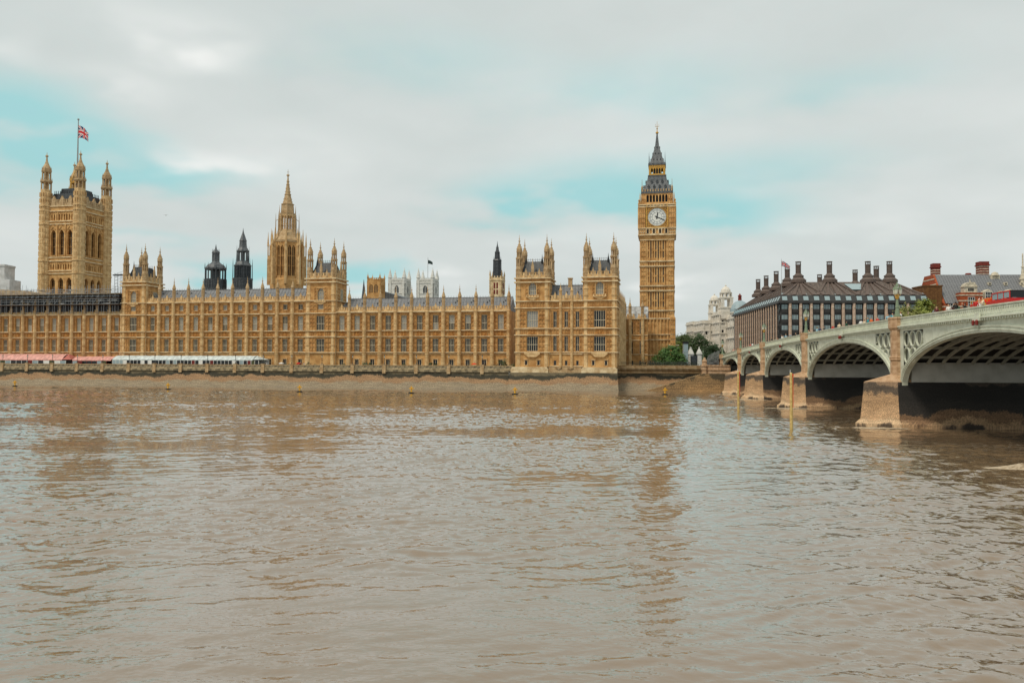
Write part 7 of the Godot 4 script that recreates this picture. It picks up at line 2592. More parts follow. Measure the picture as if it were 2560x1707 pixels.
# ---------------------------------------------------------------- scaffolding on the left wing
func make_scaffold():
	var base := Vector3(-202.0, 24.9, -8.0)
	var t := thing("scaffolding", "grey tube scaffolding with boards over the left wing's roof", "scaffolding", PAL, base)
	var mb := MB.new()
	mb.o = base
	var u := -233.0
	var r := RandomNumberGenerator.new()
	r.seed = 4
	while u < -172.2:
		var h := 33.6 + r.randf() * 1.6
		for z in [-6.6, -8.3]:
			mb.tube(Vector3(u, 24.9, z), Vector3(u, h, z), 0.055, 4)
		if r.randf() < 0.6:
			mb.tube(Vector3(u, 28.2, -6.6), Vector3(u + 2.2, 31.4, -6.6), 0.05, 4)
		u += 2.2
	for y in [28.2, 29.2, 29.9, 31.0, 31.9, 32.6, 33.4]:
		for z in [-6.55, -8.35]:
			mb.tube(Vector3(-233, y, z), Vector3(-172.2, y + 0.05, z), 0.05, 4)
	part(t, "poles", mb, M.pole).set_meta("kind", "stuff")
	for e in [[28.0, -6.2, -9.0, M.timber], [30.3, -6.4, -9.2, M.timber], [31.7, -6.3, -9.4, M.boards]]:
		mb = MB.new()
		mb.o = base
		mb.box(-233, -172.1, e[0] - 0.12, e[0] + 0.12, e[2], e[1])
		part(t, "deck_board", mb, e[3])
	# dark netting behind the tubes, in lengths
	u = -233.0
	while u < -173.0:
		var w := minf(5.02, -172.2 - u)
		mb = MB.new()
		mb.o = base
		mb.box(u + 0.5, u + w - 0.5, 28.3, 30.1, -8.75, -8.7)
		part(t, "netting", mb, M.net)
		mb = MB.new()
		mb.o = base
		mb.box(u + 0.6, u + w - 0.6, 25.7, 27.7, -8.62, -8.57)
		part(t, "netting", mb, M.net)
		u += 5.02
	# loose bright sheets and boards
	for k in 70:
		mb = MB.new()
		mb.o = base
		var x := -232.0 + r.randf() * 58.0
		var y: float = [28.25, 29.3, 30.5, 31.9, 33.0][r.randi() % 5]
		mb.box(x, x + 0.5 + r.randf() * 2.0, y, y + 0.1 + r.randf() * 0.35, -7.6, -7.2)
		part(t, "sheet", mb, M.tarp if r.randf() < 0.5 else M.boards)
	# temporary roof over the wing
	mb = MB.new()
	mb.o = base
	mb.quad(Vector3(-233, 31.9, -9.0), Vector3(-172.2, 31.9, -9.0), Vector3(-172.2, 33.0, -18), Vector3(-233, 33.0, -18), Vector3.UP)
	mb.quad(Vector3(-233, 31.8, -9.0), Vector3(-172.2, 31.8, -9.0), Vector3(-172.2, 32.9, -18), Vector3(-233, 32.9, -18), Vector3.DOWN)
	mb.box(-233, -172.2, 24.7, 31.8, -21, -9.4)
	part(t, "temporary_roof", mb, M.net)
	mb = MB.new()
	mb.o = base
	for k in 9:
		mb.tube(Vector3(-233 + k * 7.4, 31.9, -8.8), Vector3(-233 + k * 7.4, 33.9, -12), 0.08, 4)
	mb.slab(PackedVector2Array([Vector2(-240, 31.0), Vector2(-205, 31.0), Vector2(-205, 32.4), Vector2(-222, 34.6), Vector2(-240, 35.6)]), -30, -20)
	part(t, "covered_roof", mb, M.greystone)
	# narrow lift mast beside the turreted tower
	var mt := thing("scaffold_mast", "thin scaffold mast beside the left front tower", "scaffolding", PAL, Vector3(-174.6, 24.7, -9.6))
	mb = MB.new()
	for x in [-1.6, -0.4, 0.9, 1.9]:
		mb.tube(Vector3(x, 0, 0), Vector3(x, 14.5 if absf(x) < 1.7 else 18.5, 0), 0.06, 4)
	for k in 7:
		mb.tube(Vector3(-1.6, 7.5 + k * 1.1, 0), Vector3(1.9, 7.5 + k * 1.1, 0), 0.05, 4)
		mb.tube(Vector3(-1.6, 7.5 + k * 1.1, 0), Vector3(1.9, 8.6 + k * 1.1, 0), 0.04, 4)
	part(mt, "poles", mb, M.iron)
	mb = MB.new()
	mb.box(-2.0, 2.2, 13.6, 13.95, -0.5, 0.6)
	part(mt, "platform", mb, M.net)
	# sheeted building at the very edge
	mb = MB.new()
	mb.box(-14, 1.6, 0, 46.0, -8, 0)
	mb.box(-14, 4.4, 0, 39.8, -8.2, 0.6)
	mb.box(-14, 1.8, 45.9, 46.8, -8.2, 0.2)
	solo("wrapped_building", "white sheeted building at the left edge beyond the scaffolding", "building", mb, M.canvas_wrap, Transform3D.IDENTITY, Vector3(-236.0, 6.3, -380))

# ---------------------------------------------------------------- right bank buildings
func make_dark_building():
	# office block with bronze roof and tall round chimneys; a frame of its own, front parallel to the river
	var fr := Transform3D(Basis(Vector3.UP, -atan(0.06)), Vector3(92.4, 0, -285))
	var t := thing("office_building", "dark bronze-roofed office block with tall round chimneys", "building", fr, Vector3(25, 6.3, -38))
	var o := Vector3(25, 6.3, -38)
	var W := 50.4
	var D := 78.0
	var mb := MB.new()
	mb.o = o
	mb.box(0.5, W - 0.5, 6.3, 29.6, -D, -0.5)
	part(t, "core", mb, M.bronze)
	var p := 3.6
	# storey bands and glass on the front and on the left side
	var gm := MB.new()
	gm.box(-0.95, 0.95, 0, 2.15, -0.05, 0.0)
	var g1 := gm.mesh()
	gm = MB.new()
	gm.box(-0.95, 0.95, 0, 0.62, 0.02, 0.2)
	gm.box(-1.0, 1.0, -0.55, 0.0, 0.0, 0.1)
	for q in [-0.5, 0.0, 0.5]:
		gm.box(q - 0.05, q + 0.05, 0.62, 2.2, -0.02, 0.08)
	var g2 := gm.mesh()
	var cm := MB.new()
	cm.rings(0, 0, 8, [[6.3, 0.62], [29.3, 0.52]], PI / 8)
	var c1 := cm.mesh()
	cm = MB.new()
	for k in 6:
		cm.tube(Vector3(0, 9.8 + 3.62 * k, 0.4), Vector3(0, 9.8 + 3.62 * k, 0.62), 0.26, 8)
	var c2 := cm.mesh()
	for side in 2:
		var n := 14 if side == 0 else 21
		var ang := 0.0 if side == 0 else -PI / 2
		for k in n:
			var q := 1.8 + p * k
			var at := Vector3(q, 0, 0) if side == 0 else Vector3(0, 0, -q)
			for f in 6:
				var y := 8.6 + 3.62 * f
				var b := Basis(Vector3.UP, ang)
				var w := inst(t, "window", g1, M.sky_reflect_glass if (f >= 4 or rng.randf() < 0.65) else M.glass, at + b * Vector3(0, y, -0.2) - o, ang)
				inst(w, "window_frame", g2, M.bronze)
			var at2 := Vector3(q + p / 2, 0, 0.1) if side == 0 else Vector3(-0.1, 0, -q - p / 2)
			if k < n - 1:
				var col_ := inst(t, "column", c1, M.column, at2 - o, ang)
				if side == 1:
					col_.scale = Vector3(0.55, 1, 0.55)
				inst(col_, "column_boss", c2, M.cream)
	mb = MB.new()
	mb.o = o
	mb.box(-0.5, W + 0.5, 29.3, 30.0, -D, 0.7)
	part(t, "eaves", mb, M.bronze)
	# sloped glazed attic
	mb = MB.new()
	mb.o = o
	mb.plan(PackedVector2Array([Vector2(-0.2, 0.4), Vector2(W + 0.2, 0.4), Vector2(W + 0.2, -D), Vector2(-0.2, -D)]), 30.0, 32.2, PackedVector2Array([Vector2(0.9, -0.8), Vector2(W - 0.9, -0.8), Vector2(W - 0.9, -D + 1), Vector2(0.9, -D + 1)]))
	part(t, "attic", mb, M.bronze)
	gm = MB.new()
	gm.slab(PackedVector2Array([Vector2(-0.85, 0), Vector2(0.85, 0), Vector2(0.85, 1.7), Vector2(-0.85, 1.7)]), 0.0, 0.12)
	var g3 := gm.mesh()
	for side in 2:
		var n := 14 if side == 0 else 21
		for k in n:
			var q := 1.8 + p * k
			var w := inst(t, "attic_window", g3, M.sky_reflect_glass, (Vector3(q, 30.2, 0.35) if side == 0 else Vector3(-0.15, 30.2, -q)) - o, 0.0 if side == 0 else -PI / 2)
			w.rotate_object_local(Vector3.RIGHT, -0.5)
			var g4 := inst(t, "roof_window", g3, M.sky_reflect_glass, (Vector3(q, 32.3, -0.95) if side == 0 else Vector3(1.0, 32.3, -q)) - o, 0.0 if side == 0 else -PI / 2)
			g4.scale = Vector3(0.75, 0.55, 1.0)
			g4.rotate_object_local(Vector3.RIGHT, -0.85)
	# roof: ribs sweeping up to each chimney
	var ry := 37.5
	var rz := -9.0
	mb = MB.new()
	mb.o = o
	mb.plan(PackedVector2Array([Vector2(0.9, -0.8), Vector2(W - 0.9, -0.8), Vector2(W - 0.9, -D + 1), Vector2(0.9, -D + 1)]), 32.2, ry, PackedVector2Array([Vector2(9.0, rz), Vector2(W - 9.0, rz), Vector2(W - 9.0, -D + 10), Vector2(9.0, -D + 10)]))
	for k in 11:
		var f := (k + 0.5) / 11.0
		mb.tube(Vector3(lerpf(0.9, 9, f) , lerpf(32.2, ry, f), lerpf(-0.8, rz, f) + 0.05), Vector3(lerpf(W - 0.9, W - 9, f), lerpf(32.2, ry, f), lerpf(-0.8, rz, f) + 0.05), 0.05, 4)
		mb.tube(Vector3(lerpf(0.9, 9, f) - 0.05, lerpf(32.2, ry, f), lerpf(-0.8, rz, f)), Vector3(lerpf(0.9, 9, f) - 0.05, lerpf(32.2, ry, f), lerpf(-D + 1, -D + 10, f)), 0.05, 4)
	part(t, "roof", mb, M.rooftile)
	var fx := [8.6, 20.2, 33.6, 45.4]
	for cx in fx:
		for k in 5:
			var bx: float = cx + (k - 2) * p * 0.98
			if bx < 0.5 or bx > W - 0.5:
				continue
			mb = MB.new()
			mb.o = o
			var topx: float = clampf(lerpf(bx, cx, 0.78), 9.5, W - 9.5)
			var low := Vector3(bx, 32.1, -0.55)
			var high := Vector3(topx, ry + 0.25, rz + 0.1)
			for s in [-1.0, 1.0]:
				mb.tube(low + Vector3(s * 0.55, 0, 0), high + Vector3(s * 0.2, 0, 0), 0.2, 4, 0.12)
			mb.quad(low + Vector3(-0.55, 0.16, 0.1), low + Vector3(0.55, 0.16, 0.1), high + Vector3(0.2, 0.16, 0.1), high + Vector3(-0.2, 0.16, 0.1), Vector3(0, 1, 1))
			part(t, "roof_rib", mb, M.chimney)
	for k in 20:
		mb = MB.new()
		mb.o = o
		var q := -2.5 - p * k
		mb.tube(Vector3(0.6, 32.1, q), Vector3(9.0, ry + 0.2, clampf(lerpf(q, roundf(q / 15.0) * 15.0, 0.75), -D + 10, rz)), 0.26, 4, 0.16)
		part(t, "roof_rib", mb, M.chimney)
	# skylight on the front slope
	mb = MB.new()
	mb.o = o
	mb.quad(Vector3(25.6, 34.0, -3.0), Vector3(28.6, 34.0, -3.0), Vector3(30.0, 36.4, -6.9), Vector3(24.2, 36.4, -6.9), Vector3(0, 1, 1))
	for k in mb.v.size():
		mb.v[k] += Vector3(0, 0.25, 0.2)
	part(t, "skylight", mb, M.sky_reflect_glass)
	# chimneys: ringed cone base, tall ribbed drum, open crown
	cm = MB.new()
	cm.rings(0, 0, 16, [[0, 2.7], [1.0, 2.7], [1.05, 2.5], [1.9, 1.7], [2.0, 1.85], [2.6, 1.85], [2.7, 1.5], [3.3, 1.0]])
	var ch0 := cm.mesh()
	cm = MB.new()
	cm.rings(0, 0, 12, [[3.3, 0.88], [6.3, 0.88]])
	for k in 12:
		var a := TAU * k / 12
		cm.tube(Vector3(cos(a) * 0.9, 3.3, sin(a) * 0.9), Vector3(cos(a) * 0.9, 7.0, sin(a) * 0.9), 0.06, 4)
	for y in [3.9, 4.7, 5.5, 6.3]:
		cm.rings(0, 0, 12, [[y, 0.94], [y + 0.08, 0.94]])
	for k in 6:
		var a := TAU * k / 6
		cm.tube(Vector3(cos(a) * 0.8, 6.3, sin(a) * 0.8), Vector3(cos(a) * 0.8, 7.5, sin(a) * 0.8), 0.09, 4)
	cm.rings(0, 0, 12, [[7.35, 1.05], [7.6, 1.05]])
	cm.rings(0, 0, 12, [[6.25, 1.02], [6.45, 1.02]])
	var ch1 := cm.mesh()
	var spots := []
	for x in fx:
		spots.append(Vector3(clampf(x, 9.3, W - 9.3), ry - 0.2, rz - 1.0))
	for z in [-24.0, -40.0, -56.0, -70.0]:
		spots.append(Vector3(9.2, ry - 0.2, z))
	for e in [[37.5, -34.0], [41.0, -22.0], [29.0, -50.0], [35.0, -60.0]]:
		spots.append(Vector3(e[0], ry - 0.4, e[1]))
	for q in spots:
		var c := inst(t, "chimney", ch1, M.chimney, q - o)
		inst(c, "chimney_base", ch0, M.chimney)
	# flag on the near corner
	mb = MB.new()
	mb.rings(0, 0, 6, [[0, 0.08], [12.6, 0.05]])
	solo("flagpole", "thin flagpole on the corner of the dark office roof", "flagpole", mb, M.metal_grey, fr, Vector3(1.2, 32.2, -1.6))
	flag("national_flag", "drooping flag over the dark office block's corner", "flag", fr, Vector3(1.25, 42.2, -1.6), 2.9, 1.9, flag_tex(), -0.55)

func make_white_building():
	var fr := Transform3D(Basis(Vector3.UP, -atan(0.13)), Vector3(0, 0, 0))
	var t := thing("domed_building", "white stone baroque building with domed turrets beyond the bridge", "building", Transform3D.IDENTITY, Vector3(108, 6.3, -400))
	var o := Vector3(108, 6.3, -400)
	# stepped blocks, receding to the left, each with cornices and windows
	var blocks := [[112.4, 128.0, -372.0, -352.0, 26.5], [104.2, 119.0, -400.0, -372.0, 30.5], [100.0, 113.0, -412.0, -400.0, 33.0], [95.0, 111.0, -430.0, -412.0, 29.5], [94.2, 104.0, -446.0, -430.0, 30.0]]
	for b in blocks:
		var mb := MB.new()
		mb.o = o
		var h: float = b[4]
		mb.box(b[0], b[1], 6.3, h, b[2], b[3])
		for y in [h - 0.4, h - 4.2, h - 9.5, 12.5]:
			mb.box(b[0] - 0.55, b[1], y - 0.3, y + 0.3, b[2], b[3] + 0.5)
		mb.box(b[0] - 0.1, b[1], h, h + 1.0, b[2], b[3] + 0.05)
		# pilasters on the left flank and on the front
		var z: float = b[3] - 0.8
		while z > b[2] + 0.5:
			mb.box(b[0] - 0.35, b[0], 13.0, h - 0.8, z - 0.4, z + 0.4)
			z -= 3.1
		var x: float = b[0] + 0.6
		while x < b[1]:
			mb.box(x - 0.4, x + 0.4, 13.0, h - 0.8, b[3], b[3] + 0.35)
			x += 3.0
		part(t, "block", mb, M.portland)
		for f in int((h - 9.0) / 4.4):
			z = b[3] - 2.3
			while z > b[2] + 1.0:
				mb = MB.new()
				mb.o = o
				mb.box(b[0] - 0.06, b[0] + 0.1, 9.6 + f * 4.6, 11.4 + f * 4.6, z - 0.38, z + 0.38)
				part(t, "window", mb, M.glass)
				z -= 3.1
			x = b[0] + 2.1
			while x < b[1] - 0.8:
				mb = MB.new()
				mb.o = o
				mb.box(x - 0.42, x + 0.42, 9.6 + f * 4.6, 11.4 + f * 4.6, b[3] - 0.1, b[3] + 0.06)
				part(t, "window", mb, M.glass)
				x += 3.0
	# two open baroque turrets
	for e in [[104.2, -402.0, 1.0, 30.5], [101.6, -414.0, 0.86, 29.5]]:
		var k: float = e[2]
		var mb := MB.new()
		mb.rings(0, 0, 4, [[0, 4.2 * k], [5.2 * k, 4.2 * k], [5.2 * k, 4.6 * k], [5.8 * k, 4.6 * k], [5.9 * k, 3.9 * k]], PI / 4)
		for q in 4:
			var a := PI / 2 * q + PI / 4
			mb.rings(cos(a) * 3.0 * k, sin(a) * 3.0 * k, 4, [[5.6 * k, 1.1 * k], [10.0 * k, 1.05 * k]], a)
		mb.rings(0, 0, 4, [[9.6 * k, 4.0 * k], [10.2 * k, 4.3 * k], [10.6 * k, 4.2 * k], [10.7 * k, 3.3 * k]], PI / 4)
		for q in 8:
			var a := TAU * (q + 0.5) / 8
			mb.rings(cos(a) * 2.5 * k, sin(a) * 2.5 * k, 4, [[10.6 * k, 0.5 * k], [12.6 * k, 0.5 * k]], a)
		mb.rings(0, 0, 12, [[12.4 * k, 3.0 * k], [13.0 * k, 3.1 * k], [13.1 * k, 2.5 * k], [14.2 * k, 2.3 * k], [15.2 * k, 1.6 * k], [15.8 * k, 0.7 * k], [16.0 * k, 0.3 * k], [16.4 * k, 0.5 * k], [16.8 * k, 0.05]])
		part(t, "turret", mb, M.portland, Vector3(e[0], e[3], e[1]) - o)
	# lead dome with lantern
	var mb := MB.new()
	mb.rings(0, 0, 16, [[-6, 4.6], [0, 4.6], [0.1, 5.0], [0.6, 5.0]])
	var dr := part(t, "dome_drum", mb, M.portland, Vector3(108.3, 32.6, -392) - o)
	mb = MB.new()
	mb.rings(0, 0, 16, [[0.6, 4.5], [2.0, 4.4], [4.0, 3.6], [5.4, 2.4], [6.1, 1.1], [6.2, 0.9]])
	for q in 8:
		var a := TAU * q / 8
		mb.cbox(Vector3(cos(a) * 4.3, 1.6, sin(a) * 4.3), Vector3(0.7, 1.1, 0.7))
	inst(dr, "dome", mb.mesh(), M.panel_blue)
	mb = MB.new()
	mb.rings(0, 0, 8, [[6.1, 0.9], [8.2, 0.8], [8.3, 1.1], [8.9, 0.5], [9.6, 0.05]])
	inst(dr, "lantern", mb.mesh(), M.brick_dark)
	# slate roofs between
	mb = MB.new()
	mb.o = o
	mb.plan(PackedVector2Array([Vector2(113, -353), Vector2(127, -353), Vector2(127, -371), Vector2(113, -371)]), 27.5, 33.0, PackedVector2Array([Vector2(116, -358), Vector2(124, -358), Vector2(124, -368), Vector2(116, -368)]))
	mb.plan(PackedVector2Array([Vector2(107, -373), Vector2(118, -373), Vector2(118, -390), Vector2(107, -390)]), 31.4, 35.6, PackedVector2Array([Vector2(110, -377), Vector2(116, -377), Vector2(116, -387), Vector2(110, -387)]))
	part(t, "roof", mb, M.slate)

func make_red_building():
	# striped brick block with steep slate roof
	var fr := Transform3D(Basis(Vector3.UP, -atan(0.06)), Vector3(172.8, 0, -330))
	var o := Vector3(30, 6.3, -10)
	var t := thing("brick_building", "red brick building with white stone bands and slate roof", "building", fr, o)
	var mb := MB.new()
	mb.o = o
	mb.box(0, 60, 6.3, 33.0, -26, 0)
	part(t, "wall", mb, M.brick)
	mb = MB.new()
	mb.o = o
	mb.box(5.6, 14.6, 6.3, 37.2, -2, 1.2)
	part(t, "bay_wall", mb, M.brick)
	# gable on the left end
	mb = MB.new()
	mb.slab(PackedVector2Array([Vector2(-13, 33.0), Vector2(13, 33.0), Vector2(4.0, 45.5), Vector2(-4.0, 45.5)]), -0.4, 0.4)
	part(t, "gable", mb, M.brick, Vector3(0.2, 0, -13) - o, -PI / 2)
	var y := 9.0
	while y < 33.0:
		mb = MB.new()
		mb.o = o
		mb.box(-0.12, 60, y, y + 0.42, -26, 0.12)
		part(t, "stone_band", mb, M.cream)
		y += 2.25
	y = 20.25
	while y < 37.0:
		mb = MB.new()
		mb.o = o
		mb.box(5.45, 14.75, y, y + 0.42, -2, 1.34)
		part(t, "stone_band", mb, M.cream)
		y += 2.25
	for k in 5:
		mb = MB.new()
		var yy := 34.2 + 2.3 * k
		var w := lerpf(13, 4, (yy - 33.0) / 12.5) - 0.2
		mb.box(-w, w, yy, yy + 0.42, 0.35, 0.52)
		part(t, "stone_band", mb, M.cream, Vector3(0.2, 0, -13) - o, -PI / 2)
	mb = MB.new()
	mb.o = o
	mb.plan(PackedVector2Array([Vector2(0.7, 0.4), Vector2(60, 0.4), Vector2(60, -26.4), Vector2(0.7, -26.4)]), 33.0, 45.5, PackedVector2Array([Vector2(0.7, -9.5), Vector2(60, -9.5), Vector2(60, -16.5), Vector2(0.7, -16.5)]))
	part(t, "roof", mb, M.slate)
	# stone-faced dormer gable with rounded head over the bay
	mb = MB.new()
	var pl := PackedVector2Array([Vector2(-3.6, 37.2), Vector2(3.6, 37.2), Vector2(3.6, 40.6)])
	for k in 9:
		pl.push_back(Vector2(3.4 * cos(PI * k / 8.0), 40.9 + 2.4 * sin(PI * k / 8.0)))
	pl.push_back(Vector2(-3.6, 40.6))
	mb.slab(pl, -3.0, 0.0)
	mb.box(-4.0, 4.0, 40.4, 40.8, -3.0, 0.35)
	mb.rings(0, -0.6, 4, [[43.0, 0.4], [45.6, 0.05]])
	var dg := part(t, "dormer_gable", mb, M.cream, Vector3(10.1, 12.0, 1.0) - o)
	dg.scale = Vector3(0.7, 0.68, 1.0)
	for q in 3:
		mb = MB.new()
		mb.box(-1.5 + q * 1.1, -0.6 + q * 1.1, 38.0, 39.6, 0.0, 0.06)
		inst(dg, "window", mb.mesh(), M.glass)
	# mullioned windows
	for e in [[10.1, 31.2, 1.2], [17.5, 29.6, 0.0], [17.5, 33.4, 0.0], [26.0, 33.4, 0.0], [34.0, 33.4, 0.0], [42, 33.4, 0.0], [3.0, 29.0, 0.0]]:
		window(t, Vector3(e[0], e[1], e[2] + 0.18) - o, 2.6, 4.2, 3, [1.4, 2.8], M.glass, 0.0, 0.0, M.frame_white)
		if e[1] > 33.0:
			mb = MB.new()
			mb.slab(PackedVector2Array([Vector2(-1.5, 0), Vector2(1.5, 0), Vector2(1.5, 4.3), Vector2(0, 5.3), Vector2(-1.5, 4.3)]), -4.0, 0.02)
			part(t, "dormer", mb, M.cream, Vector3(e[0], e[1], e[2]) - o)
	for row in [[36.9, 2.9], [40.7, 5.8]]:
		for k in 7:
			mb = MB.new()
			mb.box(-0.55, 0.55, 0, 1.3, -1.6, 0.5)
			var dd := part(t, "small_dormer", mb, M.cream, Vector3(17.0 + 6.3 * k - (2.6 if row[0] > 40 else 0.0), row[0], -row[1]) - o)
			mb = MB.new()
			mb.box(-0.3, 0.3, 0.25, 1.0, 0.5, 0.54)
			inst(dd, "pane", mb.mesh(), M.glass)
	# windows on the striped end wall
	for e in [[-7.0, 33.6], [-15.0, 33.6], [-20.0, 28.0], [-6.0, 24.0], [-12.0, 24.0]]:
		window(t, Vector3(-0.16, e[1], e[0]) - o, 1.6, 2.4, 2, [1.2], M.glass, 0.0, -PI / 2, M.frame_white)
	# striped chimneys
	for e in [[2.2, -12.0, 1.5, 43.0, 50.4], [21.6, -13.0, 1.9, 44.5, 51.2]]:
		mb = MB.new()
		mb.o = o
		mb.rings(e[0], e[1], 4, [[e[3], e[2] * 1.35], [e[4] - 1.8, e[2] * 1.35], [e[4] - 1.7, e[2] * 1.6], [e[4] - 1.3, e[2] * 1.6], [e[4] - 1.2, e[2] * 1.4], [e[4], e[2] * 1.4]], PI / 4)
		var c := part(t, "chimney", mb, M.brick_dark)
		for k in 5:
			mb = MB.new()
			mb.o = o
			var yy: float = e[3] + 0.5 + k * 1.0
			mb.rings(e[0], e[1], 4, [[yy, e[2] * 1.39], [yy + 0.3, e[2] * 1.39]], PI / 4)
			inst(c, "stone_band", mb.mesh(), M.cream)
	mb = MB.new()
	mb.o = o
	mb.box(22.4, 26.0, 42.0, 45.3, -11.0, -8.0)
	mb.rings(24.2, -8.4, 12, [[45.0, 1.5], [46.0, 1.2], [46.5, 0.4]])
	part(t, "stone_pediment", mb, M.cream)
	mb = MB.new()
	mb.o = o
	mb.rings(16.3, -14.0, 8, [[44.5, 1.3], [46.2, 1.3], [46.6, 1.0]])
	part(t, "vent_cap", mb, M.brick_dark)
	# corner turret at the far right with finial
	mb = MB.new()
	mb.o = o
	mb.rings(34.0, -6.0, 8, [[33.0, 1.1], [43.0, 1.0], [43.2, 1.4], [44.0, 1.1], [45.4, 0.6], [48.0, 0.4], [48.2, 0.8], [48.6, 0.3], [53.6, 0.22], [53.8, 0.05]], PI / 8)
	part(t, "corner_turret", mb, M.cream)
	# plain brown slab block to its left
	mb = MB.new()
	mb.box(0, 7.2, 0, 33.6, -10, 0)
	mb.box(-0.2, 7.4, 33.6, 34.1, -10.2, 0.2)
	for k in 7:
		mb.box(0.1 + k, 0.2 + k, 0, 33.6, 0, 0.06)
	solo("brown_block", "plain brown brick slab between the dark office and striped building", "building", mb, M.brownslab, Transform3D.IDENTITY, Vector3(165.6, 6.3, -331))

# ---------------------------------------------------------------- small things by the bridge end and on the water
func make_details():
	var I := Transform3D.IDENTITY
	var mb: MB
	# glass lift box
	var t := thing("lift_box", "pale blue glass lift box with black top beyond the tree", "kiosk", I, Vector3(60.9, 6.3, -290))
	mb = MB.new()
	mb.box(-0.8, 0.8, 0, 9.0, -0.8, 0.8)
	part(t, "glass_box", mb, M.panel_blue)
	mb = MB.new()
	mb.box(-0.95, 0.95, 9.0, 9.7, -0.95, 0.95)
	part(t, "top", mb, M.black)
	mb = MB.new()
	for y in [0.1, 3.0, 6.0, 8.9]:
		mb.box(-0.84, 0.84, y, y + 0.08, 0.8, 0.84)
	part(t, "rail", mb, M.metal_grey)
	t = thing("brick_kiosk", "small brick and stone structure beside the glass lift box", "kiosk", I, Vector3(58.6, 6.3, -297))
	mb = MB.new()
	mb.box(-2.2, 1.4, 0, 8.6, -3, 0)
	part(t, "wall", mb, M.brownslab)
	for y in [2.0, 5.6, 7.2, 8.5]:
		mb = MB.new()
		mb.box(-2.3, 1.5, y, y + 0.3, -3, 0.1)
		part(t, "stone_band", mb, M.cream)
	# gate piers
	var k := 0
	for e in [[65.0, -301.0, 0.8], [66.4, -306.0, 0.9], [68.0, -300.0, 1.0]]:
		var g := thing("gate_pier", ["pale gabled gate pier nearest the glass lift box", "middle pale gabled gate pier beyond the stair", "right pale gabled gate pier beyond the stair"][k], "gate pier", I, Vector3(e[0], 6.3, e[1]), "gate piers beyond the stair")
		mb = MB.new()
		mb.plan(sq(0.75), 0, 5.4)
		mb.plan(sq(0.95), 5.4, 5.8)
		part(g, "shaft", mb, M.abbey)
		mb = MB.new()
		mb.rings(0, 0, 4, [[5.8, 1.2], [6.4, 1.0], [7.6, 0.25], [7.8, 0.35], [8.2, 0.05]], PI / 4)
		part(g, "gabled_cap", mb, M.abbey)
		k += 1
	mb = MB.new()
	mb.box(-1.4, 1.7, 0, 4.9, -0.1, 0.1)
	solo("hoarding", "dark panel gate between the pale gate piers", "gate", mb, M.ironroof, I, Vector3(66.2, 6.3, -299.5))
	# iron fence and hedge behind the recessed wall
	t = thing("iron_fence", "black iron fence along the recessed wall below the tree", "fence", PAL, Vector3(12, 6.3, -8))
	var bar := MB.new()
	bar.box(-0.03, 0.03, 0, 2.3, -0.03, 0.03)
	bar.rings(0, 0, 4, [[2.3, 0.06], [2.5, 0.0]])
	var bm := bar.mesh()
	for i in 62:
		inst(t, "bar", bm, M.iron, Vector3(-11.2 + i * 0.36, 0, 0))
	for y in [0.3, 2.0]:
		mb = MB.new()
		mb.box(-11.3, 11.3, y, y + 0.08, -0.04, 0.04)
		part(t, "rail", mb, M.iron)
	mb = leaf_cloud([[Vector3(0, 0.9, 0), Vector3(10, 0.9, 0.6)]], 3500, 0.2, 88)
	mb.box(-9.5, 9.5, 0, 0.9, -0.4, 0.2)
	solo("hedge", "low dark hedge behind the iron fence", "hedge", mb, leafmat(col(38, 46, 26)), PAL, Vector3(14, 6.3, -11))
	# tall slanting railing beside the bridge approach
	t = thing("approach_railing", "tall grey railing of curved bars beside the bridge end", "railing", BRI, Vector3(-0.2, 8.9, -154))
	bar = MB.new()
	bar.tube(Vector3(0, -1.4, 0), Vector3(-0.1, 1.9, 0), 0.07, 4)
	bar.tube(Vector3(-0.1, 1.9, 0), Vector3(0.6, 3.6, 0.3), 0.06, 4)
	bm = bar.mesh()
	for i in 13:
		inst(t, "bar", bm, M.tarp, Vector3(-1.0, 0.0 - i * 0.1, -i * 2.4))
	for y in [0.1, 1.8]:
		mb = MB.new()
		mb.tube(Vector3(-1.0, y, 0), Vector3(-1.0, y - 1.25, -30), 0.1, 4)
		part(t, "rail", mb, M.metal_grey)
	# road leading off the bridge and its retaining wall
	mb = MB.new()
	mb.quad(Vector3(-0.2, btop(-154) - 1.2, -154), Vector3(27, btop(-154) - 1.2, -154), Vector3(27, 7.2, -240), Vector3(-0.2, 7.2, -240), Vector3.UP)
	mb.quad(Vector3(-0.2, 7.2, -240), Vector3(27, 7.2, -240), Vector3(27, 7.1, -420), Vector3(-0.2, 7.1, -420), Vector3.UP)
	structure("road", mb, M.road, BRI)
	t = thing("approach_wall", "stone retaining wall carrying the road off the bridge", "wall", BRI, Vector3(0, 0, -170))
	mb = MB.new()
	mb.o = Vector3(0, 0, -170)
	mb.slab(PackedVector2Array([Vector2(152, -2), Vector2(240, -2), Vector2(240, 7.15), Vector2(154, 9.6), Vector2(152, 9.6)]), -27.2, 0.2)
	for q in mb.v.size():
		var p := mb.v[q] + Vector3(0, 0, -170)
		mb.v[q] = Vector3(-p.z, p.y, -p.x) - Vector3(0, 0, -170)
		var nv := mb.n[q]
		mb.n[q] = Vector3(-nv.z, nv.y, -nv.x)
	part(t, "wall_face", mb, M.granite)
	# single lamp on the approach
	var lp := thing("bridge_lamp", "slim lamp post left of the bridge end, before the trees", "lamp post", BRI, Vector3(-2.2, 7.3, -186), "lamps along the bridge parapet")
	mb = MB.new()
	mb.rings(0, 0, 8, [[-1.1, 0.5], [0.6, 0.3], [4.6, 0.14], [4.7, 0.28], [5.3, 0.34], [5.4, 0.1], [6.0, 0.03]], PI / 8)
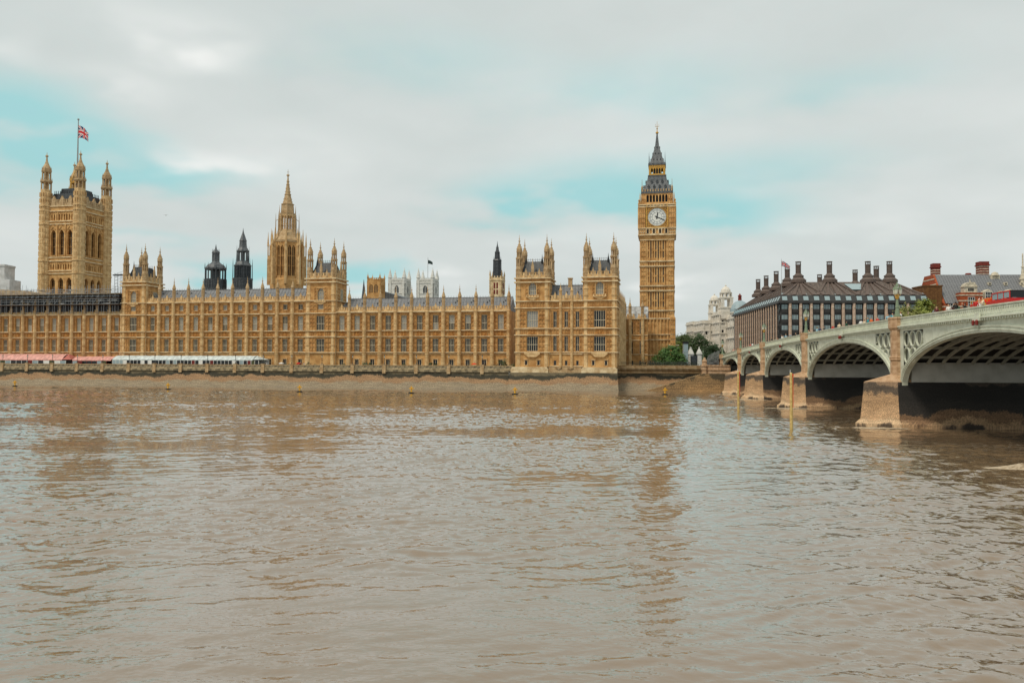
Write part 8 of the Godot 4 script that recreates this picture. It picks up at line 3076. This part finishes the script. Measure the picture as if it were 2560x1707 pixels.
	part(lp, "column", mb, M.lamp_green)
	# mooring piles
	k = 0
	for e in [[35.9, -131.0], [32.1, -95.0]]:
		var pt := thing("mooring_pile", ["slim cream and red pile in the river, farther from the camera", "thicker cream and red pile in the river, nearer the camera"][k], "pile", I, Vector3(e[0], -1.5, e[1]), "piles standing in the river")
		mb = MB.new()
		mb.rings(0, 0, 10, [[0, 0.19], [7.9, 0.16], [8.0, 0.1]])
		part(pt, "shaft", mb, M.postcream)
		mb = MB.new()
		mb.box(0.1, 0.22, 4.0, 7.8, -0.09, 0.09)
		mb.rings(0.16, 0.0, 8, [[7.6, 0.14], [7.9, 0.12]])
		part(pt, "red_board", mb, M.orange)
		mb = MB.new()
		mb.rings(-0.1, 0, 6, [[7.9, 0.04], [8.35, 0.03]])
		part(pt, "rod", mb, M.frame_white)
		k += 1
	# yellow buoys in front of the wall
	k = 0
	for e in [[-159.9, -266.0], [-99.6, -239.5], [-57.1, -222.5], [-26.1, -215.0], [0.8, -210.2], [39.4, -212.5]]:
		var b := thing("river_buoy", "yellow cross-topped buoy near the river wall, %s from the left" % nth(k), "buoy", I, Vector3(e[0], -0.3, e[1]), "yellow buoys along the river wall")
		mb = MB.new()
		mb.rings(0, 0, 12, [[0, 0.7], [0.35, 0.85], [0.5, 0.55], [0.6, 0.2]])
		part(b, "float", mb, M.rubber)
		mb = MB.new()
		mb.rings(0, 0, 8, [[0.5, 0.26], [1.4, 0.16]])
		part(b, "mast", mb, M.yellow)
		mb = MB.new()
		mb.slab(PackedVector2Array([Vector2(-0.16, 1.2), Vector2(0.16, 1.2), Vector2(0.16, 1.36), Vector2(0.56, 1.36), Vector2(0.56, 1.7), Vector2(0.16, 1.7), Vector2(0.16, 2.1), Vector2(-0.16, 2.1), Vector2(-0.16, 1.7), Vector2(-0.56, 1.7), Vector2(-0.56, 1.36), Vector2(-0.16, 1.36)]), -0.14, 0.14)
		mb.box(-0.14, 0.14, 1.4, 1.66, -0.5, 0.5)
		part(b, "cross_topmark", mb, M.yellow)
		k += 1
	# broken water: low foam ridges at the piers and a breaking wave at the right
	foam()
	# a gull
	mb = MB.new()
	for s in [-1.0, 1.0]:
		mb.quad(Vector3(0, 0, -0.12), Vector3(0, 0, 0.12), Vector3(s * 0.4, 0.14, 0.08), Vector3(s * 0.4, 0.14, -0.1), Vector3.UP)
		mb.tri(Vector3(s * 0.4, 0.14, -0.1), Vector3(s * 0.4, 0.14, 0.08), Vector3(s * 0.85, 0.02, 0.02), Vector3.UP)
		mb.quad(Vector3(0, -0.02, -0.12), Vector3(0, -0.02, 0.12), Vector3(s * 0.4, 0.12, 0.08), Vector3(s * 0.4, 0.12, -0.1), Vector3.DOWN)
	mb.tube(Vector3(0, 0, -0.3), Vector3(0, 0, 0.28), 0.09, 6, 0.05)
	mb.rings(0, 0.3, 6, [[-0.02, 0.05], [0.04, 0.06], [0.1, 0.03]])
	solo("gull", "small gull flying left of the tall central spire", "bird", mb, M.metal_grey, I, Vector3(-50.6, 28.9, -120), "", 0.6).scale = Vector3.ONE * 0.5

func foam_ridge(label: String, frame: Transform3D, at: Vector3, L: float, w: float, h: float, turn: float, seed_: int):
	var f := FastNoiseLite.new()
	f.seed = seed_
	f.frequency = 1.3
	f.fractal_octaves = 3
	var mb := MB.new()
	var nx := int(L / 0.1)
	var nz := 22
	var g := func(i: int, j: int) -> Vector3:
		var u := float(i) / nx
		var v := float(j) / nz
		var env := pow(sin(PI * clampf(u, 0.0, 1.0)), 0.7) * pow(sin(PI * v), 0.8)
		var x := (u - 0.5) * L
		var z := (v - 0.5) * w
		var b := f.get_noise_2d(x * 0.6, z * 0.9)
		var c := f.get_noise_2d(x * 3.5, z * 3.5 + 50.0)
		return Vector3(x, env * h * (0.8 + b * 0.6) - 0.06 + env * c * h * 0.16, z + b * 0.25)
	for i in nx:
		for j in nz:
			mb.quad(g.call(i, j), g.call(i + 1, j), g.call(i + 1, j + 1), g.call(i, j + 1), Vector3.UP)
	solo("foam_crest", label, "foam", mb, M.foam, frame, at, "", turn)

func foam():
	foam_ridge("large pale breaking wave at the right edge of the river", Transform3D.IDENTITY, Vector3(37.6, 0, -59.5), 7.0, 1.8, 0.36, 0.12, 5)
	var k := 0
	for z in [0.0, -46.3, -85.6, -117.9]:
		foam_ridge("thin foam line at the foot of the bridge pier, %s from the right edge" % nth(k), BRI, Vector3(-4.5, 0.0, z + 3.4), 9.0, 0.9, 0.16, 0.0, 9 + k)
		k += 1

func _ready():
	rng.seed = 7
	# ---- camera
	var cam := Camera3D.new()
	cam.name = "camera"
	cam.fov = 44.88
	cam.near = 0.5
	cam.far = 6000.0
	cam.transform = Transform3D(Basis(Vector3.RIGHT, deg_to_rad(1.72)) * Basis(Vector3.BACK, 0.0043), Vector3(0, 7.1, 0))
	add_child(cam)
	cam.current = true
	# ---- sky, sun, exposure
	var env := Environment.new()
	env.background_mode = Environment.BG_SKY
	var sky := Sky.new()
	sky.sky_material = make_sky()
	env.sky = sky
	env.tonemap_mode = Environment.TONE_MAPPER_LINEAR
	env.tonemap_exposure = 1.32
	env.background_energy_multiplier = 0.77
	env.sdfgi_enabled = true
	env.ssao_enabled = true
	env.ssil_enabled = true
	var we := WorldEnvironment.new()
	we.name = "world_environment"
	we.environment = env
	add_child(we)
	var sun := DirectionalLight3D.new()
	sun.name = "sun"
	sun.light_energy = 0.5
	sun.light_color = Color(1.0, 0.95, 0.87)
	sun.light_angular_distance = 12.0
	sun.shadow_enabled = true
	sun.look_at_from_position(Vector3(-0.5, 1.1, 0.5), Vector3.ZERO)
	add_child(sun)
	# ---- frames
	PAL = Transform3D(Basis(Vector3.UP, -deg_to_rad(11.5)), Vector3(30.97, 0, -245))
	BRI = Transform3D(Basis(Vector3.UP, -atan(0.113)), Vector3(47.5, 0, -101))
	make_materials()
	print("materials ", Time.get_ticks_msec())
	make_river()
	make_banks()
	print("river and banks ", Time.get_ticks_msec())
	make_palace()
	make_clock_tower()
	make_square_tower()
	make_central_tower()
	make_vent_turrets()
	make_churches()
	print("palace ", Time.get_ticks_msec())
	make_bridge()
	print("bridge ", Time.get_ticks_msec())
	make_people()
	make_bus()
	print("people ", Time.get_ticks_msec())
	make_trees()
	make_terrace()
	make_scaffold()
	make_dark_building()
	make_white_building()
	make_red_building()
	make_details()
	print("done ", Time.get_ticks_msec())
